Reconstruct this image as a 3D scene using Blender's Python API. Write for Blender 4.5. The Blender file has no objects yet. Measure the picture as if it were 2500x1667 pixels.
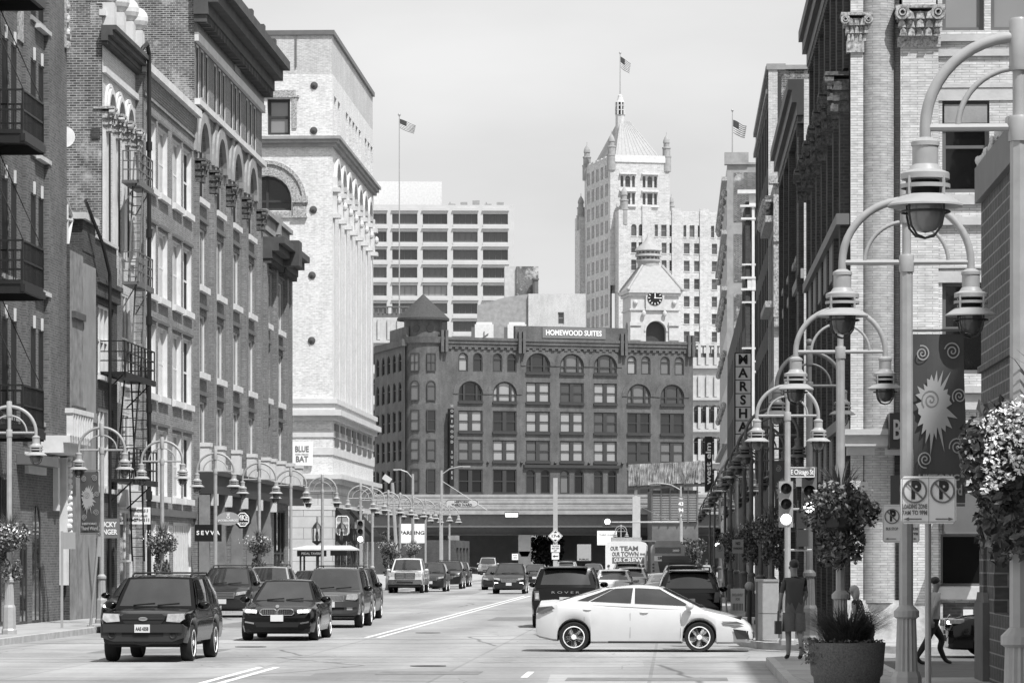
import bpy, math, random
import numpy as np
from mathutils import Matrix, Vector
R = math.radians
scene = bpy.context.scene
COL = scene.collection
random.seed(7)
# ------------------------------------------------------------------ camera, sky, sun, exposure
FPX, HZ, CZ = 8500.0, 1358.0, 2.05          # focal length and horizon row of the 2500 px photograph, eye height
T = 0.04647                                 # the street runs 2.7 degrees to the right of the view axis
ST = math.atan(T)
cam_d = bpy.data.cameras.new('camera'); cam = bpy.data.objects.new('camera', cam_d); COL.objects.link(cam)
cam.location = (0, 0, CZ); cam.rotation_euler = (R(90), 0, 0)
cam_d.sensor_width = 36; cam_d.lens = FPX/2500*36; cam_d.shift_y = (HZ-833.5)/2500
cam_d.clip_start = 0.5; cam_d.clip_end = 6000
scene.camera = cam
SUN_AZ, SUN_EL = R(36), R(58)               # to the right of straight behind the camera
w = bpy.data.worlds.new('World'); scene.world = w; w.use_nodes = True
nt = w.node_tree; nt.nodes.clear()
sky = nt.nodes.new('ShaderNodeTexSky'); sky.sky_type = 'NISHITA'; sky.sun_disc = False
sky.sun_elevation = SUN_EL; sky.sun_rotation = math.pi-SUN_AZ; sky.dust_density = 3.0; sky.air_density = 1.0
bw = nt.nodes.new('ShaderNodeRGBToBW'); bg = nt.nodes.new('ShaderNodeBackground'); wo = nt.nodes.new('ShaderNodeOutputWorld')
tc = nt.nodes.new('ShaderNodeTexCoord'); mp = nt.nodes.new('ShaderNodeMapping'); mp.inputs['Scale'].default_value = (3, 3, 9)
cn = nt.nodes.new('ShaderNodeTexNoise'); cn.inputs['Scale'].default_value = 2.2; cn.inputs['Detail'].default_value = 5
cr = nt.nodes.new('ShaderNodeMapRange'); cr.inputs[1].default_value = .3; cr.inputs[2].default_value = .75; cr.inputs[3].default_value = 4.6; cr.inputs[4].default_value = 5.9
mx = nt.nodes.new('ShaderNodeMix'); mx.data_type = 'FLOAT'; mx.inputs[0].default_value = .72   # a thin veil of high cloud over the clear sky
nt.links.new(sky.outputs[0], bw.inputs[0]); nt.links.new(tc.outputs['Generated'], mp.inputs[0]); nt.links.new(mp.outputs[0], cn.inputs[0])
nt.links.new(cn.outputs[0], cr.inputs[0]); nt.links.new(bw.outputs[0], mx.inputs[2]); nt.links.new(cr.outputs[0], mx.inputs[3])
nt.links.new(mx.outputs[0], bg.inputs[0]); nt.links.new(bg.outputs[0], wo.inputs[0]); bg.inputs[1].default_value = 0.138
sl = bpy.data.lights.new('sun', 'SUN'); sl.energy = 4.8; sl.angle = R(.53); sun = bpy.data.objects.new('sun', sl); COL.objects.link(sun)
sv = Vector((math.sin(SUN_AZ)*math.cos(SUN_EL), -math.cos(SUN_AZ)*math.cos(SUN_EL), math.sin(SUN_EL)))
sun.rotation_euler = sv.to_track_quat('Z', 'Y').to_euler(); sun.location = sv*400
scene.view_settings.view_transform = 'Standard'; scene.view_settings.look = 'None'; scene.view_settings.exposure = 0.3; scene.view_settings.gamma = 1
scene.render.engine = 'CYCLES'
scene.cycles.max_bounces = 5; scene.cycles.diffuse_bounces = 3; scene.cycles.glossy_bounces = 3; scene.cycles.transmission_bounces = 2; scene.cycles.volume_bounces = 0
scene.cycles.use_denoising = True

# ------------------------------------------------------------------ measuring: the street frame and photo rows
OL, OR = -18.3, 4.0                         # the two building lines, metres from the line under the camera
def YL(px, o=OL): return FPX*o/(px-1645)    # distance down the street of a point seen on a building line
def YR(px, o=OR): return FPX*o/(px-1645)
def Z(py, Y): return CZ+(HZ-py)*Y/FPX
def X(px, Y): return (px-1250)*Y/FPX
def SW(o, Y): return o+T*Y                  # street offset -> world x

# ------------------------------------------------------------------ materials (black and white photograph: greys only)
MATS = {}; ALB = .78       # overall albedo trim: black and white film tone
def newmat(name):
    m = bpy.data.materials.new(name); m.use_nodes = True; MATS[name] = m
    n = m.node_tree.nodes; return m, m.node_tree, n['Principled BSDF']
def g4(v): return (v, v, v, 1)
def plain(name, v, rough=.6, metal=0, var=.12, scale=3.0, spec=.4, coat=0):
    m, t, b = newmat(name); N = t.nodes.new; L = t.links.new
    b.inputs['Roughness'].default_value = rough; b.inputs['Metallic'].default_value = metal
    b.inputs['Specular IOR Level'].default_value = spec; b.inputs['Coat Weight'].default_value = coat
    if var:
        c = N('ShaderNodeTexCoord'); n = N('ShaderNodeTexNoise'); n.inputs['Scale'].default_value = scale; n.inputs['Detail'].default_value = 6
        r = N('ShaderNodeMapRange'); r.inputs[1].default_value = .25; r.inputs[2].default_value = .75
        v *= ALB; r.inputs[3].default_value = v*(1-var); r.inputs[4].default_value = v*(1+var)
        L(c.outputs['Object'], n.inputs[0]); L(n.outputs[0], r.inputs[0]); L(r.outputs[0], b.inputs['Base Color'])
    else: b.inputs['Base Color'].default_value = g4(v)
    return m
def brick(name, c1, c2, mortar, bw_=.23, rh=.075, ms=.01, dirt=.3, dscale=.35, bump=.35, rough=.85, patch=0):
    m, t, b = newmat(name); N = t.nodes.new; L = t.links.new; c1 *= ALB; c2 *= ALB; mortar *= ALB
    uv = N('ShaderNodeTexCoord'); br = N('ShaderNodeTexBrick'); br.inputs['Scale'].default_value = 1
    br.inputs['Brick Width'].default_value = bw_; br.inputs['Row Height'].default_value = rh; br.inputs['Mortar Size'].default_value = ms
    br.inputs['Color1'].default_value = g4(c1); br.inputs['Color2'].default_value = g4(c2); br.inputs['Mortar'].default_value = g4(mortar); br.inputs['Bias'].default_value = 0
    L(uv.outputs['UV'], br.inputs[0])
    n = N('ShaderNodeTexNoise'); n.inputs['Scale'].default_value = dscale; n.inputs['Detail'].default_value = 8; n.inputs['Roughness'].default_value = .65
    L(uv.outputs['Object'], n.inputs[0])
    r = N('ShaderNodeMapRange'); r.inputs[1].default_value = .3; r.inputs[2].default_value = .7; r.inputs[3].default_value = 1-dirt; r.inputs[4].default_value = 1+dirt
    L(n.outputs[0], r.inputs[0])
    n2 = N('ShaderNodeTexNoise'); n2.inputs['Scale'].default_value = 5.5; n2.inputs['Detail'].default_value = 3; mpn = N('ShaderNodeMapping'); mpn.inputs['Scale'].default_value = (1, 1, 3)
    L(uv.outputs['Object'], mpn.inputs[0]); L(mpn.outputs[0], n2.inputs[0])
    r2 = N('ShaderNodeMapRange'); r2.inputs[1].default_value = .3; r2.inputs[2].default_value = .7; r2.inputs[3].default_value = .82; r2.inputs[4].default_value = 1.18; L(n2.outputs[0], r2.inputs[0])
    n4 = N('ShaderNodeTexNoise'); n4.inputs['Scale'].default_value = 1.6; n4.inputs['Detail'].default_value = 7; n4.inputs['Roughness'].default_value = .7; mp4 = N('ShaderNodeMapping'); mp4.inputs['Scale'].default_value = (1, 1, .16)
    L(uv.outputs['Object'], mp4.inputs[0]); L(mp4.outputs[0], n4.inputs[0]); r4 = N('ShaderNodeMapRange'); r4.inputs[1].default_value = .35; r4.inputs[2].default_value = .62; r4.inputs[3].default_value = 1-dirt*.7; r4.inputs[4].default_value = 1.06; L(n4.outputs[0], r4.inputs[0])
    m4 = N('ShaderNodeMath'); m4.operation = 'MULTIPLY'; L(r2.outputs[0], m4.inputs[0]); L(r4.outputs[0], m4.inputs[1])
    mm = N('ShaderNodeMath'); mm.operation = 'MULTIPLY'; L(r.outputs[0], mm.inputs[0]); L(m4.outputs[0], mm.inputs[1])
    mu = N('ShaderNodeMix'); mu.data_type = 'RGBA'; mu.blend_type = 'MULTIPLY'; mu.inputs[0].default_value = 1
    L(br.outputs['Color'], mu.inputs[6]); L(mm.outputs[0], mu.inputs[7])
    out = mu.outputs[2]
    if patch:       # weathered paint and efflorescence patches
        n3 = N('ShaderNodeTexNoise'); n3.inputs['Scale'].default_value = .55; n3.inputs['Detail'].default_value = 9; n3.inputs['Roughness'].default_value = .7
        L(uv.outputs['Object'], n3.inputs[0]); r3 = N('ShaderNodeMapRange'); r3.inputs[1].default_value = .53; r3.inputs[2].default_value = .64; L(n3.outputs[0], r3.inputs[0])
        m2 = N('ShaderNodeMix'); m2.data_type = 'RGBA'; L(r3.outputs[0], m2.inputs[0]); L(out, m2.inputs[6]); m2.inputs[7].default_value = g4(patch); out = m2.outputs[2]
    L(out, b.inputs['Base Color']); b.inputs['Roughness'].default_value = rough; b.inputs['Specular IOR Level'].default_value = .25
    bp = N('ShaderNodeBump'); bp.inputs['Strength'].default_value = bump; bp.inputs['Distance'].default_value = .012; bp.invert = True
    L(br.outputs['Fac'], bp.inputs['Height']); L(bp.outputs[0], b.inputs['Normal'])
    return m
def stone(name, v, var=.2, scale=1.5, rough=.8, course=0, joint=.6):
    m, t, b = newmat(name); N = t.nodes.new; L = t.links.new
    v *= ALB; c = N('ShaderNodeTexCoord'); n = N('ShaderNodeTexNoise'); n.inputs['Scale'].default_value = scale; n.inputs['Detail'].default_value = 9; n.inputs['Roughness'].default_value = .65
    r = N('ShaderNodeMapRange'); r.inputs[1].default_value = .3; r.inputs[2].default_value = .7; r.inputs[3].default_value = v*(1-var); r.inputs[4].default_value = min(.95, v*(1+var))
    L(c.outputs['Object'], n.inputs[0]); L(n.outputs[0], r.inputs[0]); out = r.outputs[0]
    if course:
        br = N('ShaderNodeTexBrick'); br.inputs['Brick Width'].default_value = course*2.6; br.inputs['Row Height'].default_value = course; br.inputs['Mortar Size'].default_value = .018; br.inputs['Scale'].default_value = 1
        br.inputs['Color1'].default_value = g4(1); br.inputs['Color2'].default_value = g4(.9); br.inputs['Mortar'].default_value = g4(joint); L(c.outputs['UV'], br.inputs[0])
        mu = N('ShaderNodeMath'); mu.operation = 'MULTIPLY'; L(out, mu.inputs[0]); L(br.outputs['Color'], mu.inputs[1]); out = mu.outputs[0]
    L(out, b.inputs['Base Color']); b.inputs['Roughness'].default_value = rough; b.inputs['Specular IOR Level'].default_value = .25
    n2 = N('ShaderNodeTexNoise'); n2.inputs['Scale'].default_value = 14; n2.inputs['Detail'].default_value = 6; L(c.outputs['Object'], n2.inputs[0])
    bp = N('ShaderNodeBump'); bp.inputs['Strength'].default_value = .25; bp.inputs['Distance'].default_value = .02; L(n2.outputs[0], bp.inputs['Height']); L(bp.outputs[0], b.inputs['Normal'])
    return m
def glass(name, v, rough=.06, spec=.5, folds=0):
    m, t, b = newmat(name); N = t.nodes.new; L = t.links.new
    b.inputs['Roughness'].default_value = rough; b.inputs['Specular IOR Level'].default_value = spec; b.inputs['Coat Weight'].default_value = .6; b.inputs['Coat Roughness'].default_value = .03
    c = N('ShaderNodeTexCoord')
    if folds:       # curtains hanging just behind the pane
        wv = N('ShaderNodeTexWave'); wv.inputs['Scale'].default_value = folds; wv.inputs['Distortion'].default_value = 2.5; wv.inputs['Detail'].default_value = 2
        r = N('ShaderNodeMapRange'); r.inputs[3].default_value = v*.72; r.inputs[4].default_value = v*1.2; L(c.outputs['Object'], wv.inputs[0]); L(wv.outputs[0], r.inputs[0]); L(r.outputs[0], b.inputs['Base Color'])
    else:
        oi = N('ShaderNodeObjectInfo'); r = N('ShaderNodeMapRange'); r.inputs[3].default_value = v*.5; r.inputs[4].default_value = v*1.5; L(oi.outputs['Random'], r.inputs[0]); L(r.outputs[0], b.inputs['Base Color'])
    n = N('ShaderNodeTexNoise'); n.inputs['Scale'].default_value = 1.3; bp = N('ShaderNodeBump'); bp.inputs['Strength'].default_value = .08; bp.inputs['Distance'].default_value = .05
    L(c.outputs['Object'], n.inputs[0]); L(n.outputs[0], bp.inputs['Height']); L(bp.outputs[0], b.inputs['Coat Normal'])
    return m
def emit(name, v, s):
    m, t, b = newmat(name); b.inputs['Base Color'].default_value = g4(v); b.inputs['Emission Color'].default_value = g4(1); b.inputs['Emission Strength'].default_value = s; return m
brick('brick_mid', .26, .17, .3, dirt=.2); brick('brick_dark', .085, .05, .12, dirt=.25); brick('brick_old', .2, .07, .46, bw_=.24, rh=.08, ms=.012, dirt=.5, patch=.45); brick('brick_warm', .17, .1, .22, dirt=.25)
brick('brick_pale', .62, .5, .72, dirt=.12); brick('brick_grey', .3, .19, .36, dirt=.2); brick('brick_tower', .84, .66, .86, bw_=.26, rh=.09, dirt=.08, dscale=.6)
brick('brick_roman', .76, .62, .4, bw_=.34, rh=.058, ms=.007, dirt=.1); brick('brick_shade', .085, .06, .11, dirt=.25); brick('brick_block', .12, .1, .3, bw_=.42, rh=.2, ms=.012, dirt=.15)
brick('brick_tan', .64, .47, .66, bw_=.7, rh=.3, ms=.03, dirt=.12, dscale=.12); brick('brick_column', .52, .42, .3, bw_=.34, rh=.058, ms=.007, dirt=.1); brick('brick_hotel', .16, .125, .15, dirt=.3)
brick('brick_patch', .16, .06, .4, dirt=.4, patch=.5)
stone('stone_white', .72, .12); stone('stone_light', .6, .14); stone('stone_mid', .36, .2); stone('stone_dark', .1, .25); stone('stone_band', .72, .1, course=.45, joint=.55)
stone('stone_rock', .58, .4, 3.0); stone('stucco', .3, .22, .8); stone('stucco_rough', .26, .35, 2.2); stone('concrete', .5, .12, 1.0); stone('concrete_dark', .16, .25, 1.0)
stone('concrete_panel', .6, .06, .6); stone('ashlar', .66, .12, course=.6, joint=.45); stone('aggregate', .2, .45, 40); stone('ornament', .42, .85, 13.0); stone('ornament_dark', .12, .8, 13.0)
stone('roofing', .14, .3); stone('metal_roof', .42, .12, 2.0); stone('concrete_deck', .38, .2, 1.0); stone('slate', .07, .3, 5.0)
plain('paint_white', .8, .5); plain('paint_cream', .62, .5); plain('paint_grey', .55, .5); plain('trim_dark', .05, .5); plain('trim_mid', .16, .5); plain('iron', .018, .45, var=.2); plain('black_void', .008, .8, var=0)
plain('sign_white', 1.0, .35, var=.03); plain('sign_black', .012, .35, var=.05); plain('sign_grey', .2, .4, var=.05); plain('sign_mid', .38, .4, var=.05); plain('ink', .02, .5, var=0)
plain('lamp_paint', .42, .38, var=.1, scale=9); plain('lamp_paint_shaded', .13, .45, var=.15, scale=9); plain('lamp_globe', .11, .12, var=.1, coat=.5); plain('lamp_globe_clear', .26, .15, var=.1, coat=.5)  # the darker lamp paint carries the shade on the right-hand row
plain('steel', .5, .35, metal=.8); plain('galvanised', .45, .45, metal=.3); plain('foil', .55, .25, metal=.75, var=.55, scale=1.5)
glass('glass_dark', .016); glass('glass_black', .006, spec=.25); glass('glass_mid', .07); glass('glass_curtain', .29, folds=3.5); glass('glass_sheer', .14, folds=5); glass('glass_blind', .62, rough=.3); glass('glass_shade', .2)
plain('canvas_dark', .08, .85); plain('canvas_black', .012, .85); plain('canvas_grey', .3, .85)
emit('signal_on', 1, 6.0); emit('headlamp_on', .9, 2.5); plain('signal_off', .015, .2, var=0)

# ------------------------------------------------------------------ mesh builder
class MB:
    def __init__(s, M=None): s.v = []; s.f = []; s.mi = []; s.M = M or Matrix()
    def add(s, pts, faces, m=0):
        b = len(s.v); M = s.M
        s.v += [tuple(M @ Vector(p)) for p in pts]; s.f += [tuple(i+b for i in f) for f in faces]; s.mi += [m]*len(faces); return s
    def quad(s, a, b, c, d, m=0): return s.add([a, b, c, d], [(0, 1, 2, 3)], m)
    def box(s, x0, y0, z0, x1, y1, z1, m=0):
        return s.add([(x0, y0, z0), (x1, y0, z0), (x1, y1, z0), (x0, y1, z0), (x0, y0, z1), (x1, y0, z1), (x1, y1, z1), (x0, y1, z1)],
                     [(0, 3, 2, 1), (4, 5, 6, 7), (0, 1, 5, 4), (1, 2, 6, 5), (2, 3, 7, 6), (3, 0, 4, 7)], m)
    def cyl(s, p0, p1, r0, r1=None, n=10, m=0, caps=True):
        p0 = Vector(p0); p1 = Vector(p1); r1 = r0 if r1 is None else r1; d = (p1-p0).normalized(); a = d.orthogonal().normalized(); b = d.cross(a)
        pts = [tuple(p+(a*math.cos(t)+b*math.sin(t))*r) for p, r in ((p0, r0), (p1, r1)) for t in [2*math.pi*i/n for i in range(n)]]
        f = [(i, (i+1) % n, n+(i+1) % n, n+i) for i in range(n)]
        if caps: f += [tuple(range(n-1, -1, -1)), tuple(range(n, 2*n))]
        return s.add(pts, f, m)
    def tube(s, pts, r, n=8, m=0, caps=True):
        pts = [Vector(p) for p in pts]; k = len(pts); rs = r if isinstance(r, (list, tuple)) else [r]*k
        d = (pts[1]-pts[0]).normalized(); a = d.orthogonal().normalized(); V = []
        for i, p in enumerate(pts):
            d = ((pts[min(i+1, k-1)]-p).normalized()+(p-pts[max(i-1, 0)]).normalized()).normalized()
            a = (a-d*a.dot(d)).normalized(); b = d.cross(a)
            V += [tuple(p+(a*math.cos(2*math.pi*j/n)+b*math.sin(2*math.pi*j/n))*rs[i]) for j in range(n)]
        f = [(i*n+j, i*n+(j+1) % n, (i+1)*n+(j+1) % n, (i+1)*n+j) for i in range(k-1) for j in range(n)]
        if caps: f += [tuple(range(n-1, -1, -1)), tuple(range((k-1)*n, k*n))]
        return s.add(V, f, m)
    def lathe(s, prof, c=(0, 0, 0), n=16, m=0, a0=0, a1=2*math.pi, caps=True):
        full = abs(a1-a0-2*math.pi) < 1e-6; k = n if full else n+1; V = []
        for r, z in prof: V += [(c[0]+r*math.cos(a0+(a1-a0)*j/n), c[1]+r*math.sin(a0+(a1-a0)*j/n), c[2]+z) for j in range(k)]
        f = [(i*k+j, i*k+(j+1) % k, (i+1)*k+(j+1) % k, (i+1)*k+j) for i in range(len(prof)-1) for j in range(n)]
        if caps and full: f += [tuple(range(k-1, -1, -1)), tuple(range((len(prof)-1)*k, len(prof)*k))]
        return s.add(V, f, m)
    def prism(s, poly, y0, y1, m=0):            # polygon in x,z extruded along y (counter-clockwise seen from -y)
        n = len(poly)
        return s.add([(x, y0, z) for x, z in poly]+[(x, y1, z) for x, z in poly], [tuple(range(n)), tuple(range(2*n-1, n-1, -1))]+[(i, n+i, n+(i+1) % n, (i+1) % n) for i in range(n)], m)
    def slab(s, poly, z0, z1, m=0):             # polygon in x,y (ccw) extruded up
        n = len(poly)
        return s.add([(x, y, z0) for x, y in poly]+[(x, y, z1) for x, y in poly], [tuple(range(n-1, -1, -1)), tuple(range(n, 2*n))]+[(i, (i+1) % n, n+(i+1) % n, n+i) for i in range(n)], m)
    def ball(s, c, r, nu=10, nv=7, m=0):
        rx, ry, rz = r if isinstance(r, (tuple, list)) else (r, r, r); V = []
        for i in range(nv+1):
            t = math.pi*i/nv
            V += [(c[0]+rx*math.sin(t)*math.cos(2*math.pi*j/nu), c[1]+ry*math.sin(t)*math.sin(2*math.pi*j/nu), c[2]-rz*math.cos(t)) for j in range(nu)]
        return s.add(V, [(i*nu+j, i*nu+(j+1) % nu, (i+1)*nu+(j+1) % nu, (i+1)*nu+j) for i in range(nv) for j in range(nu)], m)
    def arch(s, uc, zs, r0, r1, d0, d1, n=12, m=0, a0=0, a1=math.pi):   # half ring standing in the facade plane
        V = []; 
        for i in range(n+1):
            t = a1-(a1-a0)*i/n; c, q = math.cos(t), math.sin(t)
            V += [(uc+r0*c, d0, zs+r0*q), (uc+r1*c, d0, zs+r1*q), (uc+r1*c, d1, zs+r1*q), (uc+r0*c, d1, zs+r0*q)]
        f = [(4*i+a, 4*i+b, 4*i+4+b, 4*i+4+a) for i in range(n) for a, b in ((1, 0), (2, 1), (0, 3))]+[(0, 1, 2, 3), (4*n+3, 4*n+2, 4*n+1, 4*n)]
        return s.add(V, f, m)
    def mesh(s, name, mats, smooth=0):
        me = bpy.data.meshes.new(name); me.from_pydata(s.v, [], s.f); me.update()
        for m in mats: me.materials.append(MATS[m])
        n = len(me.polygons)
        if n:
            me.polygons.foreach_set('material_index', s.mi)
            nor = np.zeros(n*3); me.polygons.foreach_get('normal', nor); ax = np.abs(nor.reshape(-1, 3)).argmax(1)
            lt = np.zeros(n, int); me.polygons.foreach_get('loop_total', lt); axl = np.repeat(ax, lt)
            vi = np.zeros(len(me.loops), int); me.loops.foreach_get('vertex_index', vi); co = np.array(s.v)[vi]
            uv = np.where((axl == 0)[:, None], co[:, [1, 2]], np.where((axl == 1)[:, None], co[:, [0, 2]], co[:, [0, 1]]))
            me.uv_layers.new(name='UVMap').data.foreach_set('uv', uv.ravel())
            if smooth:
                me.polygons.foreach_set('use_smooth', [True]*n); me.set_sharp_from_angle(angle=R(smooth))
        return me
    def build(s, name, mats, parent=None, smooth=0, M=None):
        return inst(name, s.mesh(name, [mats] if isinstance(mats, str) else mats, smooth), parent, M)
def inst(name, me, parent=None, M=None):
    o = bpy.data.objects.new(name, me); COL.objects.link(o); o.parent = parent
    if M is not None: o.matrix_local = M
    return o
def tag(o, label=None, cat=None, group=None, kind=None):
    for k, v in (('label', label), ('category', cat), ('group', group), ('kind', kind)):
        if v: o[k] = v
    return o
def thing(name, label, cat, loc=(0, 0, 0), rz=0, group=None):
    o = bpy.data.objects.new(name, None); o.empty_display_size = .3; COL.objects.link(o); o.location = loc; o.rotation_euler = (0, 0, rz); return tag(o, label, cat, group)
def kids(o): return [c for c in ALLKIDS.get(o.name, [])] if False else list(o.children)
def copy_thing(src, loc, rz=None, label=None, group=None, scale=None):
    r = src.copy(); COL.objects.link(r); r.location = loc
    if rz is not None: r.rotation_euler = (0, 0, rz)
    if scale: r.scale = (scale,)*3
    tag(r, label, None, group)
    for c in src.children:
        d = c.copy(); COL.objects.link(d); d.parent = r
        for q in c.children:
            e = q.copy(); COL.objects.link(e); e.parent = d
    return r
_tx = {}
def text_mesh(s, size, ext, off=0, shear=0):
    k = (s, size, ext, off, shear)
    if k not in _tx:
        cu = bpy.data.curves.new('lettering', 'FONT'); cu.body = s; cu.size = size; cu.extrude = ext; cu.align_x = 'CENTER'; cu.align_y = 'CENTER'; cu.offset = off; cu.shear = shear; cu.resolution_u = 3
        ob = bpy.data.objects.new('lettering', cu); me = ob.to_mesh(); me2 = me.copy(); ob.to_mesh_clear(); bpy.data.objects.remove(ob); bpy.data.curves.remove(cu)
        me2.transform(Matrix.Rotation(R(90), 4, 'X')); _tx[k] = me2
    return _tx[k]
def text(parent, s, u, d, z, size, mat, M=None, ext=.008, off=0, wid=0, rot=0, shear=0, name='lettering'):
    me = text_mesh(s, size, ext, off, shear).copy(); me.materials.clear(); me.materials.append(MATS[mat]); me.name = name
    xs = [v.co.x for v in me.vertices]; w_ = max(xs)-min(xs) if xs else 1; sx = wid/w_ if wid else 1
    L = (M or Matrix()) @ Matrix.Translation((u, d, z)) @ Matrix.Rotation(rot, 4, 'Y') @ Matrix.Diagonal((sx, 1, 1, 1)); me.transform(L)
    return inst(name, me, parent)

# ------------------------------------------------------------------ facades and windows
def MFRONT(x0, y0): return Matrix.Translation((x0, y0, 0))                                   # faces the camera
def MRIGHT(x1, y0): return Matrix(((0, -1, 0, x1), (1, 0, 0, y0), (0, 0, 1, 0), (0, 0, 0, 1)))   # faces right (left side of the street), u runs away
def MLEFT(x0, y1): return Matrix(((0, 1, 0, x0), (-1, 0, 0, y1), (0, 0, 1, 0), (0, 0, 0, 1)))    # faces left (right side of the street), u comes closer
def facade(mb, M, W, z0, H, holes, rec, m=0, mr=1):
    """wall with rectangular or round-headed openings (u0,z0,u1,z1[,arch]) and reveals"""
    old = mb.M; mb.M = M; E = 1e-5
    us = sorted({0, W, *[h[0] for h in holes], *[h[2] for h in holes]}); zs = sorted({z0, H, *[h[1] for h in holes], *[h[3] for h in holes]})
    us = [u for u in us if 0 <= u <= W]; zs = [z for z in zs if z0 <= z <= H]
    for i in range(len(us)-1):
        zc = None
        for j in range(len(zs)-1):
            uc, zm = (us[i]+us[i+1])/2, (zs[j]+zs[j+1])/2
            solid = not any(h[0]-E < uc < h[2]+E and h[1]-E < zm < h[3]+E for h in holes)
            if solid and zc is None: zc = zs[j]
            if not solid and zc is not None: mb.quad((us[i], 0, zc), (us[i+1], 0, zc), (us[i+1], 0, zs[j]), (us[i], 0, zs[j]), m); zc = None
        if zc is not None: mb.quad((us[i], 0, zc), (us[i+1], 0, zc), (us[i+1], 0, H), (us[i], 0, H), m)
    for h in holes:
        u0, a, u1, b = h[:4]; ar = len(h) > 4 and h[4]
        if ar:
            r = (u1-u0)/2; uc = (u0+u1)/2; sp = b-r; n = 10
            P = [(uc-r*math.cos(math.pi*i/n), sp+r*math.sin(math.pi*i/n)) for i in range(n+1)]
            for i in range(n):
                cx = u0 if i < n/2 else u1
                mb.add([(cx, 0, b), (P[i][0], 0, P[i][1]), (P[i+1][0], 0, P[i+1][1])], [(0, 1, 2)], m)
                mb.quad((P[i][0], 0, P[i][1]), (P[i][0], rec, P[i][1]), (P[i+1][0], rec, P[i+1][1]), (P[i+1][0], 0, P[i+1][1]), mr)
            mb.add([(u0, 0, b), (uc, 0, b), (u1, 0, b)], [], m)
        else: sp = b; mb.quad((u0, 0, b), (u0, rec, b), (u1, rec, b), (u1, 0, b), mr)
        mb.quad((u0, 0, a), (u0, rec, a), (u0, rec, sp), (u0, 0, sp), mr)
        mb.quad((u1, 0, a), (u1, 0, sp), (u1, rec, sp), (u1, rec, a), mr)
        mb.quad((u0, 0, a), (u1, 0, a), (u1, rec, a), (u0, rec, a), mr)
    mb.M = old
_win = {}
def window(par, M, h, rec, frame='paint_white', pane='glass_dark', nx=1, nz=2, fw=.06, fd=.06, sill=None, sillm=None, mull=0, head=None, side=0, name='window'):
    """a window set back in an opening: frame with bars and sill, its pane a sub-part; nx lights wide, nz sashes high"""
    u0, z0, u1, z1 = h[:4]; ar = len(h) > 4 and h[4]; w_, hh = round(u1-u0, 3), round(z1-z0, 3)
    k = (w_, hh, ar, rec, frame, nx, nz, fw, fd, sill, sillm, mull, head, side)
    if k not in _win:
        b = MB(); d0, d1 = rec-fd, rec-.004; r = w_/2; sp = hh-r if ar else hh
        b.box(0, d0, 0, fw, d1, sp); b.box(w_-fw, d0, 0, w_, d1, sp); b.box(fw, d0, 0, w_-fw, d1, fw)
        if ar: b.arch(r, sp, r-fw, r, d0, d1)
        else: b.box(fw, d0, hh-fw, w_-fw, d1, hh)
        mw = mull or fw*.8
        for i in range(1, nx):
            u = w_*i/nx; top = hh-fw if not ar else sp+math.sqrt(max(0, (r-fw)**2-(u-r)**2)); b.box(u-mw/2, d0, fw, u+mw/2, d1, top)
        for j in range(1, nz):
            z = sp*j/nz if not ar else (sp*.95 if nz == 2 else sp*j/(nz-1)*.97)
            b.box(fw, d0+.012, z-fw*.4, w_-fw, d1-.003, z+fw*.4)
        if side:      # dark outer casing bars at thirds
            for u in (w_*side, w_*(1-side)): b.box(u-fw*.9, d0-.02, fw, u+fw*.9, d1, hh-fw if not ar else sp+math.sqrt(max(0, (r-fw)**2-(u-r)**2)))
        if sill: b.box(-sill[2] if len(sill) > 2 else -.06, -sill[0], -sill[1], w_+(sill[2] if len(sill) > 2 else .06), rec*.98, -.003, 1)
        if head: b.box(-.1, -head[0], hh+head[2], w_+.1, -.004, hh+head[2]+head[1], 2 if len(head) > 3 else 1)
        p = MB()
        if ar: p.add([(0, rec-.02, 0), (w_, rec-.02, 0)]+[(r+r*math.cos(math.pi*i/12), rec-.02, sp+r*math.sin(math.pi*i/12)) for i in range(13)], [tuple(range(15))])
        else: p.quad((0, rec-.02, 0), (w_, rec-.02, 0), (w_, rec-.02, hh), (0, rec-.02, hh))
        _win[k] = (b.mesh(name, [frame, sillm or frame, head[3] if head and len(head) > 3 else (sillm or frame)]), p)
    fm, p = _win[k]; pk = k+(pane,)
    if pk not in _win: _win[pk] = p.mesh('pane', [pane])
    o = inst(name, fm, par, M @ Matrix.Translation((u0, 0, z0))); inst('pane', _win[pk], o)
    return o
def block(mb, x0, y0, z0, x1, y1, z1, skip='', m=0, mroof=2):
    """plain closed walls and roof of a building; sides named in skip are built as facades instead (f front, r right, l left, b back)"""
    if 'f' not in skip: mb.quad((x0, y0, z0), (x1, y0, z0), (x1, y0, z1), (x0, y0, z1), m)
    if 'b' not in skip: mb.quad((x1, y1, z0), (x0, y1, z0), (x0, y1, z1), (x1, y1, z1), m)
    if 'l' not in skip: mb.quad((x0, y1, z0), (x0, y0, z0), (x0, y0, z1), (x0, y1, z1), m)
    if 'r' not in skip: mb.quad((x1, y0, z0), (x1, y1, z0), (x1, y1, z1), (x1, y0, z1), m)
    mb.quad((x0, y0, z1), (x1, y0, z1), (x1, y1, z1), (x0, y1, z1), mroof)
def at(o, Y, z=0): return (SW(o, Y), Y, z)
def bld(name, label, o, Y, cat='building'): return thing(name, label, cat, at(o, Y), -ST)
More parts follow.
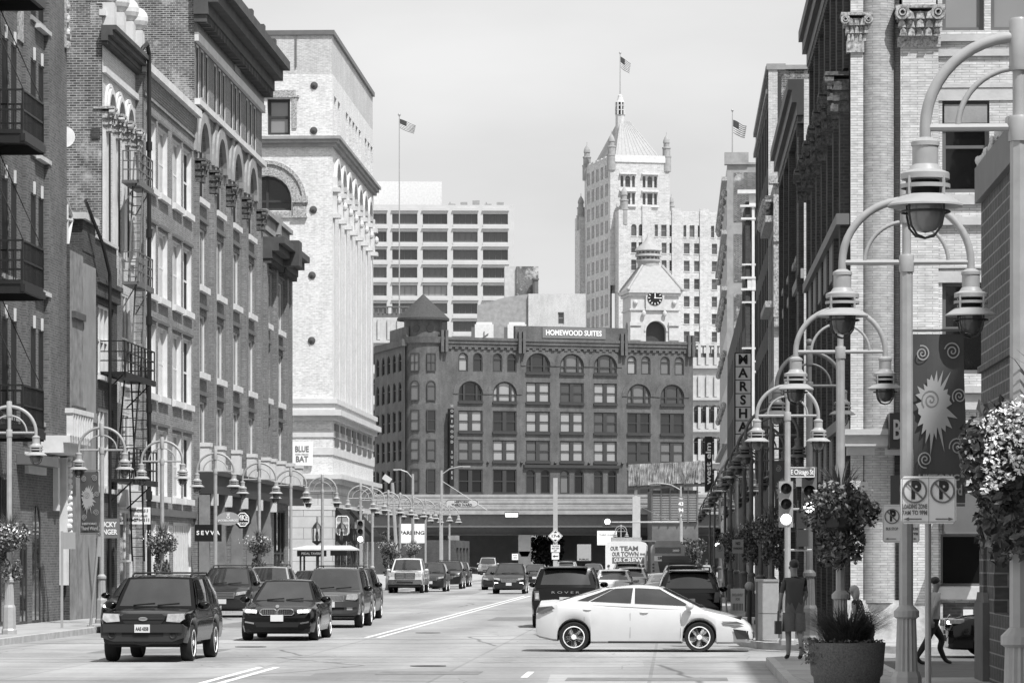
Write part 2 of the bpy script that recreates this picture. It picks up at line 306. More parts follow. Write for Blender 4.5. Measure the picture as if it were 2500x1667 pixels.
def capital(b, u, d, z0, z1, r0, r1, m=0):          # a leafy capital: flared block with rows of curled leaves and an abacus
    h = z1-z0
    for k in range(3):
        a = r0+(r1-r0)*(k/3)**1.3
        b.box(u-a, d-a*.5, z0+h*.27*k, u+a, d+a*1.2, z0+h*.27*(k+1), m)
        for q in range(-2, 3): b.prism([(u+a*q/2.2-a*.2, z0+h*.27*k+.01), (u+a*q/2.2+a*.2, z0+h*.27*k+.01), (u+a*q/2.2+a*.14, z0+h*(.2+.27*k)), (u+a*q/2.2, z0+h*(.27+.27*k)), (u+a*q/2.2-a*.14, z0+h*(.2+.27*k))], d-a*(.62+.12*(k+q)%.2), d-a*.45, m)
    for q in (-1, 1):
        for rr in (.3, .15): b.arch(u+q*r1*.72, z1-h*.24, r1*rr*.6, r1*rr, d-r1*(.72 if rr > .2 else .76), d-r1*.3, 10, m, 0, 2*math.pi-.01)
    b.box(u-r1, d-r1*.7, z1-h*.1, u+r1, d+r1*.9, z1, m)
def cornice(b, M, u0, u1, z0, z1, proj, m=0, dent=0, ret=0, md=None):
    """moulded cornice in three oversailing courses, with dentils below"""
    old = b.M; b.M = M; h = z1-z0
    for i, (a, c, p) in enumerate(((0, .35, .45), (.35, .7, .75), (.7, 1, 1))):
        b.box(u0-(proj*p if ret else 0), -proj*p, z0+h*a, u1+(proj*p if ret else 0), -.003, z0+h*c, m)
    if dent:
        n = max(1, int((u1-u0)/dent)); s = (u1-u0)/n
        for i in range(n): b.box(u0+s*(i+.25), -proj*.4, z0-h*.22, u0+s*(i+.75), -.004, z0-.002, m if md is None else md)
    b.M = old
# ------------------------------------------------------------------ ground, road, pavements
def ground_material():
    m, t, b = newmat('road_concrete'); N = t.nodes.new; L = t.links.new
    c = N('ShaderNodeTexCoord'); mp_ = N('ShaderNodeMapping'); mp_.inputs['Scale'].default_value = (1, .22, 1); mp_.inputs['Rotation'].default_value = (0, 0, ST); L(c.outputs['Object'], mp_.inputs[0])
    def noise(s, d, src): n = N('ShaderNodeTexNoise'); n.inputs['Scale'].default_value = s; n.inputs['Detail'].default_value = d; n.inputs['Roughness'].default_value = .62; L(src, n.inputs[0]); return n.outputs[0]
    def rng(s, a, e, lo, hi): r = N('ShaderNodeMapRange'); r.inputs[1].default_value = a; r.inputs[2].default_value = e; r.inputs[3].default_value = lo; r.inputs[4].default_value = hi; L(s, r.inputs[0]); return r.outputs[0]
    def mul(a, e): r = N('ShaderNodeMath'); r.operation = 'MULTIPLY'; L(a, r.inputs[0]); L(e, r.inputs[1]); return r.outputs[0]
    mr0 = N('ShaderNodeMapping'); mr0.inputs['Rotation'].default_value = (0, 0, ST); mr0.inputs['Scale'].default_value = (1, .5, 1); L(c.outputs['Object'], mr0.inputs[0])
    base = rng(noise(.35, 7, mp_.outputs[0]), .3, .7, .26, .4); fine = rng(noise(9, 6, c.outputs['Object']), .3, .7, .88, 1.1)
    oil = mul(rng(noise(.16, 4, mp_.outputs[0]), .58, .72, 1, .72), rng(noise(.9, 6, mp_.outputs[0]), .58, .7, 1, .8))
    mq = N('ShaderNodeMapping'); mq.inputs['Scale'].default_value = (.06, 1.4, 1); L(c.outputs['Object'], mq.inputs[0]); oil = mul(oil, rng(noise(.8, 5, mq.outputs[0]), .35, .65, .88, 1.1))
    wn = N('ShaderNodeTexNoise'); wn.inputs['Scale'].default_value = .5; wn.inputs['Detail'].default_value = 5; L(c.outputs['Object'], wn.inputs[0])
    vm = N('ShaderNodeMix'); vm.data_type = 'VECTOR'; vm.inputs[0].default_value = .25; L(c.outputs['Object'], vm.inputs[4]); L(wn.outputs['Color'], vm.inputs[5])
    vo = N('ShaderNodeTexVoronoi'); vo.feature = 'DISTANCE_TO_EDGE'; vo.inputs['Scale'].default_value = .16; L(vm.outputs[1], vo.inputs[0])
    crack = rng(vo.outputs[0], .002, .008, .5, 1)
    vo2 = N('ShaderNodeTexVoronoi'); vo2.feature = 'DISTANCE_TO_EDGE'; vo2.inputs['Scale'].default_value = .42; L(vm.outputs[1], vo2.inputs[0]); crack = mul(crack, rng(vo2.outputs[0], .001, .006, .72, 1))
    wt_ = N('ShaderNodeTexWave'); wt_.inputs['Scale'].default_value = .105; wt_.inputs['Distortion'].default_value = .6; wt_.inputs['Detail'].default_value = 3; wr2 = N('ShaderNodeMapping'); wr2.inputs['Rotation'].default_value = (0, 0, ST); L(c.outputs['Object'], wr2.inputs[0]); L(wr2.outputs[0], wt_.inputs[0]); crack = mul(crack, rng(wt_.outputs[0], .0, .8, .87, 1.03))
    pv = N('ShaderNodeTexVoronoi'); pv.feature = 'F1'; pv.distance = 'CHEBYCHEV'; pv.inputs['Scale'].default_value = .09; pr_ = N('ShaderNodeSeparateColor'); L(mr0.outputs[0], pv.inputs[0]); L(pv.outputs['Color'], pr_.inputs[0]); crack = mul(crack, rng(pr_.outputs[0], .72, .74, 1, .8))
    br = N('ShaderNodeTexBrick'); br.inputs['Brick Width'].default_value = 3.6; br.inputs['Row Height'].default_value = 7.5; br.inputs['Scale'].default_value = 1; br.inputs['Mortar Size'].default_value = .035; br.offset = 0; mr3 = N('ShaderNodeMapping'); mr3.inputs['Rotation'].default_value = (0, 0, ST); mr3.inputs['Location'].default_value = (.4, 1.3, 0); L(c.outputs['Object'], mr3.inputs[0])
    br.inputs['Color1'].default_value = g4(1); br.inputs['Color2'].default_value = g4(.84); br.inputs['Mortar'].default_value = g4(.74); L(mr3.outputs[0], br.inputs[0])
    L(mul(mul(mul(base, fine), mul(oil, crack)), br.outputs[0]), b.inputs['Base Color']); b.inputs['Roughness'].default_value = .8; b.inputs['Specular IOR Level'].default_value = .25
    m, t, b = newmat('pavement'); N = t.nodes.new; L = t.links.new
    c = N('ShaderNodeTexCoord'); br = N('ShaderNodeTexBrick'); br.inputs['Brick Width'].default_value = 1.5; br.inputs['Row Height'].default_value = 1.5; br.inputs['Scale'].default_value = 1; br.inputs['Mortar Size'].default_value = .012; br.offset = 0
    br.inputs['Color1'].default_value = g4(.36); br.inputs['Color2'].default_value = g4(.29); br.inputs['Mortar'].default_value = g4(.25); L(c.outputs['Object'], br.inputs[0])
    n = N('ShaderNodeTexNoise'); n.inputs['Scale'].default_value = 1.2; n.inputs['Detail'].default_value = 8; L(c.outputs['Object'], n.inputs[0]); r = N('ShaderNodeMapRange'); r.inputs[1].default_value = .3; r.inputs[2].default_value = .7; r.inputs[3].default_value = .8; r.inputs[4].default_value = 1.12; L(n.outputs[0], r.inputs[0])
    mu = N('ShaderNodeMath'); mu.operation = 'MULTIPLY'; L(br.outputs[0], mu.inputs[0]); L(r.outputs[0], mu.inputs[1]); L(mu.outputs[0], b.inputs['Base Color']); b.inputs['Roughness'].default_value = .8
    m, t, b = newmat('road_paint'); N = t.nodes.new; L = t.links.new
    c = N('ShaderNodeTexCoord'); n = N('ShaderNodeTexNoise'); n.inputs['Scale'].default_value = 4; n.inputs['Detail'].default_value = 9; n.inputs['Roughness'].default_value = .75; L(c.outputs['Object'], n.inputs[0])
    r = N('ShaderNodeMapRange'); r.inputs[1].default_value = .38; r.inputs[2].default_value = .6; r.inputs[3].default_value = .5; r.inputs[4].default_value = .78; L(n.outputs[0], r.inputs[0]); L(r.outputs[0], b.inputs['Base Color']); b.inputs['Roughness'].default_value = .7
ground_material(); stone('worn_paint', .5, .28, 3.5); stone('asphalt_dark', .13, .3, 2.0); stone('kerb_stone', .5, .25, 3.0)
SR = Matrix.Rotation(-ST, 4, 'Z')
def struct(o): o['kind'] = 'structure'; return o
def pts(poly): return [(SW(o, Y), Y) for o, Y in poly]
b = MB(); b.quad((-1500, -200, -.02), (1500, -200, -.02), (1500, 2600, -.02), (-1500, 2600, -.02)); struct(b.build('ground', 'concrete'))
b = MB(); b.add([(x, y, 0) for x, y in pts([(-22, -60), (20, -60), (20, 430), (-22, 430)])], [(0, 1, 2, 3)]); struct(b.build('road', 'road_concrete'))
b = MB(); b.add([(x, y, .004) for x, y in pts([(3.75, 54.9), (70, 54.9), (70, 70.6), (3.75, 70.6)])], [(0, 1, 2, 3)]); struct(b.build('cross_street', 'asphalt_dark'))
def pavement(poly):
    b = MB(); b.slab(pts(poly), -.01, .15); struct(b.build('pavement', 'pavement'))
    c = MB(); P = pts(poly); n = len(P)
    cx = sum(p[0] for p in P)/n; cy = sum(p[1] for p in P)/n
    for i in range(n):          # kerb stones stand a touch proud of the slab edge
        a = Vector((*P[i], 0)); e = Vector((*P[(i+1) % n], 0)); d = (e-a).normalized(); q = Vector((d.y, -d.x, 0))
        for k in range(max(1, int((e-a).length/40))):
            k1 = max(1, int((e-a).length/40)); p0 = a+(e-a)*k/k1; p1 = a+(e-a)*(k+1)/k1
            c.slab([tuple((p0-q*.14)[:2]), tuple((p0+q*.012)[:2]), tuple((p1+q*.012)[:2]), tuple((p1-q*.14)[:2])], -.008, .156)
    struct(c.build('kerb', 'kerb_stone'))
pavement([(-60, -20), (-15.5, -20), (-15.5, 97), (-16.0, 101), (-16.0, 164), (-16.8, 166.5), (-60, 166.5)])
pavement([(-60, 186.9), (-17, 186.9), (-16.0, 189), (-16.0, 428), (-60, 428)])
pavement([(1.75, -30), (3.7, -30), (3.7, 66.3), (2.1, 66.3), (1.75, 65.6)])
pavement([(3.72, -30), (60, -30), (60, 54.6), (3.72, 54.6)])
pavement([(1.5, 420), (1.5, 84), (1.6, 79.4), (2.0, 77), (3.2, 75), (5, 73.3), (7, 72.6), (60, 72.6), (60, 420)])
def strip(name, rows, wd, mat='road_paint', z=.004):
    b = MB()
    for (o0, Y0), (o1, Y1) in rows: b.add([(x, y, z) for x, y in pts([(o0, Y0), (o0+wd, Y0), (o1+wd, Y1), (o1, Y1)])], [(0, 1, 2, 3)])
    return struct(b.build(name, mat))
strip('centre_line', [((-7.72, 40), (-7.72, 64.5)), ((-7.42, 40), (-7.42, 64.5)), ((-7.85, 88), (-7.85, 182)), ((-7.55, 88), (-7.55, 182)), ((-7.8, 192), (-7.8, 400))], .13)
strip('lane_line', [((-2.6, Y), (-2.6, Y+3)) for Y in (59, 96, 108, 120, 132, 150, 165, 205, 225, 245)], .12)
b = MB()
for Y in (67.8, 71.2, 82.5, 86.2):
    b.add([(x, y, .008) for x, y in pts([(-15.2, Y), (1.3, Y), (1.3, Y+.22), (-15.2, Y+.22)])], [(0, 1, 2, 3)])
struct(b.build('crossing_line', 'worn_paint'))
stone('tar', .06, .3, 3)
stone('patch_asphalt', .22, .3, 3)
for P in ([(-12.5, 74), (-9.8, 74), (-9.8, 77.2), (-12.5, 77.2)], [(-5.2, 60.5), (-3.4, 60.5), (-3.4, 62.2), (-5.2, 62.2)], [(-13.6, 101), (-12.2, 101), (-12.2, 112), (-13.6, 112)], [(-6.0, 112), (-4.2, 112), (-4.2, 118), (-6.0, 118)], [(-1.8, 57.5), (.9, 57.5), (.9, 59.0), (-1.8, 59.0)]):
    b = MB(); b.add([(x, y, .004) for x, y in pts(P)], [(0, 1, 2, 3)]); struct(b.build('road_patch', 'patch_asphalt'))
for o_, Y_, lb in ((-4.6, 65.2, 'dark round manhole cover in the empty road in front of the white saloon'), (-6.6, 93.5, 'dark round manhole cover near the double centre line')):
    b = MB(); b.lathe([(.34, 0), (.34, .006)], at(o_, Y_, .004), 20); tag(b.build('manhole_cover', 'tar'), lb, 'manhole cover')
b = MB(); b.lathe([(.36, 0), (.36, .006)], at(-9.6, 79, .004), 20); tag(b.build('manhole_cover', 'tar'), 'dark manhole cover in the road just before the black saloon', 'manhole cover')

# ------------------------------------------------------------------ LEFT SIDE, nearest first
# --- dark brick building with iron balconies
YA = 88.0; A = bld('brick_building', 'dark brick building with black iron balconies at the left edge', OL, YA)
def ua(px): return YL(px)-YA
b = MB(); holes = []; LA = 16.2; HA = 22.5
for zt in (20.1, 16.25, 12.42, 8.6):
    for p in (5, 27, 75, 94): holes.append((ua(p), zt-2.65, ua(p)+.92, zt))
    holes += [(1.2, zt-2.65, 2.1, zt), (3, zt-2.65, 3.9, zt)]
holes += [(1, .2, 4.2, 4.3), (5.2, .2, 8.4, 4.3), (9.4, .15, 10.6, 3.0, 1), (11.3, .15, 12.7, 3.6, 1)]
M = MRIGHT(0, 0); facade(b, M, LA, 0, HA, holes, .05, 0, 0); block(b, -20, 0, 0, 0, LA, HA, 'r')
b.M = M; b.box(ua(108), -.14, 5.4, LA-.02, -.003, HA)
for p in (60,): b.box(ua(p)-.35, -.1, 5.4, ua(p)+.35, -.003, HA)
b.build('wall', ['brick_warm', 'brick_warm', 'roofing'], A)
for h in holes[:-4]: window(A, M, h, .05, 'trim_dark', 'black_void', 1, 2, .06, .03)
for h in holes[-4:]: window(A, M, h, .05, 'trim_dark', 'glass_dark', 2, 2, .08, .04)
for h in holes[:-4]:
    k = MB(M); uc = (h[0]+h[2])/2; k.prism([(uc-.07, h[3]-.03), (uc+.07, h[3]-.03), (uc+.09, h[3]+.33), (uc-.09, h[3]+.33)], -.05, -.004); k.build('keystone', 'paint_white', A)
    k = MB(M); k.box(h[0]-.1, -.06, h[1]-.14, h[2]+.1, -.003, h[1]-.01); k.build('sill', 'stone_mid', A)
for z in (18.3, 14.55, 10.7): k = MB(M); k.box(ua(84), -.18, z-1.12, ua(112), -.005, z-1.0); k.build('string_course', 'stone_light', A)
k = MB(M); ue = LA-.5
k.box(ue+.05, -.2, 17.2, ue+.48, -.145, 22.4); k.box(ua(42), -.05, 16.45, ua(60), -.004, 19.6)
for i in range(12): k.ball((ue+.25+.08*math.sin(i*1.9), -.2, 17.3+.38*i), (.13, .1, .2), 8, 6)
for q in range(3): k.arch(ue+.25, 17.6+1.5*q, .1, .17, -.3, -.2, 10, 0, 0, 2*math.pi-.01)
k.build('carved_ornament', 'ornament', A)
k = MB(M); u0, u1 = ua(100), LA+.05      # white balustraded cornice over the entrance
k.box(u0, -.85, 5.35, u1, -.005, 5.55); k.box(u0, -.65, 5.05, u1, -.006, 5.35); k.box(u0, -.95, 6.2, u1, -.7, 6.34)
for i in range(9): k.box(u0+.1+i*(u1-u0-.2)/8-.06, -.93, 5.55, u0+.1+i*(u1-u0-.2)/8+.06, -.74, 6.2)
k.build('balustrade', 'paint_white', A)
k = MB(M)
for i in range(16): k.ball((LA-.2+.05*math.sin(i*2.3), -.24, 2.6+i*.17), (.1, .12, .1), 7, 5)
k.box(LA-.5, -.22, 1.2, LA-.1, -.005, 5.0); k.box(LA-1.6, -.16, 3.4, LA-1.3, -.005, 5.0); k.box(ua(60), -.12, 4.4, ua(104), -.004, 5.0); k.build('carved_column', 'paint_white', A)
k = MB(M); k.box(ua(40), -.5, 4.62, ua(104), -.005, 4.9); k.build('shop_sign_board', 'trim_mid', A)
# iron balconies: floor, posts, rails
def balcony(z):
    t = thing('iron_balcony', '', 'balcony', at(OL, 91.4, z), -ST, 'black iron balconies on the left brick building')
    d, L_ = 1.22, 3.0
    b = MB(); b.box(0, 0, -.1, d, L_, 0); b.box(.02, .03, -.34, d+.02, .15, -.1); b.box(.02, L_-.15, -.34, d+.02, L_-.03, -.1); b.box(d-.06, 0, -.3, d+.06, L_, -.1)
    for i in range(12): b.box(.05, .2+i*.23, .001, d-.05, .32+i*.23, .03)
    b.build('floor', 'iron', t)
    b = MB(); 
    for zz in (.5, 1.02): b.box(0, .02, zz, d, .07, zz+.05); b.box(d-.05, .02, zz, d, L_, zz+.05); b.box(0, L_-.05, zz, d, L_, zz+.05)
    for i in range(7): b.box(i*d/6-.01, .03, 0, i*d/6+.015, .055, 1.03)
    for i in range(17): y = .03+i*(L_-.06)/16; b.box(d-.04, y-.012, 0, d-.012, y+.012, 1.03)
    for i in range(7): b.box(i*d/6-.01, L_-.04, 0, i*d/6+.015, L_-.015, 1.03)
    b.build('railing', 'iron', t)
    for y in (.1, L_-.1): b = MB(); b.cyl((.02, y, 3.7), (d, y, 1.05), .014); b.build('stay_rod', 'iron', t)
    return t
for z, lb in ((17.15, 'highest black iron balcony, its underside cut by the top of the picture'), (13.25, 'black iron balcony second from the top on the left brick wall'), (9.3, 'black iron balcony in the middle of the left brick wall, stone course behind it'), (5.5, 'lowest black iron balcony, just above the white balustrade')):
    balcony(z)['label'] = lb
# --- small stucco and brick building
YC = 104.2; OC = OL+.22; C = bld('small_building', 'low stucco and brick shop building between the balcony building and the fire escape', OC, YC)
def uc_(px): return YL(px, OC)-YC
b = MB(); LC = 8.9; us_ = 4.2; M = MRIGHT(0, 0)
holes = [(5.1, 7.75, 8.15, 10.0), (5.1, 4.2, 8.15, 6.75), (4.9, .2, 6.4, 3.2), (6.7, .15, 8.3, 3.3)]
facade(b, M, LC, 0, 11.4, holes, .18, 0, 0); block(b, -14, 0, 0, 0, LC, 11.4, 'r')
b.M = M; b.box(us_, .02, 11.4, LC, .4, 12.0); b.box(2.2, -.02, 11.4, us_+.3, .5, 12.35); b.box(us_+.05, -.12, 10.2, LC, -.004, 10.6); b.box(us_+.05, -.2, 10.6, LC, -.005, 10.75)
b.build('wall', ['brick_dark', 'brick_mid', 'roofing'], C)
k = MB(M); k.box(2.0, -.14, 12.35, us_+.4, .56, 12.55); k.box(us_+.3, -.05, 12.0, LC, .45, 12.1); k.build('coping', 'stone_light', C)
k = MB(M); k.box(0, -.05, 0, 2.1, -.004, 11.2); k.build('rough_render', 'stucco_rough', C)
k = MB(M); k.box(2.1, -.09, 0, us_, -.004, 11.0); k.box(2.1, -.13, 6.2, us_, -.09, 6.5); k.build('smooth_render', 'stucco', C)
k = MB(M)
for z, h in ((9.2, .2), (6.45, .12)): k.box(.05, -.16, z, 2.0, -.05, z+h)
k.build('broken_ledge', 'stone_dark', C)
for h in holes[:2]: window(C, M, h, .18, 'paint_white', 'glass_mid', 4, 2, .1, .12, (.12, .14), 'paint_white', .14)
for h in holes[2:]: window(C, M, h, .18, 'trim_dark', 'glass_black', 2, 1, .08, .06)
k = MB(); k.tube([(.12, 2.1, 12.9), (.28, 4.3, 11.8), (.3, 5.55, 10.95), (.3, 5.6, 10.7), (.3, 5.6, .1)], .055, 8); k.build('drainpipe', 'iron', C)
k = MB()
for a, e in (((-.3, .2, 11.4), (-.3, .2, 14.0)), ((-.3, .2, 13.1), (-.3, 2.2, 12.4)), ((-.3, 1.2, 12.7), (-.3, 1.2, 11.4)), ((-.3, 2.1, 12.4), (-.3, 1.3, 11.5)), ((-.3, .2, 12.2), (-.3, 2.2, 12.3))): k.cyl(a, e, .06, n=6)
k.build('roof_bracket', 'paint_cream', C)
k = MB(Matrix.Translation((-.2, .3, 14.6)) @ Matrix.Rotation(R(80), 4, 'X')); k.lathe([(.03, -.1), (.2, -.06), (.3, .02), (.33, .09)], n=18); k.cyl((0, 0, 0), (.1, 0, .3), .015, n=6)
k2 = MB(); k2.cyl((-.3, .4, 12.6), (-.25, .35, 14.6), .03, n=6)
dish = thing('satellite_dish', 'small white satellite dish on a mast above the stucco building', 'satellite dish', at(OC, YC), -ST); k.build('reflector', 'paint_white', dish, 40); k2.build('mast', 'iron', dish)
# --- arcaded building with bare brick party wall
YB = 113.0; OB = OL-.25; B = bld('arcaded_building', 'tall building with a worn bare brick side wall and pale round arches to the street', OB, YB)
M = MRIGHT(0, 0); LB = 7.0; HB = 19.3; b = MB()
aw = [(.75+i*1.95, 12.2, 2.0+i*1.95, 17.2-.0*i, 1) for i in range(3)]
lo = [(.9, 7.9, 2.3, 10.9), (4.0, 7.9, 5.6, 10.9), (.9, 4.6, 2.3, 6.9), (4.0, 4.6, 5.6, 6.9), (.6, .2, 2.9, 3.6), (3.6, .2, 6.2, 3.6)]
facade(b, M, LB, 0, HB, aw+lo, .07, 0, 0); b.build('street_wall', ['brick_pale'], B)
b = MB(); block(b, -16, 0, 0, -.02, LB, HB, 'r'); b.box(-3.6, .3, HB, -1.7, 2.2, 23.4); b.box(-.4, .02, HB, -.02, LB, HB+.7)
b.build('party_wall', ['brick_old', 'brick_old', 'roofing'], B)
for h in aw: window(B, M, h, .07, 'trim_mid', 'black_void', 1, 2, .05, .03)
for h in lo: window(B, M, h, .07, 'paint_white', 'glass_dark', 2, 2, .08, .06, (.12, .14))
k = MB(); k.box(-16, -.05, 19.3, -1.7, .3, 19.5); k.build('coping', 'trim_dark', B)
k = MB(); cornice(k, M, -.25, LB, 18.75, 19.25, .5, 0, .22); k.build('cornice', 'stone_dark', B)
k = MB(M); k.box(0, -.12, 17.75, LB, -.003, 17.95)
for h in aw: r = (h[2]-h[0])/2; k.arch((h[0]+h[2])/2, h[3]-r, r+.02, r+.2, -.14, -.003); k.arch((h[0]+h[2])/2, h[3]-r, r+.24, r+.36, -.08, -.004)
for i in range(4):
    u = .37+i*1.95; k.box(u-.3, -.1, 12.0, u+.3, -.003, 15.9)
k.build('arch_moulding', 'stone_white', B)
for i in range(4): k = MB(M); capital(k, .37+i*1.95, -.1, 15.85, 16.65, .24, .42); k.build('capital', 'ornament', B)
k = MB(M)
for i in range(4): k.box(.2+i*2.0, -.35, HB, .75+i*2.0, .2, HB+.75); k.ball((.47+i*2.0, -.1, HB+1.15), .42, 12, 9)
k.box(0, -.1, HB+.3, LB, .1, HB+.5); k.build('parapet_globes', 'stone_white', B)
k = MB(); k.tube([(.25, 5.6, 19.0), (.45, 5.8, 19.4), (.5, 6.3, 19.6), (.5, 6.75, 19.35), (.5, 6.8, 19.0), (.5, 6.8, .2)], .075, 8)
for z in (4, 7, 10, 13, 16): k.cyl((.5, 6.8, z), (.5, 6.8, z+.3), .11, n=8)
k.build('drainpipe', 'iron', B)
k = MB(); k.box(-.35, -.05, 15.6, -.06, -.004, 15.95); k.build('boarded_opening', 'brick_dark', B)
k = MB(M); k.box(3.3, -.25, 3.7, 6.8, -.004, 4.3); k.box(3.2, -.12, 4.3, 6.9, -.005, 4.6); k.build('shop_cornice', 'stone_white', B)
# fire escape in front of it
F = thing('fire_escape', 'black iron fire escape with ladders on the pale arcaded front', 'fire escape', at(OL, 110.2), -ST)
def fe_platform(z, y0, y1, d, light=0, mt='iron'):
    b = MB(); b.box(.03, y0, z-.1, d, y1, z); b.box(d-.05, y0, z-.18, d+.03, y1, z)
    for zz in (.33, .62, .95): b.box(0.05, y0, z+zz, d, y0+.03, z+zz+.035); b.box(d-.03, y0, z+zz, d, y1, z+zz+.035); b.box(.05, y1-.03, z+zz, d, y1, z+zz+.035)
    for y in np.arange(y0, y1+.01, (y1-y0)/max(3, round((y1-y0)/.7))): b.box(d-.045, y-.02, z, d-.005, y+.02, z+.98)
    b.box(.05, y0, z, .09, y0+.04, z+.98); b.box(d/2, y0, z, d/2+.03, y0+.03, z+.98)
    for y in (y0+.2, y1-.2): b.cyl((.02, y, z-.9), (d-.1, y, z-.08), .025, n=6)
    b.build('platform', mt, F)
fe_platform(7.9, .0, 6.3, .95); fe_platform(4.55, 1.5, 6.4, 1.0); fe_platform(11.15, 5.0, 8.2, .6, 0, 'trim_mid'); fe_platform(14.5, 5.0, 8.2, .6, 0, 'trim_mid')
def fe_ladder(y0, z0, y1, z1, d, wd=.5, mt='iron'):
    b = MB(); n = int((z1-z0)/.28)
    for q in (d-wd/2, d+wd/2): b.cyl((q, y0, z0), (q, y1, z1+.9), .03, n=6)
    for i in range(n): t = (i+.5)/n; b.box(d-wd/2, y0+(y1-y0)*t-.05, z0+(z1-z0)*t, d+wd/2, y0+(y1-y0)*t+.05, z0+(z1-z0)*t+.025)
    b.build('ladder', mt, F)
fe_ladder(4.9, 1.9, 4.2, 4.6, .6, .4); fe_ladder(2.2, 4.6, 4.4, 7.9, .55); fe_ladder(5.8, 4.6, 4.6, 7.9, .62); fe_ladder(5.4, 7.9, 6.6, 11.15, .45, .34, 'trim_mid'); fe_ladder(5.2, 11.15, 6.4, 14.5, .4, .34, 'trim_mid')
# --- plain brick building with white window reveals
YD = 120.0; D = bld('brick_warehouse', 'plain brick building with four white painted windows on each floor', OL, YD)
LD = 12.9; HD = 18.9; M = MRIGHT(0, 0); b = MB(); holes = []
for zt, zb in ((17.3, 14.95), (13.6, 11.25), (10.2, 7.75), (6.55, 4.2)):
    for u in (.75, 3.6, 7.1, 9.85): holes.append((u, zb, u+2.2, zt))
top = holes; gl = [(.6, .2, 3.0, 3.3), (4.0, .15, 6.2, 3.3), (7.3, .2, 12.0, 3.3)]
facade(b, M, LD, 0, HD, top+gl, .19, 0, 1); block(b, -24, 0, 0, 0, LD, HD, 'r'); b.build('wall', ['brick_grey', 'paint_white', 'roofing'], D)
for i, h in enumerate(top): window(D, M, h, .19, 'paint_white', ['black_void', '', 'glass_dark', 'black_void'][i % 4] if i % 4 != 1 else 'glass_shade', 2, 2, .1, .05, (.14, .22), 'paint_white', .16, (.09, .1, .12, 'trim_mid'))
for h in gl: window(D, M, h, .19, 'paint_white', 'glass_mid', max(2, int((h[2]-h[0])/.45)), 1, .1, .1, None, None, .22)
k = MB(M); k.box(-.05, -.3, HD-.15, LD, .4, HD+.12); k.build('coping', 'stone_white', D)
k = MB(M)
for i in range(7): k.box(0, -.02-.014*i, HD-.75+.09*i, LD, -.003, HD-.66+.09*i)
k.box(0, -.07, 17.95, LD, -.004, 18.06); k.build('corbel_course', 'brick_grey', D)
k = MB(M); k.box(0, -.12, 3.5, LD, -.004, 3.75); k.build('shop_lintel', 'trim_mid', D)
stone('pier_stone', .25, .25)
# --- big arched loft building with the dark cornice
YE = 132.9; E_ = bld('arched_loft_building', 'grey brick loft building with four tall arches, leafy capitals and a heavy dark cornice', OL, YE)
M = MRIGHT(0, 0); LE = 21.8; HE = 24.0; b = MB(); bays = [.75+5.17*i for i in range(4)]; wW = 2.55; cols = bays
arch = [(u, 15.85, u+wW, 18.8, 1) for u in bays]; rows = [(12.5, 14.75), (9.15, 11.4), (5.75, 8.05)]
rect = [(u, a, u+wW, c) for a, c in rows for u in bays]
att = []
for g in range(4):
    for k_ in range(3): att.append((.55+5.2*g+1.35*k_, 19.55, .55+5.2*g+1.35*k_+.95, 21.7))
shop = [(u-.5, .2, u+wW+.7, 4.3) for u in bays]
b2 = MB(); facade(b, M, LE, 0, 15.2, rect+shop, .14, 0, 0); b.M = Matrix(); facade(b, M, LE, 15.2, 19.4, arch, .16, 0, 0); facade(b, M, LE, 19.4, 23.0, att, .08, 0, 0); block(b, -26, 0, 0, 0, LE, 23.0, 'rf'); b.build('wall', ['brick_mid', 'brick_mid', 'roofing'], E_)
b = MB(); b.quad((-26, .005, 0), (0, .005, 0), (0, .005, 24.5), (-26, .005, 24.5)); b.quad((0, .4, 23), (-26, .4, 23), (-26, .4, 24.5), (0, .4, 24.5)); b.quad((-26, .005, 24.5), (0, .005, 24.5), (0, .4, 24.5), (-26, .4, 24.5)); b.build('party_wall', ['brick_old'], E_)
for h in arch: window(E_, M, h, .16, 'stone_mid', 'black_void', 2, 2, .07, .06, (.16, .22), 'stone_white', .14)
for h in rect: window(E_, M, h, .14, 'paint_white', 'glass_mid', 2, 1, .06, .07, (.18, .24), 'stone_white', .1, (.12, .16, .22, 'trim_mid'))
for h in att: window(E_, M, h, .08, 'paint_white', 'black_void', 1, 1, .07, .05)
for h in shop: window(E_, M, h, .14, 'trim_dark', 'glass_black', 3, 2, .1, .08)
k = MB(M)
for i in range(5):
    u = bays[0]-1.35+5.17*i; k.box(max(.02, u-.42), -.2, 0, u+.42, -.003, 16.3)
k.build('pilaster', 'brick_mid', E_)
for i in range(5): k = MB(M); capital(k, max(.5, bays[0]-1.35+5.17*i), -.12, 16.35, 17.25, .3, .44); k.build('capital', 'ornament_dark', E_)
k = MB(M)
for h in arch: r = wW/2; c_ = (h[0]+h[2])/2; k.arch(c_, h[3]-r, r+.02, r+.45, -.16, -.003, 16); k.arch(c_, h[3]-r, r+.55, r+1.0, -.1, -.004, 16)
k.build('arch_moulding', 'stone_mid', E_)
k = MB(M); k.box(0, -.22, 19.3, LE, -.003, 19.53); k.box(0, -.16, 21.72, LE, -.004, 22.05); k.build('string_course', 'stone_white', E_)
k = MB(M); k.box(0, -.1, 22.05, LE, -.005, 22.7); k.build('frieze', 'trim_mid', E_)
k = MB(M); k.box(11.2, -.13, 22.12, 13.2, -.1, 22.62); k.build('name_tablet', 'stone_mid', E_)
k = MB(); cornice(k, M, -.3, LE+.1, 22.7, 24.0, 1.25, 0, .32); k.M = M; k.box(-.3, -.5, 24.0, LE, .3, 24.5); k.box(-.3, -.6, 24.5, LE, .3, 24.68)
for i in range(6): k.box(.2+i*4.2, -.66, 24.0, .8+i*4.2, .3, 24.95)
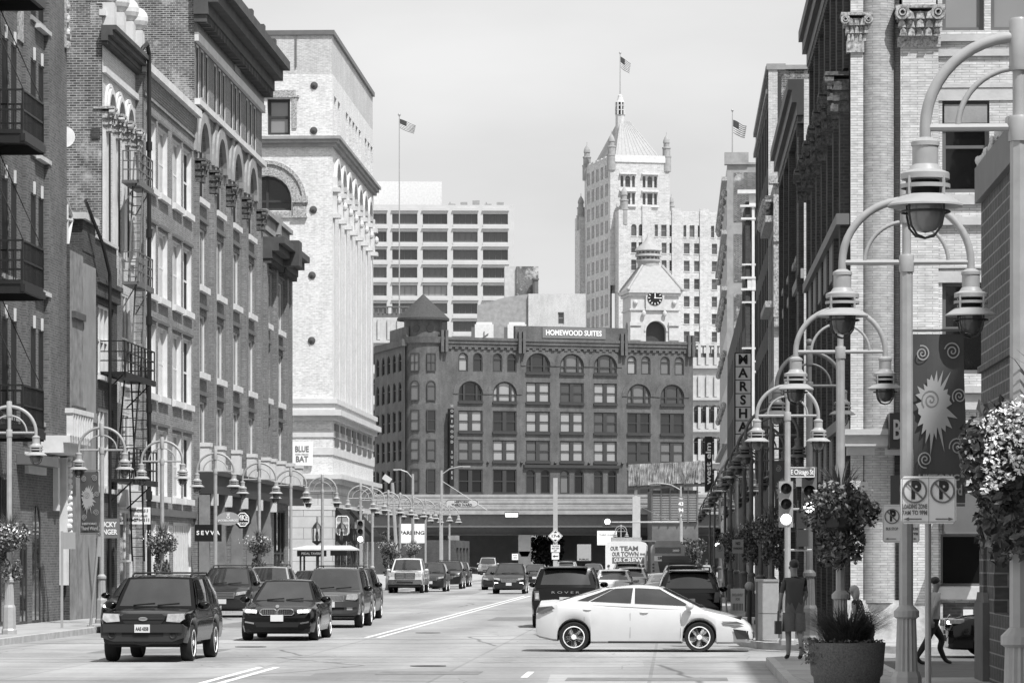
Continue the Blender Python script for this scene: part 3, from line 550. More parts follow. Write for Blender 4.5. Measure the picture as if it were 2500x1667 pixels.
for i in range(22): k.prism([(i+.05, 22.4), (i+.3, 22.4), (i+.25, 22.85), (i+.05, 22.85)], -.5, -.08)
k.build('cornice', 'stone_dark', E_)
k = MB(M); k.box(-.1, -.75, 4.45, LE, -.004, 5.15); k.box(-.1, -.9, 5.15, LE, -.005, 5.32); k.build('shop_entablature', 'trim_dark', E_)
for i in range(5):
    u = max(.05, bays[0]-1.7+5.17*i); k = MB(M); k.box(u, -.56, 5.325, u+.7, -.21, 6.25); k.box(u-.04, -.6, 6.25, u+.74, -.21, 6.4); k.build('bracket_block', 'stone_white', E_); k = MB(M); k.box(u+.1, -.85, 4.0, u+.55, -.61, 4.448); k.build('lower_bracket', 'stone_white', E_)
for i in range(5): k = MB(M); u = bays[0]-1.35+5.17*i; k.box(max(.05, u-.35), -.6, .15, u+.35, -.21, 4.4); k.build('shop_pier', 'pier_stone', E_)
# --- lower corniced building on the corner
YG = 154.75; G = bld('corner_shop_building', 'narrow brick corner building with a short dark bracketed cornice', OL, YG)
M = MRIGHT(0, 0); LG = 10.6; HG = 17.0; b = MB(); bays2 = [.35, 5.5]
rect = [(u, a, u+wW, c) for a, c in rows for u in bays2]; shop = [(.3, .2, 3.4, 4.2), (4.6, .2, 9.2, 4.2)]
facade(b, M, LG, 0, HG, rect+shop, .14, 0, 0); block(b, -22, 0, 0, 0, LG, HG, 'r'); b.build('wall', ['brick_mid', 'brick_mid', 'roofing'], G)
for h in rect: window(G, M, h, .14, 'paint_white', 'glass_mid', 2, 1, .06, .07, (.18, .24), 'stone_white', .1, (.12, .16, .22, 'trim_mid'))
for h in shop: window(G, M, h, .14, 'trim_dark', 'glass_black', 3, 2, .1, .08)
k = MB(M)
for u in (.02, 3.95, 8.4, 9.82): k.box(u, -.2, 5, u+.75, -.003, 15.4)
k.box(0, -.12, 14.95, LG, -.0045, 15.1); k.build('pilaster', 'brick_mid', G)
k = MB(); cornice(k, M, -.05, 5.2, 15.3, 16.25, 1.0, 0, .25); cornice(k, M, 5.6, LG+.2, 15.3, 16.25, 1.0, 0, .25); k.M = M; k.box(4.6, -1.15, 15.35, 5.9, -.01, 16.5); k.build('cornice', 'stone_dark', G)
k = MB(M); k.box(0, -.06, HG-.35, LG, .35, HG+.3); k.box(-.02, -.22, HG+.3, LG+.05, .4, HG+.5); k.box(4.9, -.25, HG-.2, 5.5, .3, HG+.7); k.build('parapet', 'stone_mid', G)
k = MB(M); k.box(0, 2.2, HG, 4.5, 6, HG+3.6); k.box(-.2, 1.2, HG+3.6, 5.2, 6.2, HG+4.1); k.build('roof_house', 'stone_mid', G)
k = MB(M); k.box(0, -.75, 4.45, LG, -.004, 5.15); k.box(0, -.9, 5.15, LG, -.005, 5.32); k.build('shop_entablature', 'trim_dark', G)
for i in range(4): u = .1+3.7*i; k = MB(M); k.box(u, -.56, 5.325, u+.66, -.21, 6.25); k.box(u-.04, -.6, 6.25, u+.7, -.21, 6.4); k.build('bracket_block', 'stone_white', G)
# --- tall white corner tower block
YF = 186.7; Fb = bld('white_corner_building', 'tall pale brick corner building with a blank end wall and round iron anchor plates', OL, YF)
LF = 25.3; HF = 30.0; WF = 15.5; b = MB(); MF = MFRONT(-WF, 0); MR_ = MRIGHT(0, 0)
def uf(px): return X(px, YF)-X(812, YF)+WF
zf = lambda py: Z(py, YF)
wt = (uf(652), 24.65, uf(708), 26.6); wa = (uf(590), 20.6, uf(711), 20.6+.55+(uf(711)-uf(590))/2, 1)
facade(b, MF, WF, 0, 27.9, [wt, wa], .45, 0, 0)
side_arch = [(1.1+3.35*i, 20.7, 3.2+3.35*i, 23.3, 1) for i in range(7)]
side_top = [(.9+q, 24.75, .9+q+1.35, 26.85) for q in (0, 2.1, 6.7, 8.7, 10.7, 12.7, 14.7, 18.6, 20.6, 22.6)]
facade(b, MR_, LF, 0, 27.9, side_arch+side_top, .35, 0, 0); block(b, -WF, 0, 0, 0, LF, 27.9, 'rf'); b.build('wall', ['brick_tower', 'stone_white', 'roofing'], Fb)
b = MB(); b.quad((-WF, .03, 27.9), (-.03, .03, 27.9), (-.03, .03, HF), (-WF, .03, HF)); b.quad((-.03, .03, 27.9), (-.03, LF, 27.9), (-.03, LF, HF), (-.03, .03, HF)); b.quad((-.03, LF, 27.9), (-WF, LF, 27.9), (-WF, LF, HF), (-.03, LF, HF)); b.quad((-WF, .03, HF), (-.03, .03, HF), (-.03, LF, HF), (-WF, LF, HF)); b.build('upper_wall', ['brick_patch' if 0 else 'brick_pale'], Fb)
k = MB(); k.box(-WF, -.08, HF, .1, .4, HF+.25); k.box(-.3, .4, HF, .1, LF, HF+.25); k.build('coping', 'trim_mid', Fb)
k = MB(MF)
for i in range(5): k.box(WF-2.0-3.75*i*.95, -.06, 28.3, WF-1.93-3.75*i*.95, .02, HF)
k.build('rain_pipe', 'trim_mid', Fb)
window(Fb, MF, wt, .45, 'trim_dark', 'glass_shade', 1, 2, .16, .1); window(Fb, MF, wa, .45, 'trim_dark', 'glass_black', 2, 2, .16, .1)
for h in side_arch: window(Fb, MR_, h, .35, 'stone_light', 'glass_mid', 2, 2, .08, .08)
for h in side_top: window(Fb, MR_, h, .35, 'stone_light', 'glass_mid', 1, 2, .08, .08)
k = MB(MF); u0, u1 = wt[0], wt[2]; k.box(u0-1.4, -.1, 26.65, u1+.5, -.004, 26.75); k.box(u0-1.4, -.07, 26.75, u1+.3, -.004, 27.05); k.box(u1+.12, -.07, 25.0, u1+.36, -.004, 26.65)
k.arch((wa[0]+wa[2])/2, wa[3]-(wa[2]-wa[0])/2, (wa[2]-wa[0])/2+.02, (wa[2]-wa[0])/2+.55, -.06, -.004, 20); k.arch((wa[0]+wa[2])/2, wa[3]-(wa[2]-wa[0])/2, (wa[2]-wa[0])/2+.6, (wa[2]-wa[0])/2+.8, -.14, -.005, 20)
k.box(wa[2]+.05, -.22, 21.0, uf(752), -.004, 21.35); k.box(wa[2]+.1, -.12, 20.3, uf(748), -.004, 21.0); k.box(wa[2]+.05, -.18, 20.2, uf(750), -.005, 20.3); k.box(wa[0], -.1, 20.2, wa[2], .4, 20.55); k.build('window_surround', 'ornament', Fb)
k = MB(); cornice(k, MF, 0, WF, 24.0, 24.55, .45, 0); cornice(k, MR_, 0, LF, 24.0, 24.55, .45, 0, 0, 1); k.build('cornice', 'stone_mid', Fb)
k = MB(MR_)
for i in range(7): h = side_arch[i]; r = 1.05; k.arch((h[0]+h[2])/2, h[3]-r, r+.02, r+.3, -.16, -.004, 12)
for i in range(8):
    u = .75+3.35*i-.3; u = min(u, LF-.4); k.box(u-.26, -.22, 20.4, u+.26, -.004, 22.4); k.box(u-.36, -.38, 21.6, u+.36, -.006, 21.85); k.ball((u, -.3, 21.15), (.2, .16, .24), 8, 6); k.box(u-.25, -.07, 10.4, u+.25, -.0045, 20.3)
    k.box(u-.38, -.4, 20.2, u+.38, -.005, 20.42)
k.build('corbelled_arcade', 'stone_white', Fb)
for px, py in ((767, 209), (766, 319), (765, 512), (762, 672), (761, 831)):
    k = MB(Matrix.Translation((uf(px)-WF, -.003, zf(py))) @ Matrix.Rotation(R(90), 4, 'X')); k.lathe([(.2, -.002), (.2, .04), (.15, .06), (.05, .09), (.04, .14)], n=20); k.build('anchor_plate', 'stone_dark', Fb, 30)
def band(k, z0, z1, p): k.M = MF; k.box(0, -p, z0, WF+p, -.004, z1); k.M = MR_; k.box(0, -p, z0, LF+.02, -.0042, z1)
k = MB(); band(k, 9.35, 9.6, .25); band(k, 9.6, 9.9, .5); band(k, 9.9, 10.25, .16); band(k, 10.25, 10.5, .28); band(k, 8.45, 8.8, .06); band(k, 7.5, 7.9, .06); band(k, 4.55, 4.8, .06); band(k, 5.55, 5.8, .06); band(k, 5.95, 6.2, .3); band(k, 6.2, 6.45, .55); band(k, .15, 1.2, .12); k.build('stone_band', 'stone_white', Fb)
k = MB(MF); k.box(0, -.04, 1.2, WF, -.003, 5.95); k.M = MR_
k.box(0, -.04, 1.2, LF, -.0035, 5.95); k.build('ashlar_base', 'ashlar', Fb)
for i in range(7):
    k = MB(MR_); k.box(1.0+3.4*i, -.06, 8.0, 3.2+3.4*i, -.004, 9.2); k.build('frieze_panel', 'trim_mid', Fb)
    k = MB(MR_); k.box(1.0+3.4*i, -.08, 1.0, 3.4+3.4*i, -.036, 4.6, 0); k.build('shop_window', 'glass_dark', Fb)
for q in (1.2, 9.5):
    k = MB(); k.add([(.06, q, 4.7), (1.4, q, 3.2), (1.4, q, 2.9), (.06, q, 2.9), (.06, q+5.5, 4.7), (1.4, q+5.5, 3.2), (1.4, q+5.5, 2.9), (.06, q+5.5, 2.9)], [(0, 1, 2, 3), (7, 6, 5, 4), (0, 4, 5, 1), (1, 5, 6, 2), (2, 6, 7, 3)]); k.build('awning', 'canvas_black', Fb)
# ------------------------------------------------------------------ RIGHT SIDE, nearest first
def rb(px): return YR(px)
# --- low block building at the right edge
N_ = bld('block_building', 'low dark block building at the right edge, behind the nearest flower basket', 4.8, 27.1)
M = MLEFT(0, 27.3); b = MB(); LN = 27.3; hl = [(2.2, 1.2, 8.5, 4.3), (10, 1.2, 16, 4.3), (18, .2, 24, 4.3)]
facade(b, M, LN, 0, 7.55, hl, .3, 0, 0); block(b, 0, 0, 0, 7, LN, 7.55, 'l'); b.M = M; b.box(0, -.06, 4.9, LN, -.003, 5.0); b.box(.25, -.05, 1.2, .95, -.0035, 4.4)
b.build('wall', ['brick_block', 'brick_block', 'roofing'], N_)
for h in hl: window(N_, M, h, .3, 'trim_dark', 'glass_black', 4, 1, .08, .08)
k = MB(M); k.box(-.02, -.1, 7.55, LN, .35, 8.1); k.build('parapet', 'trim_mid', N_)
k = MB(M)
for i in range(60): k.ball((.1+i*.1, -.02+random.uniform(-.08, .12), 8.13+random.uniform(0, .1)), (.07, .05, .07), 5, 4)
k.build('planting', 'paint_cream', N_)
k = MB(M); k.box(-.06, -.1, .02, 1.4, -.003, 1.35); k.prism([(-.02, 1.35), (1.4, 1.35), (1.2, 1.5), (.2, 1.5)], -.08, -.004); k.build('plinth', 'concrete_dark', N_)
t = thing('tall_building', 'tall brick block outside the picture to the right, shading the near corner', 'building', at(12.5, 0), -ST); b = MB(); hs = [(u, z, u+1.6, z+2.2) for u in range(2, 50, 4) for z in range(4, 28, 4)]
facade(b, MLEFT(0, 54), 54, 0, 28.7, hs, .3); block(b, 0, 0, 0, 30, 54, 28.7, 'l', 0, 0); b.build('wall', 'brick_mid', t)
# --- corner building with the round brick column
YR1 = 79.2; Q1 = bld('column_corner_building', 'pale brick corner building with a round column between pilasters with leafy capitals', OR, YR1)
L1 = 20.8; W1 = 24.0; H1 = 17.0; MF = MFRONT(0, 0); ML = MLEFT(0, L1); b = MB()
def u1_(px): return (px-2074)*YR1/FPX
def z1_(py): return Z(py, YR1)
fw_ = []
for i in range(9):
    u = u1_(2300)+1.6*i; fw_ += [(u, z1_(470), u+1.07, z1_(245)), (u, z1_(912), u+1.07, z1_(689))]
for i in range(6): u = u1_(2300)+2.4*i; fw_ += [(u, z1_(75), u+.95, 16.4), (u+1.1, z1_(75), u+2.1, 16.4)]
st_ = [(u1_(2296), z1_(1430), u1_(2296)+2.6, z1_(1303)), (6.5, .3, 9.5, 3.2)]
MW = MFRONT(u1_(2289), .12); sh = lambda h: (h[0]-u1_(2289), h[1], h[2]-u1_(2289), h[3])
facade(b, MW, W1-u1_(2289), 0, H1, [sh(h) for h in fw_+st_], .22, 0, 0)
sw = []
for i in range(6):
    u = .9+3.3*i
    sw += [(u, 10.4, u+2.0, 14.6, 1), (u, 6.3, u+2.0, 9.2), (u, .4, u+2.4, 4.6)]
facade(b, ML, L1, 0, H1, sw, .3, 3, 3); block(b, 0, .12, 0, W1, L1, H1, 'fl'); b.build('wall', ['brick_roman', 'brick_roman', 'roofing', 'brick_shade'], Q1)  # street side gets much darker brick, its shade set into the colour
for i, h in enumerate(fw_): window(Q1, MW, sh(h), .22, 'trim_mid', 'glass_shade' if h[1] > 13 else 'glass_black', 1, 2, .09, .08, None, None)
for h in st_: window(Q1, MW, sh(h), .22, 'trim_mid', 'glass_black', 1, 1, .06, .08)
for h in sw: window(Q1, ML, h, .3, 'trim_dark', 'glass_black', 2, 2, .09, .08)
for i in range(9):
    u = u1_(2300)+1.6*i
    for y in (470, 912): pass
    k = MB(MFRONT(0, .12)); k.box(u+.05, .03, z1_(300), u+1.02, .19, z1_(255)); k.build('roller_shade', 'stone_mid', Q1)
k = MB(); k.lathe([(.38, 4.9), (.38, 17.0)], (u1_(2144), .22, 0), 28); k.lathe([(.38, 1.0), (.38, 4.5)], (u1_(2146), .16, 0), 28); k.build('round_column', 'brick_column', Q1, 40)
k = MB(); k.box(.02, -.02, 4.9, u1_(2107), .6, 13.6); k.box(.02, -.02, 14.4, u1_(2107), .6, 17); k.box(u1_(2197), -.1, 4.9, u1_(2289), .3, 13.7); k.box(u1_(2197)+.05, -.06, 14.5, u1_(2289)-.05, .3, 17); k.box(u1_(2182), .36, .9, u1_(2197), .6, 17.0); k.box(.02, -.02, .95, u1_(2107), .6, 4.4); k.box(u1_(2197), -.1, .95, u1_(2289), .3, 4.5)
k.build('pilaster', 'brick_roman', Q1)
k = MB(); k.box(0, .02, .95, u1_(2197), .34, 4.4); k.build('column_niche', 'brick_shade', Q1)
k = MB(MF); capital(k, (u1_(2197)+u1_(2289))/2, -.02, 13.82, 14.52, .42, .56); k.box(u1_(2197)-.07, -.16, 13.6, u1_(2289)+.05, -.003, 13.82); k.build('capital', 'ornament', Q1)
k = MB(MF); capital(k, .16, .1, 13.75, 14.4, .2, .36); k.box(-.07, -.08, 13.5, u1_(2107)+.02, .2, 13.75); k.build('capital', 'ornament', Q1)
k = MB(MF); u0 = u1_(2289)
for y0, y1, p in ((102, 86, .09), (138, 121, .06), (215, 205, .05), (550, 530, .1), (500, 478, .08), (690, 662, .04), (246, 216, .03), (655, 650, .06), (960, 945, .22), (1000, 962, .12), (1085, 1066, .14)): k.box(u0, .12-p, z1_(y0), W1, .117, z1_(y1))
k.box(-.12, -.4, 4.55, u0+.1, .6, 4.8); k.box(-.2, -.5, 4.8, u0+.1, .7, 4.93); k.box(-.06, -.2, 4.35, u0, .55, 4.55); k.box(.0, -.12, 3.55, u0, .5, 3.75); k.box(u0, -.02, z1_(1462), W1, .115, z1_(1432)); k.build('stone_band', 'stone_light', Q1)
k = MB(MF); k.box(-.1, -.1, .12, u0+.1, .5, .97); k.box(-.06, -.06, .97, u0+.05, .5, 1.06); k.build('stone_base', 'stone_rock', Q1)
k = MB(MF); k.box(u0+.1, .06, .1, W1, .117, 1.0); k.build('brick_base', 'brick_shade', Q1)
k = MB(MF); k.box(u1_(2350), .03, .62, u1_(2374), .06, .85); k.build('vent', 'paint_white', Q1)
k = MB(MF); k.box(u1_(2300), -.9, z1_(1303), u1_(2420), .1, z1_(1298)); k.prism([(u1_(2300), z1_(1298)), (u1_(2420), z1_(1298)), (u1_(2420), z1_(1190)), (u1_(2300), z1_(1215))], -.5, .1); k.build('canopy', 'trim_mid', Q1)
k = MB(ML); cornice(k, ML, 0, L1+.4, 16.1, 17.1, .42, 0, .5); k.M = MF; k.box(-.42, -.4, 16.85, W1, .1, 17.3); k.build('cornice', 'trim_dark', Q1)
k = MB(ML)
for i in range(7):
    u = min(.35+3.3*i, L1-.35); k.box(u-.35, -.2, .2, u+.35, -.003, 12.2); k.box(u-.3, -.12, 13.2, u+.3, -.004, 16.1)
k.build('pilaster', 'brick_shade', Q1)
for i in range(7): u = min(.35+3.3*i, L1-.4); k = MB(ML); capital(k, u, -.2, 12.2, 13.1, .34, .5); k.build('capital', 'ornament_dark', Q1)
for z in (4.9, 9.6):
    k = MB(ML); k.box(0, -.3, z, L1, -.005, z+.25)
    for i in range(5): k.prism([(1.2+3.3*i, z-.9), (2.9+3.3*i, z-.9), (2.9+3.3*i, z), (1.2+3.3*i, z)], -.18, -.006)
    k.build('spandrel', 'trim_mid', Q1)
sg = thing('hanging_shop_sign', 'dark box sign with carved letters under the column building ledge', 'sign', at(OR, YR1-.02), -ST)
k = MB(); k.box(u1_(2165), -1.0, z1_(1098), u1_(2258), -.06, z1_(1012)); k.build('sign_box', 'sign_black', sg); text(sg, 'B   N', u1_(2211), -1.012, z1_(1055), .62, 'trim_mid', None, .006, .012, .7)
# --- dark row building with narrow bays
Q2 = bld('bay_building', 'dark brick row building of tall narrow bays, in shade beyond the column building', OR, 107.0); L2 = 19.3; H2 = 16.7
M = MLEFT(0, L2); b = MB(); hs = [(u, z, u+1.5, z+2.4+(1.2 if z > 11 else 0), z > 11) for u in (.9, 3.3, 6.3, 8.7, 11.8, 14.2, 16.7) for z in (11.6, 8.0, 4.9)]
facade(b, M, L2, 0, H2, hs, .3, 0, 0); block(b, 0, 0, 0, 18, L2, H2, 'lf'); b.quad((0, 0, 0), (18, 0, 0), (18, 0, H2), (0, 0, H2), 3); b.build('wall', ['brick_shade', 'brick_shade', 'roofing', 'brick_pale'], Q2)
for h in hs: window(Q2, M, h, .3, 'trim_mid', 'glass_black', 1, 2, .08, .08, (.12, .18), 'stone_mid')
k = MB(M)
for u in (.1, 5.4, 10.8, 18.4): k.box(u, -.2, 0, u+.7, -.003, 15.6)
k.build('pilaster', 'brick_shade', Q2)
k = MB(); cornice(k, M, 0, L2+.1, 15.6, 16.7, .5, 0, .4); k.build('cornice', 'trim_dark', Q2)
k = MB(M); k.box(0, -.25, 4.2, L2, -.004, 4.6); k.box(0, -.1, 10.6, L2, -.0045, 10.9); k.build('string_course', 'stone_mid', Q2)
# --- narrow building with a white end pier
Q3 = bld('ornate_building', 'narrow building with a white stuccoed end wall and carved front, before the tall brick wall', OR, 139.0); L3 = 7.4; H3 = 17.0
M = MLEFT(0, L3); b = MB(); hs = [(u, z, u+1.6, z+2.5) for u in (.7, 3.0, 5.2) for z in (12.5, 9.2, 5.6)]
facade(b, M, L3, 0, H3, hs, .3, 3, 3); block(b, 0, 0, 0, 16, L3, H3, 'lf'); b.quad((0, 0, 0), (16, 0, 0), (16, 0, 11.6), (0, 0, 11.6), 0); b.quad((0, 0, 11.6), (16, 0, 11.6), (16, 0, H3), (0, 0, H3), 1); b.build('wall', ['brick_pale', 'paint_cream', 'roofing', 'stone_mid'], Q3)
for h in hs: window(Q3, M, h, .3, 'trim_mid', 'glass_black', 1, 2, .08, .08)
k = MB(MF); k.box(-.02, -.16, 14.6, 2, -.003, 14.75); k.box(-.2, -.3, 16.9, 2, .3, 17.2); k.box(-.02, -.1, 11.6, .3, -.004, H3); k.box(.0, -.2, 11.2, 2, -.004, 11.55); k.M = M
for z in (16.2, 15.4, 12.0): k.box(0, -.35, z, L3, -.003, z+.25)
for i in range(16): k.ball((.4+i*.45, -.3, 15.85+.3*(i % 2)), (.2, .22, .25), 7, 5)
k.build('carved_cornice', 'ornament', Q3)
# --- tall brick building with the worn end wall
Q4 = bld('brick_tall_building', 'tall brick building with a light weathered end wall on the right side of the street', OR, 146.5); L4 = 23.6; H4 = 22.5
M = MLEFT(0, L4); b = MB(); hs = [(u, z, u+1.7, z+2.5) for u in (.8, 3.4, 6.4, 9.0, 12, 14.6, 17.6, 20.4) for z in (18.6, 15.2, 11.8, 8.4, 5.0)]
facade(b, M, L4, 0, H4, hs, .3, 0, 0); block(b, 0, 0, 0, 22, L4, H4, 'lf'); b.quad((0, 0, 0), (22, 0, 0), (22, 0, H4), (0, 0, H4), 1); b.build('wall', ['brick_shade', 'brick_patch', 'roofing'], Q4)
for h in hs: window(Q4, M, h, .3, 'trim_dark', 'glass_black', 1, 2, .08, .08)
k = MB(MF); k.box(-.02, -.1, 0, .36, -.003, H4); k.build('corner_pier', 'brick_pale', Q4)
k = MB(MF); k.box(.36, -.05, 3, .52, -.004, 22.2); k.build('drainpipe', 'trim_dark', Q4)
k = MB(MF); k.box(-.1, -.15, H4, .7, .4, H4+.25); k.box(.7, -.1, H4+.02, 22, .3, H4+.2); k.M = M; k.box(0, -.12, H4, L4-.4, .3, H4+.22); k.box(0, -.12, 21.5, L4, -.004, 21.7); k.build('coping', 'stone_mid', Q4)
# --- modern building with white framed balconies
Q5 = bld('balcony_building', 'modern building with white framed balconies and dark recesses', OR, 194.0); L5 = 9.8; H5 = 22.4
M = MLEFT(0, L5); b = MB(); hs = [(u, z, u+2.2, z+2.4) for u in (.8, 4.0, 7.2) for z in (18.5, 15, 11.5, 8, 4.5)]
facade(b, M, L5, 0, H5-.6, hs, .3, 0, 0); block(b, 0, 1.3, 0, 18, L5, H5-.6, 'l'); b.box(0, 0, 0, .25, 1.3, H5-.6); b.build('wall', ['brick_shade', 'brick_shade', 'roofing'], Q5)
for h in hs: window(Q5, M, h, .3, 'trim_mid', 'glass_black', 2, 1, .08, .08)
k = MB(MF); z5 = lambda y: Z(y, 194)
for y0, y1, p in ((465, 474, .35), (501, 506, .2), (532, 537, .15), (644, 648, .1), (676, 681, .15), (704, 709, .15), (736, 740, .1), (848, 852, .1), (880, 884, .1), (905, 910, .1)): k.box(-.1-p, -p, z5(y1), 3, .6, z5(y0))
k.box(.2, -.1, z5(502), 3, -.02, z5(474)); k.box(.1, -.1, z5(704), 3, -.02, z5(681)); k.box(.35, -.12, .2, .5, .03, z5(506)); k.box(1.4, -.1, z5(912), 1.7, .02, z5(884)); k.build('balcony_frame', 'paint_white', Q5)
for y0, y1 in ((537, 644), (648, 676), (740, 848), (709, 736), (852, 880)): k = MB(MF); k.quad((.55, 1.25, z5(y1)), (3, 1.25, z5(y1)), (3, 1.25, z5(y0)), (.55, 1.25, z5(y0))); k.build('balcony_glass', 'glass_dark', Q5)
# --- stone building with the flag
Q6 = bld('stone_building', 'light stone building with brick infill patches and a flag on its roof', OR, 261.0); L6 = 42; H6 = 31.4
M = MLEFT(0, L6); b = MB(); hs = [(u, z, u+2, z+2.6, z > 26) for u in range(2, 40, 4) for z in (27, 23, 19, 15, 11, 7)]
facade(b, M, L6, 0, H6, hs, .35, 1, 1); block(b, 0, 0, 0, 24, L6, H6, 'l'); b.build('wall', ['stone_mid', 'stone_light', 'roofing'], Q6)
for h in hs[:40]: window(Q6, M, h, .35, 'stone_mid', 'glass_dark', 1, 2, .1, .08)
k = MB(MF)
for z0, z1 in ((27.1, 30.8), (22.6, 26.2), (17.7, 21.7), (12.5, 16.6), (7.6, 11.4)): k.box(.5, -.03, z0, 14, -.003, z1)
k.build('brick_infill', 'brick_patch', Q6)
k = MB(M); 
for z in (6.2, 10.2, 22.0, 26.2, 30.2): k.box(0, -.4, z, L6, -.004, z+.3)
for i in range(30): k.ball((L6-.6-i*1.3, -.2, [29.3, 25.3, 21.4, 17.5, 13.6][i % 5]), (.25, .25, .3), 7, 5)
k.build('carved_course', 'ornament', Q6)
k = MB(MF); k.box(-.2, -.2, H6, 1.6, .6, H6+.9); k.box(1.6, -.1, H6, 24, .4, H6+.15); k.build('parapet', 'stone_mid', Q6)
# --- last stone fronts down the right side
Q8 = bld('brick_shop_building', 'plain dark brick building between the balcony building and the flag building', OR, 204.0); L8 = 56; H8 = 17; M = MLEFT(0, L8); b = MB(); hs = [(u, z, u+2, z+2.4) for u in range(2, 54, 5) for z in (13, 9, 5)]
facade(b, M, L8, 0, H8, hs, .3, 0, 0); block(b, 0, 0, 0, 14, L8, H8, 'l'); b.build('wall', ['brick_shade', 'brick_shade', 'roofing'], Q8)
for h in hs: window(Q8, M, h, .3, 'trim_mid', 'glass_dark', 1, 2, .1, .08)

# ------------------------------------------------------------------ BACKGROUND
class Face:
    """an upright facade frame in plan: left end seen at column px0 and distance Y0, turned by a; converts photo columns to metres along it"""
    def __init__(s, px0, Y0, a, dx=0): s.x0 = X(px0, Y0)+dx; s.Y0 = Y0; s.a = a; s.c = math.cos(a); s.s = math.sin(a)
    def u(s, px): k = (px-1250)/FPX; return (k*s.Y0-s.x0)/(s.c-k*s.s)
    def z(s, py, px): return Z(py, s.Y0+s.u(px)*s.s)
    def thing(s, name, label, cat='building'): return thing(name, label, cat, (s.x0, s.Y0, 0), s.a)
# --- dark brick hotel with the round corner turret
HF_ = Face(1030, 462, R(18.8)); H = HF_.thing('corner_turret_hotel', 'dark brick hotel with round arched windows, corner turret and lettered roof sign')
uh = HF_.u; WH = uh(1692); HH = 31.2; MF = MFRONT(0, 0); b = MB()
cw = [(uh(a), uh(c)) for a, c in ((1119, 1178), (1203, 1261), (1284, 1343), (1367, 1425), (1449.5, 1506), (1531, 1588), (1612, 1670))]
zr = [(26.7, 29.2), (22.7, 25.4), (18.7, 21.5), (14.8, 17.6), (10.5, 13.7)]
hp = []; 
for i, (a, c) in enumerate(cw):
    w_ = c-a; mid = (a+c)/2
    for r_, (z0, z1) in enumerate(zr):
        if r_ == 0 and i in (0, 1, 5, 6) or r_ == 4 and i in (2, 3, 4): hp += [((a, z0, a+w_*.4, z1, 1), 's'), ((c-w_*.4, z0, c, z1, 1), 's')]
        elif r_ == 0 or r_ == 1 and i in (0, 1, 5, 6): hp.append(((a, z0, c, max(z1, z0+w_/2+.9), 1), 'a'))
        else: hp.append(((a, z0, c, z1), 'r'))
facade(b, MF, WH, 0, HH, [h for h, q in hp], .3, 0, 0); block(b, 0, 0, 0, WH, 22, HH, 'fl'); b.build('wall', ['brick_hotel', 'trim_dark', 'roofing'], H)
random.seed(3)
for h, q in hp:
    cu = random.choice(['glass_curtain', 'glass_curtain', 'glass_sheer', 'glass_sheer', 'glass_dark', 'glass_mid'])
    if h[1] < 12: cu = random.choice(['glass_sheer', 'glass_black', 'glass_dark'])
    if q == 's': window(H, MF, h, .3, 'trim_dark', cu, 1, 2, .16, .2)
    elif q == 'a': window(H, MF, h, .3, 'trim_dark', cu, 1, 2, .16, .2, (.25, .28), 'trim_dark', 0, None, .24)
    else: window(H, MF, h, .3, 'trim_dark', cu, 2, 2, .16, .2, (.25, .28), 'trim_dark', .55)
k = MB(MF)
for h, q in hp:
    if q == 'a': r = (h[2]-h[0])/2; k.arch((h[0]+h[2])/2, h[3]-r, r+.03, r+.75, -.1, -.003, 14)
k.build('arch_moulding', 'brick_hotel', H)
k = MB(MF)
for i in range(6):
    u = (cw[i][1]+cw[i+1][0])/2
    for z in (10.2, 14.6): k.ball((u, -.15, z), .2, 6, 5)
for a in (uh(1113), uh(1290)): pass
k.box(uh(1278), -.4, 13.95, uh(1512), -.003, 14.35); k.box(0, -.5, 9.0, WH, -.004, 9.5); k.build('ledge', 'trim_dark', H)
k = MB(); cornice(k, MF, -.2, WH+.2, 29.95, HH, .55, 0, .9); k.M = MF
for px in (1082, 1271, 1520, 1684): k.box(uh(px)-.5, -.75, 29.2, uh(px)-.1, -.006, HH+.9); k.box(uh(px)+.1, -.75, 29.2, uh(px)+.5, -.006, HH+.9)
k.box(uh(1256), -.3, HH, uh(1530), .4, HH+1.7); k.build('cornice', 'brick_hotel', H)
k = MB(MF); k.box(uh(1322), -.42, HH+.15, uh(1476), -.31, HH+1.6); k.build('roof_sign', 'sign_grey', H); text(H, 'HOMEWOOD SUITES', uh(1398), -.44, HH+.85, .98, 'sign_white', MF, .03, .02, uh(1466)-uh(1330))
k = MB(MF); k.box(0, -.35, 0, WH, -.002, 9.0)
for i in range(12): k.box(i*3.3, -.6, 0, i*3.3+1.1, -.36, 9.0)
k.build('base', 'stone_mid', H)
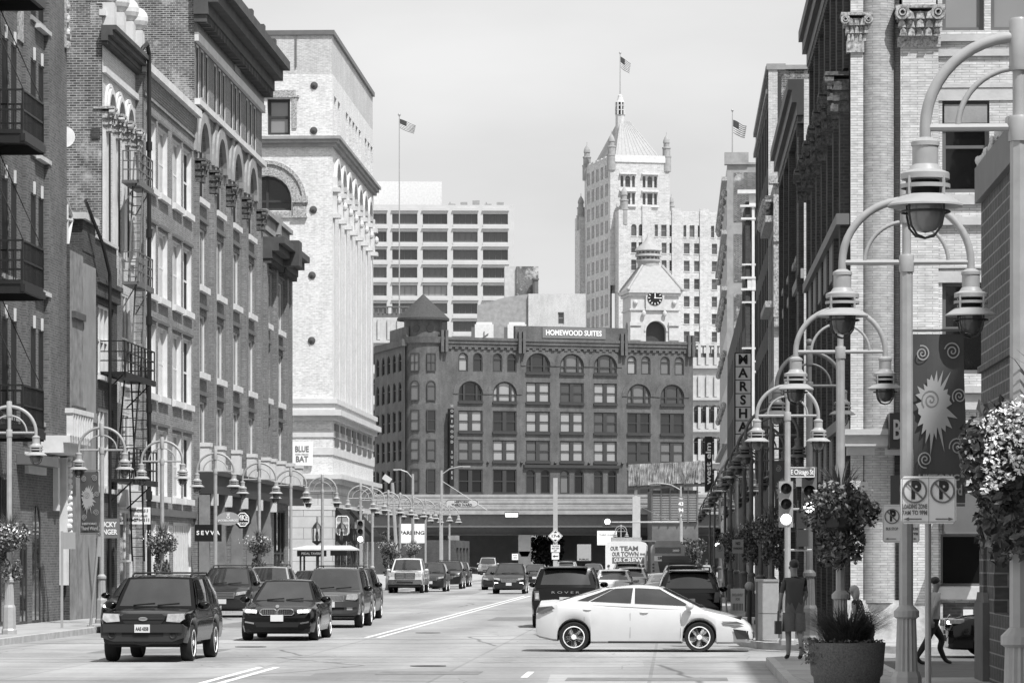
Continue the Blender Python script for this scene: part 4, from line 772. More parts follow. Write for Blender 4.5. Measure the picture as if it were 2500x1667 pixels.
# left wing and turret
ctr = (0.9, 2.3); k = MB(); k.lathe([(2.9, 0), (2.9, 30.2), (3.2, 30.4), (3.4, 31.2), (2.55, 31.25), (2.55, 33.4), (2.8, 33.6)], (*ctr, 0), 40); k.build('turret', 'brick_hotel', H, 30)
k = MB(); k.lathe([(3.5, 33.45), (3.5, 33.75), (0.05, 37.0)], (*ctr, 0), 24); k.build('turret_roof', 'slate', H)
for px in (1012, 1051):
    a = (px-1037)/52*1.0-math.pi/2-R(12)
    for z0, z1, ar in ((22.7, 25.4, 1), (18.7, 21.5, 0), (14.8, 17.6, 0), (10.5, 13.7, 0), (26.6, 29.0, 2)):
        Mx = Matrix.Translation((ctr[0]+2.9*math.cos(a), ctr[1]+2.9*math.sin(a), 0)) @ Matrix.Rotation(a+math.pi/2, 4, 'Z')
        w_ = window(H, Mx, (-.65, z0, .65, z1, ar == 1), -.02, 'trim_dark', random.choice(['glass_sheer', 'glass_mid', 'glass_dark']), 2 if ar == 2 else 1, 2, .14 if ar < 2 else .1, .12)
    Mx = Matrix.Translation((ctr[0]+2.55*math.cos(a), ctr[1]+2.55*math.sin(a), 32.3)) @ Matrix.Rotation(a+math.pi/2, 4, 'Z') @ Matrix.Rotation(R(90), 4, 'X')
    k = MB(Mx); k.lathe([(.5, -.1), (.5, .06)], n=16); k.build('round_window', 'glass_dark', H)
WG = Matrix.Rotation(R(76+18.8-18.8), 4, 'Z')
v = Vector((X(918, 481)-X(992, 462), 19, 0)); an = math.atan2(v.y, v.x)-R(18.8); MWg = Matrix.Translation((X(992, 462)-HF_.x0, .9, 0)) @ Matrix.Rotation(an, 4, 'Z') @ Matrix(((-1, 0, 0, v.length), (0, -1, 0, 0), (0, 0, 1, 0), (0, 0, 0, 1))) @ Matrix.Translation((0, 0, 0))
MWg = Matrix.Translation((X(992, 462)-HF_.x0, .9, 0)) @ Matrix.Rotation(an, 4, 'Z') @ Matrix.Translation((v.length, 0, 0)) @ Matrix.Rotation(math.pi, 4, 'Z')
b = MB(); Lw = v.length; hw = [(u, z0, u+1.9, z1, r_ < 2) for u in (1.0, 4.6, 8.2, 11.8, 15.4) for r_, (z0, z1) in enumerate(zr)]
facade(b, MWg, Lw, 0, 30.6, hw, .3); b.M = MWg; b.box(0, -.4, 30.0, Lw, .3, 30.9); b.box(9, .2, 30.9, Lw, .5, 32.6); b.quad((0, .3, 30.6), (Lw, .3, 30.6), (Lw, 14, 30.6), (0, 14, 30.6)); b.build('wing_wall', 'brick_hotel', H)
for h in hw: window(H, MWg, h, .3, 'trim_dark', 'glass_dark', 1, 2, .14, .16)
sgn = thing('vertical_hotel_sign', 'narrow dark vertical blade sign with light letters on the brick hotel', 'sign', (HF_.x0, HF_.Y0, 0), HF_.a)
k = MB(); k.box(uh(1091), -1.3, HF_.z(1187, 1096), uh(1101), -.36, HF_.z(998, 1096)); k.build('blade', 'sign_black', sgn)
for i, ch in enumerate('HOMEWOOD SUITES'):
    if ch != ' ': text(sgn, ch, uh(1096), -1.32, 22.0-i*.68, .5, 'sign_mid', None, .01, .015)
# --- elevated motorway
YV = 430; V = thing('motorway_viaduct', 'elevated motorway with ribbed pale parapet and dark steel girders crossing the street', 'viaduct', (0, YV, 0))
zv = lambda y: Z(y, YV); xv = lambda p: X(p, YV)
k = MB(); x0, x1 = -90, 110
for i in range(6): k.box(x0, -.05*(i % 2)-.02*i, zv(1250)+i*.37, x1, .5, zv(1250)+.37*(i+1)-.02)
k.box(x0, .02, zv(1250), x1, .48, zv(1207)); k.box(x0, -.2, zv(1250)-.25, x1, 31, zv(1250)); k.build('parapet', 'concrete_deck', V)
k = MB(); k.box(x0, .5, zv(1284), x1, .8, zv(1252)); k.box(x0, .2, zv(1284)-.12, x1, 1.1, zv(1284)); k.box(x0, 3.4, zv(1303), x1, 3.7, zv(1284)); k.box(x0, 3.1, zv(1303)-.12, x1, 4.0, zv(1303)); k.box(x0, 6, zv(1303), x1, 7, zv(1262)); k.box(x0, 13, zv(1303), x1, 14, zv(1262)); k.box(x0, 24, zv(1303), x1, 30, zv(1262)); k.build('girder', 'trim_mid', V)
for p in (1268, 800, 1640):
    k = MB(Matrix.Translation((xv(p)+.65, 0, 0))); k.prism([(-.8, zv(1380)), (.8, zv(1380)), (.8, zv(1303)-.15), (-.8, zv(1303)-.15)], 3.2, 4.5); k.box(-.75, 2.2, zv(1345), .75, 28, zv(1302)-.13); k.prism([(-.75, zv(1345)), (.75, zv(1345)), (.4, zv(1358)), (-.4, zv(1358))], 3.0, 12); k.box(-.75, 3, 0, .75, 4.4, zv(1345)); k.build('pier', 'concrete', V)
for a, c in ((-60, xv(1085)), (xv(1115), xv(1296)), (xv(1346), 80)): k = MB(); k.box(a, 22, 0, c, 23, 6.4); k.build('abutment', 'concrete', V)
sg = thing('hanging_district_sign', 'pale lozenge sign naming the district, hung from a street mast arm', 'sign', (X(1127.5, 405), 405, Z(1228, 405)))
k = MB(); a_, c_ = 1.95, .45; k.prism([(-a_+.3, -c_), (a_-.3, -c_), (a_, -.2), (a_, .2), (a_-.3, c_), (-a_+.3, c_), (-a_, .2), (-a_, -.2)], -.04, .04); k.build('panel', 'paint_grey', sg)
k = MB(); a_, c_ = 1.85, .4
P = [(-a_+.3, -c_), (a_-.3, -c_), (a_, -.2), (a_, .2), (a_-.3, c_), (-a_+.3, c_), (-a_, .2), (-a_, -.2)]
for i in range(8): k.cyl((P[i][0], -.045, P[i][1]), (P[(i+1) % 8][0], -.045, P[(i+1) % 8][1]), .03, n=5)
k.build('border', 'ink', sg); text(sg, 'HISTORIC', 0, -.05, .15, .36, 'ink', None, .01, .012, 1.7); text(sg, 'THIRD WARD', 0, -.05, -.2, .36, 'ink', None, .01, .012, 2.4)
# --- concrete grid office block
OF = Face(905, 600, R(1.5)); Ob = OF.thing('office_block', 'pale concrete office block with a grid of wide dark windows'); uo = OF.u; wO = uo(1255); b = MB()
hs = []; zo = lambda y: Z(y, 600)
for r_ in range(8):
    for a, c in ((911, 944), (957.6, 1018.7), (1032, 1092), (1106, 1166), (1179, 1240)): hs.append((uo(a), zo(547+43.7*r_), uo(c), zo(521.5+43.7*r_)))
facade(b, MFRONT(0, 0), wO, 0, zo(500), hs, .7, 0, 0); block(b, 0, 0, 0, wO, 30, zo(500), 'f'); b.build('wall', ['concrete_panel', 'concrete_panel', 'roofing'], Ob)
random.seed(5)
for i, h in enumerate(hs): window(Ob, MFRONT(0, 0), h, .7, 'trim_mid', 'glass_shade' if i // 5 in (3, 4) and random.random() < .5 else 'glass_mid', 4, 1, .08, .1)
k = MB()
for h in hs: k.prism([(h[0]-.2, h[3]+.5), (h[2]+.2, h[3]+.5), (h[2]-.1, h[3]+.95), (h[0]+.1, h[3]+.95)], -.35, -.01); k.box(h[0], -.1, h[1]-.5, h[2], .6, h[1]-.05)
k.build('spandrel_lip', 'concrete_panel', Ob)
for q in range(5): k = MB(); x_ = uo(1095)+q*2.1; k.box(x_, 3, zo(500), x_+1.2, 4.5, zo(500)+.5+.3*(q % 3)) ; k.cyl((x_+.3, 4, zo(500)), (x_+.3, 4, zo(500)+.9), .1, n=6); k.build('roof_vent', 'galvanised', Ob)
k = MB(); k.box(uo(912), 8, zo(500), uo(1079), 22, zo(431)); k.build('penthouse', 'paint_white', Ob)
# --- pale low buildings on the hotel's far side
LB_ = Face(1290, 540, R(1)); Lb = LB_.thing('pale_block_building', 'plain pale brick block with one small window behind the hotel roof'); ul = LB_.u; zl = lambda y: Z(y, 540); b = MB()
hw = (ul(1362), zl(791), ul(1377), zl(762)); facade(b, MFRONT(0, 0), ul(1430), 0, zl(717), [hw], .3); block(b, 0, 0, 0, ul(1430), 20, zl(717), 'f'); b.build('wall', ['brick_pale', 'brick_pale', 'roofing'], Lb); window(Lb, MFRONT(0, 0), hw, .3, 'stone_mid', 'glass_mid', 1, 2, .12, .1)
k = MB(); k.prism([(ul(1165), 0), (0, 0), (0, zl(717)), (ul(1235), zl(725)), (ul(1165), zl(745))], .5, 1.5); k.build('side_wing', 'stone_mid', Lb)
k = MB(); k.box(ul(1262), 4, zl(717), ul(1316), 9, zl(645)); k.build('shaft', 'brick_patch', Lb); k = MB(); k.box(ul(1233), 4.4, zl(745), ul(1262)-.02, 9, zl(644)); k.build('shaft_side', 'stone_light', Lb)
k = MB(); k.cyl((ul(1308), 3, zl(717)), (ul(1308), 3, zl(680)), .45, n=10); k.cyl((ul(1308), 3, zl(680)), (ul(1308), 3, zl(676)), .6, n=10); k.build('flue', 'trim_mid', Lb, 30)
for px, lb in ((1182, 'left of two white rooftop cooling units behind the hotel cornice'), (1262, 'right one of two white rooftop cooling units, nearer the plain pale block')):
    t = thing('cooling_unit', lb, 'rooftop unit', (X(px, 486), 486, 31.25), 0, 'rooftop cooling units'); w_ = 1.3
    k = MB(); k.box(-w_, 0, .9, w_, 2, 3.2); k.box(-w_+.2, .2, 3.2, w_-.2, 1.8, 3.5); k.build('casing', 'paint_white', t)
    k = MB(); k.box(-w_-.5, .05, .2, -w_-.02, 1.9, 2.8); [k.box(x, .1, 0, x+.12, .22, .9) for x in (-w_, 0, w_-.12)]; k.cyl((-.6, -.1, 1.0), (.6, -.1, 1.9), .06, n=6); k.cyl((0, -.1, .4), (0, -.1, 2.2), .06, n=6); k.build('pipework', 'trim_mid', t)
# --- ornate pale buildings peeping past the hotel
for px0, px1, Y, ytop, lb in ((900, 1000, 520, 775, 'ornate pale stone building peeping out left of the hotel turret'), (1688, 1770, 505, 872, 'ornate pale stone building with arched windows to the right of the hotel')):
    f = Face(px0, Y, 0); t = f.thing('ornate_stone_building', lb); W_ = f.u(px1); zt = Z(ytop, Y); b = MB(); hs = [(W_*q, z, W_*q+1.3, z+2.6, 1) for q in (.06, .3, .54, .78) for z in np.arange(3, zt-5, 4.6)]
    facade(b, MFRONT(0, 0), W_, 0, zt, hs, .4); block(b, 0, 0, 0, W_, 15, zt, 'f'); b.build('wall', ['stone_light', 'stone_light', 'roofing'], t)
    for h in hs: window(t, MFRONT(0, 0), h, .4, 'stone_mid', 'glass_dark', 1, 2, .12, .1)
    k = MB()
    for z in np.arange(6.3, zt, 4.6): k.box(-.3, -.5, z, W_+.2, -.01, z+.4); [k.box(W_*q-.5, -.3, z+.5, W_*q-.1, -.012, z+3.6) for q in (.06, .3, .54, .78)]
    k.build('stone_courses', 'stone_light', t)
    k = MB(); k.box(0, .3, zt, W_, .8, zt+.6); [k.box(W_*i/9, .2, zt+.6, W_*i/9+.2, .5, zt+1.6) for i in range(9)]; k.box(0, .1, zt+1.5, W_, .6, zt+1.7); k.build('roof_railing', 'trim_mid', t)
# --- tall stepped stone tower with a pyramid roof
TF = Face(1490, 680, R(13)); Tw = TF.thing('stone_tower', 'tall stepped pale stone tower with a pyramid roof, corner turrets and lantern'); ut = TF.u; zt = lambda y: Z(y, 680); b = MB(); WT = ut(1635); DT = 20.5
dx = 1.2; shaft = []
for a, c in ((1515, 1550), (1569, 1604)):
    w_ = ut(c)-ut(a)
    for y0, y1, ar in ((428, 456, 1), (470, 498, 0)):
        for q0, q1 in ((0, .2), (.33, .68), (.8, 1)): shaft.append((ut(a)+w_*q0, zt(y1), ut(a)+w_*q1, zt(y0), ar))
facade(b, MFRONT(0, 0), WT, 55, zt(385), shaft, .4); block(b, 0, 0, 55, WT, DT, zt(385), 'fl')
MLt = MLEFT(0, DT); ls = [(u+q, z, u+q+.75, z+2.5) for u in (2.2, 5.8, 9.4, 13.0, 16.6) for q in (0, 1.1) for z in np.arange(40, 78, 3.62)]
facade(b, MLt, DT, 0, zt(385), ls, .45)
wing_d = 3.0; MWf = MFRONT(.9, -wing_d); WW = ut(1775)-.9; wh = []
for r_, (y0, y1) in enumerate(((546, 575), (590, 616), (633, 659), (677, 703), (720, 746), (762, 788), (806, 832), (849, 875))):
    for a, c in ((1529, 1542), (1547, 1559), (1657, 1671), (1682, 1695), (1725, 1738), (1750, 1761), (1603, 1615), (1622, 1631)) if r_ else ((1529, 1542), (1547, 1559), (1586, 1594), (1602, 1615), (1622, 1631), (1656, 1663), (1671, 1683), (1691, 1698), (1723, 1731), (1739, 1751)):
        wh.append((ut(a)-.9+.2, Z(y1, 677), ut(c)-.9+.2, Z(y0, 677), r_ == 0 and a < 1550))
facade(b, MWf, WW, 0, Z(512, 677), wh, .4); b.quad((.9, 0, 0), (.9, -wing_d, 0), (.9, -wing_d, Z(512, 677)), (.9, 0, Z(512, 677))); b.box(.9, -wing_d+.1, Z(512, 677)-.1, .9+WW, 18, Z(512, 677))
for px in (1560, 1632, 1700): b.box(ut(px)-.2, -wing_d-.25, 20, ut(px)+1.6, -wing_d-.003, Z(505, 677))
b.box(-1.0, DT+.1, 0, 3, DT+4, zt(505)); b.build('wall', ['brick_tan', 'brick_tan', 'roofing'], Tw)
k = MB(MLt); k.quad((.5, .43, 39), (DT-.5, .43, 39), (DT-.5, .43, 78), (.5, .43, 78)); tag(k.build('side_windows', 'glass_mid', Tw), kind='stuff')
for h in shaft: window(Tw, MFRONT(0, 0), h, .4, 'stone_mid', 'glass_mid', 1, 2, .07, .1)
for h in wh: window(Tw, MWf, h, .4, 'stone_mid', 'glass_mid', 1, 2, .08, .1, (.1, .15), 'stone_light')
def pinnacle(x, y, z, s):
    k = MB(Matrix.Translation((x, y, z)) @ Matrix.Scale(s, 4)); k.lathe([(1.2, -3.5), (1.2, 0), (1.3, .1), (1.3, .4), (1.0, .45), (1.0, 2.2), (1.15, 2.3), (1.1, 2.6), (.75, 2.7), (.75, 3.6), (.9, 3.7), (.85, 4.2), (.6, 4.9), (.2, 5.5), (.08, 5.7), (.06, 6.4)], n=10); k.build('pinnacle', 'stone_mid', Tw, 40)
pinnacle(.4, .6, zt(381), .78); pinnacle(WT-.5, .6, zt(381), .78); pinnacle(.3, DT-.8, zt(381), .78); pinnacle(2.2, -wing_d+.8, Z(512, 677), .8); pinnacle(-.5, DT+1, zt(505), .75); pinnacle(WT+.9, 2, Z(512, 677), .6)
k = MB(); k.box(.9, -.2, zt(395), WT-.9, .4, zt(378)); k.build('parapet', 'stone_white', Tw); k = MB(); k.box(.1, 1.2, zt(385), .6, 19, zt(380)); [k.box(.1, 1.4+i*3.1, zt(380), .6, 2.9+i*3.1, zt(376)) for i in range(6)]
for a, c in ((1512, 1553), (1566, 1607)):
    for y in (422, 464, 501): q_ = MB(); q_.box(ut(a), -.7, zt(y+3), ut(c), -.01, zt(y)); q_.build('bay_ledge', 'stone_white', Tw)
k.build('battlement', 'stone_light', Tw)
k = MB(); ax, ay, az = WT*.42, DT*.4, zt(283); B4 = [(1.3, 1.3, zt(383)), (WT-1.3, 1.3, zt(383)), (WT-1.3, DT-1.3, zt(383)), (1.3, DT-1.3, zt(383))]; T4 = [(ax-1.0, ay-.4, az), (ax+1.0, ay-.4, az), (ax+1.0, ay+2, az), (ax-1.0, ay+2, az)]
k.add(B4+T4, [(0, 1, 5, 4), (1, 2, 6, 5), (2, 3, 7, 6), (3, 0, 4, 7), (4, 5, 6, 7)])
for i in range(10): f_ = (i+.5)/10; k.cyl((B4[0][0]+(B4[1][0]-B4[0][0])*f_, B4[0][1]-.02, B4[0][2]), (T4[0][0]+(T4[1][0]-T4[0][0])*f_, T4[0][1]-.02, az), .06, n=4)
k.build('pyramid_roof', 'metal_roof', Tw)
k = MB(Matrix.Translation((ax-.9, ay, 0))); k.lathe([(.95, zt(330)), (.95, zt(268)), (1.1, zt(267))], n=8); k.lathe([(1.0, zt(236)), (.75, zt(232)), (.5, zt(224)), (.45, zt(219)), (.15, zt(216))], n=8)
for i in range(8): a = i*math.pi/4; k.box(.9*math.cos(a)-.12, .9*math.sin(a)-.12, zt(267), .9*math.cos(a)+.12, .9*math.sin(a)+.12, zt(236))
for y in (245, 256): k.lathe([(.98, zt(y)), (.98, zt(y)+.15)], n=8)
k.lathe([(.55, zt(267)), (.5, zt(236))], n=8, m=1); k.build('lantern', ['stone_light', 'trim_dark'], Tw)
def flag(name_, label, x, y, z0, z1, fl, fh, drop, r=.09):
    t = thing(name_, label, 'flag', (x, y, z0)); k = MB(); k.cyl((0, 0, 0), (0, 0, z1-z0), r, r*.6, n=8); k.ball((0, 0, z1-z0+.1), r*2, 8, 6); k.build('pole', 'galvanised', t, 40)
    k = MB(); nx, ny = 18, 13; V = []; top = z1-z0-.6
    for i in range(nx+1):
        for j in range(ny+1):
            u = i/nx; q = j/ny; V.append((.05+fl*u*(.88-.1*q), .35*math.sin(u*6+q*1.5)*u, top-fh*q*(1+.1*math.sin(u*5))-drop*u**1.2+.1*math.sin(u*7)*u))
    f = [(i*(ny+1)+j, i*(ny+1)+j+1, (i+1)*(ny+1)+j+1, (i+1)*(ny+1)+j) for i in range(nx) for j in range(ny)]
    b_ = len(k.v); k.add(V, f); k.mi = [2 if (i < nx*.42 and j < 7) else (j % 2) for i in range(nx) for j in range(ny)]; k.build('flag', ['trim_mid', 'paint_white', 'trim_dark'], t, 60); return t
lx = TF.x0+(ax-.9)*TF.c-ay*TF.s; ly = TF.Y0+(ax-.9)*TF.s+ay*TF.c
flag('flagpole', 'striped flag on a thin pole at the very top of the stone tower', lx, ly, zt(216), zt(115), 2.3, 2.1, 1.5, .12)
flag('flagpole', 'striped flag flying from a pole above the flag building on the right', SW(OR+.4, 261.3), 261.3, H6+.9, Z(272, 261), 1.15, .95, .55, .05)
flag('flagpole', 'striped flag on the tall pole in front of the pale office block', X(975, 590), 590, 40, Z(282, 590), 3.1, 1.5, 1.2, .13)
# --- stone clock tower
CF = Face(1540, 560, R(8)); Ck = CF.thing('clock_tower', 'ornate pale stone clock tower with a dark round clock above the hotel roof'); ucx = CF.u; zc_ = lambda y: Z(y, 560); WC = ucx(1657); b = MB()
ah = (ucx(1577), zc_(880), ucx(1626), zc_(783), 1); facade(b, MFRONT(0, 0), WC, 10, zc_(712), [ah], 1.2); ML_ = MLEFT(0, 7.6); facade(b, ML_, 7.6, 10, zc_(712), [(2.6, zc_(880), 5.0, zc_(783), 1)], 1.2); block(b, 0, 0, 10, WC, 7.6, zc_(712), 'fl'); b.build('wall', ['stone_light', 'stone_light', 'roofing'], Ck)
k = MB(); k.quad((ah[0]-.2, 1.15, ah[1]), (ah[2]+.2, 1.15, ah[1]), (ah[2]+.2, 1.15, ah[3]), (ah[0]-.2, 1.15, ah[3])); k.build('belfry_recess', 'trim_dark', Ck)
k = MB(); 
for y0, y1, p in ((715, 706, .55), (722, 716, .3), (757, 753, .2)): k.box(-p, -p, zc_(y0), WC+p, 7.6+p, zc_(y1))
k.arch((ah[0]+ah[2])/2, ah[3]-(ah[2]-ah[0])/2, 1.66, 1.95, -.15, -.01, 14)
for u0, u1 in ((0, 1.5), (WC-1.5, WC)): k.box(u0-.12, -.3, zc_(830), u1+.12, -.01, zc_(800)); k.box(u0-.2, -.4, zc_(795), u1+.2, -.012, zc_(786)); k.ball(((u0+u1)/2, -.1, zc_(738)), .4, 8, 6)
k.prism([(ucx(1576), zc_(757)), (ucx(1621), zc_(757)), (ucx(1621), zc_(699)), (ucx(1598), zc_(690)), (ucx(1576), zc_(699))], -.35, -.013)
for px in (1571, 1622): k.ball((ucx(px), -.4, zc_(765)), (.35, .3, .5), 8, 6)
k.build('carved_stonework', 'stone_light', Ck)
k = MB(Matrix.Translation((ucx(1598), -.36, zc_(727))) @ Matrix.Rotation(R(90), 4, 'X')); k.lathe([(1.22, 0), (1.22, .08)], n=32); cl = k.build('clock_face', 'sign_black', Ck)
k = MB(Matrix.Translation((ucx(1598), -.46, zc_(727))))
for i in range(12): k.M = Matrix.Translation((ucx(1598), -.46, zc_(727))) @ Matrix.Rotation(i*math.pi/6, 4, 'Y'); k.box(-.06, -.01, .82, .06, .01, 1.12)
cp = k.build('numeral_marks', 'sign_white', Ck)
k = MB(Matrix.Translation((ucx(1598), -.5, zc_(727)))); k.box(-.07, -.02, -.1, .07, 0, .75); k.M = k.M @ Matrix.Rotation(R(93), 4, 'Y'); k.box(-.06, -.03, -.15, .06, -.01, 1.05); k.build('hands', 'sign_white', Ck)
k = MB(); e = .5; zb, zk = zc_(706), zc_(645); B4 = [(-e, -e, zb), (WC+e, -e, zb), (WC+e, 7.6+e, zb), (-e, 7.6+e, zb)]; cx, cy = WC/2, 3.8; T4 = [(cx-1.6, cy-1.6, zk), (cx+1.6, cy-1.6, zk), (cx+1.6, cy+1.6, zk), (cx-1.6, cy+1.6, zk)]; k.add(B4+T4, [(0, 1, 5, 4), (1, 2, 6, 5), (2, 3, 7, 6), (3, 0, 4, 7), (4, 5, 6, 7)])
for p, q in zip(B4, T4): k.cyl(p, q, .22, n=6); k.ball(p, .35, 7, 5)
k.build('roof', 'metal_roof', Ck)
k = MB(Matrix.Translation((cx-.4, cy, 0))); k.lathe([(1.75, zc_(648)), (1.75, zc_(637)), (2.0, zc_(633)), (2.0, zc_(629)), (1.5, zc_(628)), (1.5, zc_(623)), (2.15, zc_(621)), (2.1, zc_(616)), (1.6, zc_(614)), (1.6, zc_(611)), (2.2, zc_(607)), (2.1, zc_(603)), (.55, zc_(583)), (.45, zc_(578)), (.2, zc_(573)), (.05, zc_(563))], n=20)
for i in range(16): a = i*math.pi/8; k.ball((1.75*math.cos(a), 1.75*math.sin(a), zc_(626)), .2, 6, 4); k.ball((1.8*math.cos(a), 1.8*math.sin(a), zc_(612)), .2, 6, 4)
k.build('cupola', 'metal_roof', Ck, 35)
# --- parking structure with a shimmering metal screen
P_ = thing('parking_structure', 'slatted parking structure under a shimmering metal strip screen', 'building', (X(1590, 415), 415, 0)); xp = lambda p: X(p, 415)-X(1590, 415); zp = lambda y: Z(y, 415)
k = MB(); k.box(xp(1592), .3, 0, xp(1705), 14, zp(1196)); k.build('frame', 'concrete_dark', P_)
for i in range(5):
    k = MB(); x0 = xp(1593+22*i)
    for j in range(17): k.box(x0+.04, .0, zp(1272)+j*.2, x0+.98, .18, zp(1272)+j*.2+.1)
    k.build('louvre_bay', 'sign_mid', P_)
k = MB()
for i in range(6): k.box(xp(1592+22*i)-.06, -.1, zp(1275), xp(1592+22*i)+.06, .29, zp(1190))
k.box(xp(1545), -.3, zp(1322), xp(1705), .25, zp(1318)); k.build('mullion', 'trim_mid', P_)
k = MB(); k.box(xp(1544), -.4, 0, xp(1563), .4, zp(1212)); k.box(xp(1549), -.15, zp(1212), xp(1556), .2, zp(1190)); k.build('screen_post', 'concrete', P_)
k = MB(); random.seed(11); n = 40
for i in range(n):
    f_ = i/n; x0 = xp(1534)+(xp(1722)-xp(1534))*f_; w_ = (xp(1722)-xp(1534))/n*.92; za = zp(1186)+f_*.45; tl = [random.uniform(-.16, .16) for q in range(4)]
    for j in range(3): k.quad((x0, -.6+tl[j], za+j*.85), (x0+w_, -.6-tl[j], za+j*.85), (x0+w_, -.6-tl[j+1], za+(j+1)*.85), (x0, -.6+tl[j+1], za+(j+1)*.85))
k.build('metal_screen', 'foil', P_)
k = MB(); k.add([(xp(1534), -.5, zp(1196)), (xp(1722), -.5, zp(1186)), (xp(1722), .3, zp(1186)), (xp(1534), .3, zp(1196)), (xp(1534), -.5, zp(1189)), (xp(1722), -.5, zp(1179)), (xp(1722), .3, zp(1179)), (xp(1534), .3, zp(1189))], [(0, 1, 5, 4), (1, 2, 6, 5), (3, 0, 4, 7), (4, 5, 6, 7), (0, 3, 2, 1)]); k.build('screen_beam', 'trim_dark', P_)
# --- low buildings under and beside the viaduct on the left
t = thing('low_shop', 'low dark shop front beyond the parked cars on the left side', 'building', at(OL-5, 372), -ST); M = MRIGHT(0, 0); b = MB(); hs = [(u, .5, u+4, 3.0) for u in (1, 7, 13, 19)]
facade(b, M, 25, 0, 3.8, hs, .3); block(b, -14, 0, 0, 0, 25, 3.8, 'r'); b.build('wall', ['brick_shade', 'brick_shade', 'roofing'], t)
for h in hs: window(t, M, h, .3, 'trim_mid', 'glass_dark', 3, 1, .08, .08)
# ------------------------------------------------------------------ STREET FURNITURE
def lamp_parts(t, mat, ball=False, detail=1, hs=1.0):
    """double arm street lamp: octagonal post on a fluted base, two quarter-round arms, cross bar, two caged lanterns"""
    b = MB(); b.lathe([(.19, 0), (.19, .1), (.165, .14), (.155, .66), (.13, .72)], n=8)
    n = 28; prof = [(.118, .72), (.1, 1.26)]; V = []
    for r, z in prof: V += [((r*(1 if j % 2 else .88))*math.cos(2*math.pi*j/n), (r*(1 if j % 2 else .88))*math.sin(2*math.pi*j/n), z) for j in range(n)]
    b.add(V, [(j, (j+1) % n, n+(j+1) % n, n+j) for j in range(n)]); b.lathe([(.1, 1.26), (.13, 1.28), (.13, 1.34), (.1, 1.37), (.07, 1.4)], n=16); b.build('base', mat, t)
    b = MB(); b.lathe([(.068, 1.38), (.064, 4.84)], n=8); b.lathe([(.046, 4.84), (.046, 5.5)], n=10); b.lathe([(.076, 4.83), (.078, 4.85), (.078, 4.99), (.07, 5.01)], n=12); b.lathe([(.066, 5.33), (.07, 5.35), (.07, 5.68), (.06, 5.7), (.0, 5.71)], n=12)
    if ball: b.ball((0, 0, 5.77), .07, 10, 7)
    b.build('post', mat, t, 40)
    b = MB(); b.cyl((-.66, 0, 4.93), (.66, 0, 4.93), .028, n=8); b.build('cross_bar', mat, t, 40)
    for s in (-1, 1):
        b = MB(); b.tube([(s*.66*math.sin(a), 0, 4.93+.64*math.cos(a)) for a in [i*math.pi/2/12 for i in range(13)]]+[(s*.66, 0, 4.8)], .041, 10); b.build('arm', mat, t, 50)
        b = MB(); b.tube([(s*.43*math.sin(a), 0, 4.93+.42*math.cos(a)) for a in [i*math.pi/2/10 for i in range(11)]], .021, 8); b.build('inner_arm', mat, t, 50)
        c = (s*.66, 0, 0); b = MB(); b.lathe([(.05, 4.86), (.1, 4.83), (.1, 4.80), (.092, 4.8), (.092, 4.67), (.1, 4.66), (.12, 4.63), (.168, 4.61), (.172, 4.605), (.172, 4.565), (.1, 4.56)], c, 22); b.lathe([(.172, 4.53), (.176, 4.53), (.176, 4.502), (.172, 4.5)], c, 22, 0, 0, 2*math.pi, False); b.lathe([(.1, 4.6), (.1, 4.45)], c, 16, 1)
        b.lathe([(.165, 4.455), (.175, 4.45), (.265, 4.385), (.267, 4.372), (.16, 4.395)], c, 26)
        for i in range(4): a = i*math.pi/2+math.pi/4; b.cyl((c[0]+.168*math.cos(a), .168*math.sin(a), 4.58), (c[0]+.168*math.cos(a), .168*math.sin(a), 4.44), .012, n=6)
        o = b.build('lantern', [mat, 'black_void'], t, 28)
        g = MB(); g.lathe([(.122, 4.44), (.124, 4.31), (.112, 4.25), (.075, 4.205), (.0, 4.185)], c, 18, 0, 0, 2*math.pi, False); g.build('globe', 'lamp_globe_clear' if detail > 1 else 'lamp_globe', o, 60)
        g = MB()
        for i in range(4): a = i*math.pi/2+math.pi/4; g.tube([(c[0]+r*math.cos(a), r*math.sin(a), z) for r, z in ((.172, 4.4), (.172, 4.31), (.15, 4.23), (.09, 4.17), (0, 4.15))], .009, 5)
        g.tube([(c[0]+.172*math.cos(a), .172*math.sin(a), 4.335) for a in [i*math.pi/10 for i in range(21)]], .009, 5); g.build('guard', 'trim_dark', o)
LG = 'double arm street lamps along both pavements'
L0 = thing('street_lamp', 'grey double arm street lamp at the far left before the brick building with balconies', 'street lamp', at(-16.28, 85.3, .15), -ST, LG); lamp_parts(L0, 'lamp_paint')
llab = ['grey double arm street lamp with a dark banner before the stucco wall', 'grey double arm street lamp in front of the lowest white brick jambs', 'grey double arm street lamp behind the white lettered black shop sign', 'grey double arm street lamp by the flower basket below the low dark cornice', 'grey double arm street lamp at the corner just left of the square white sign', 'grey double arm street lamp in front of the white corner building base', 'grey double arm street lamp just right of the white corner building edge', 'grey double arm lamp above the silver pickup roof, beside the pale corner base', 'grey double arm lamp over the front of the parked silver pickup', 'grey double arm lamp left of the big parking sign', 'grey double arm lamp rising through the big parking sign', 'grey double arm lamp just right of the big parking sign', 'grey double arm lamp beside the tall bent street light pole', 'farthest grey double arm lamp on the left side, in front of the underpass']
llab.insert(8, 'grey double arm lamp left of the silver pickup, close behind the corner traffic light')
for i, Y in enumerate((99.2, 110.9, 123.8, 136.9, 148.2, 161.5, 181.2, 188.2, 198.8, 207.4, 217.8, 228.6, 243, 253)): copy_thing(L0, at(-16.3, Y, .15), -ST, llab[i])
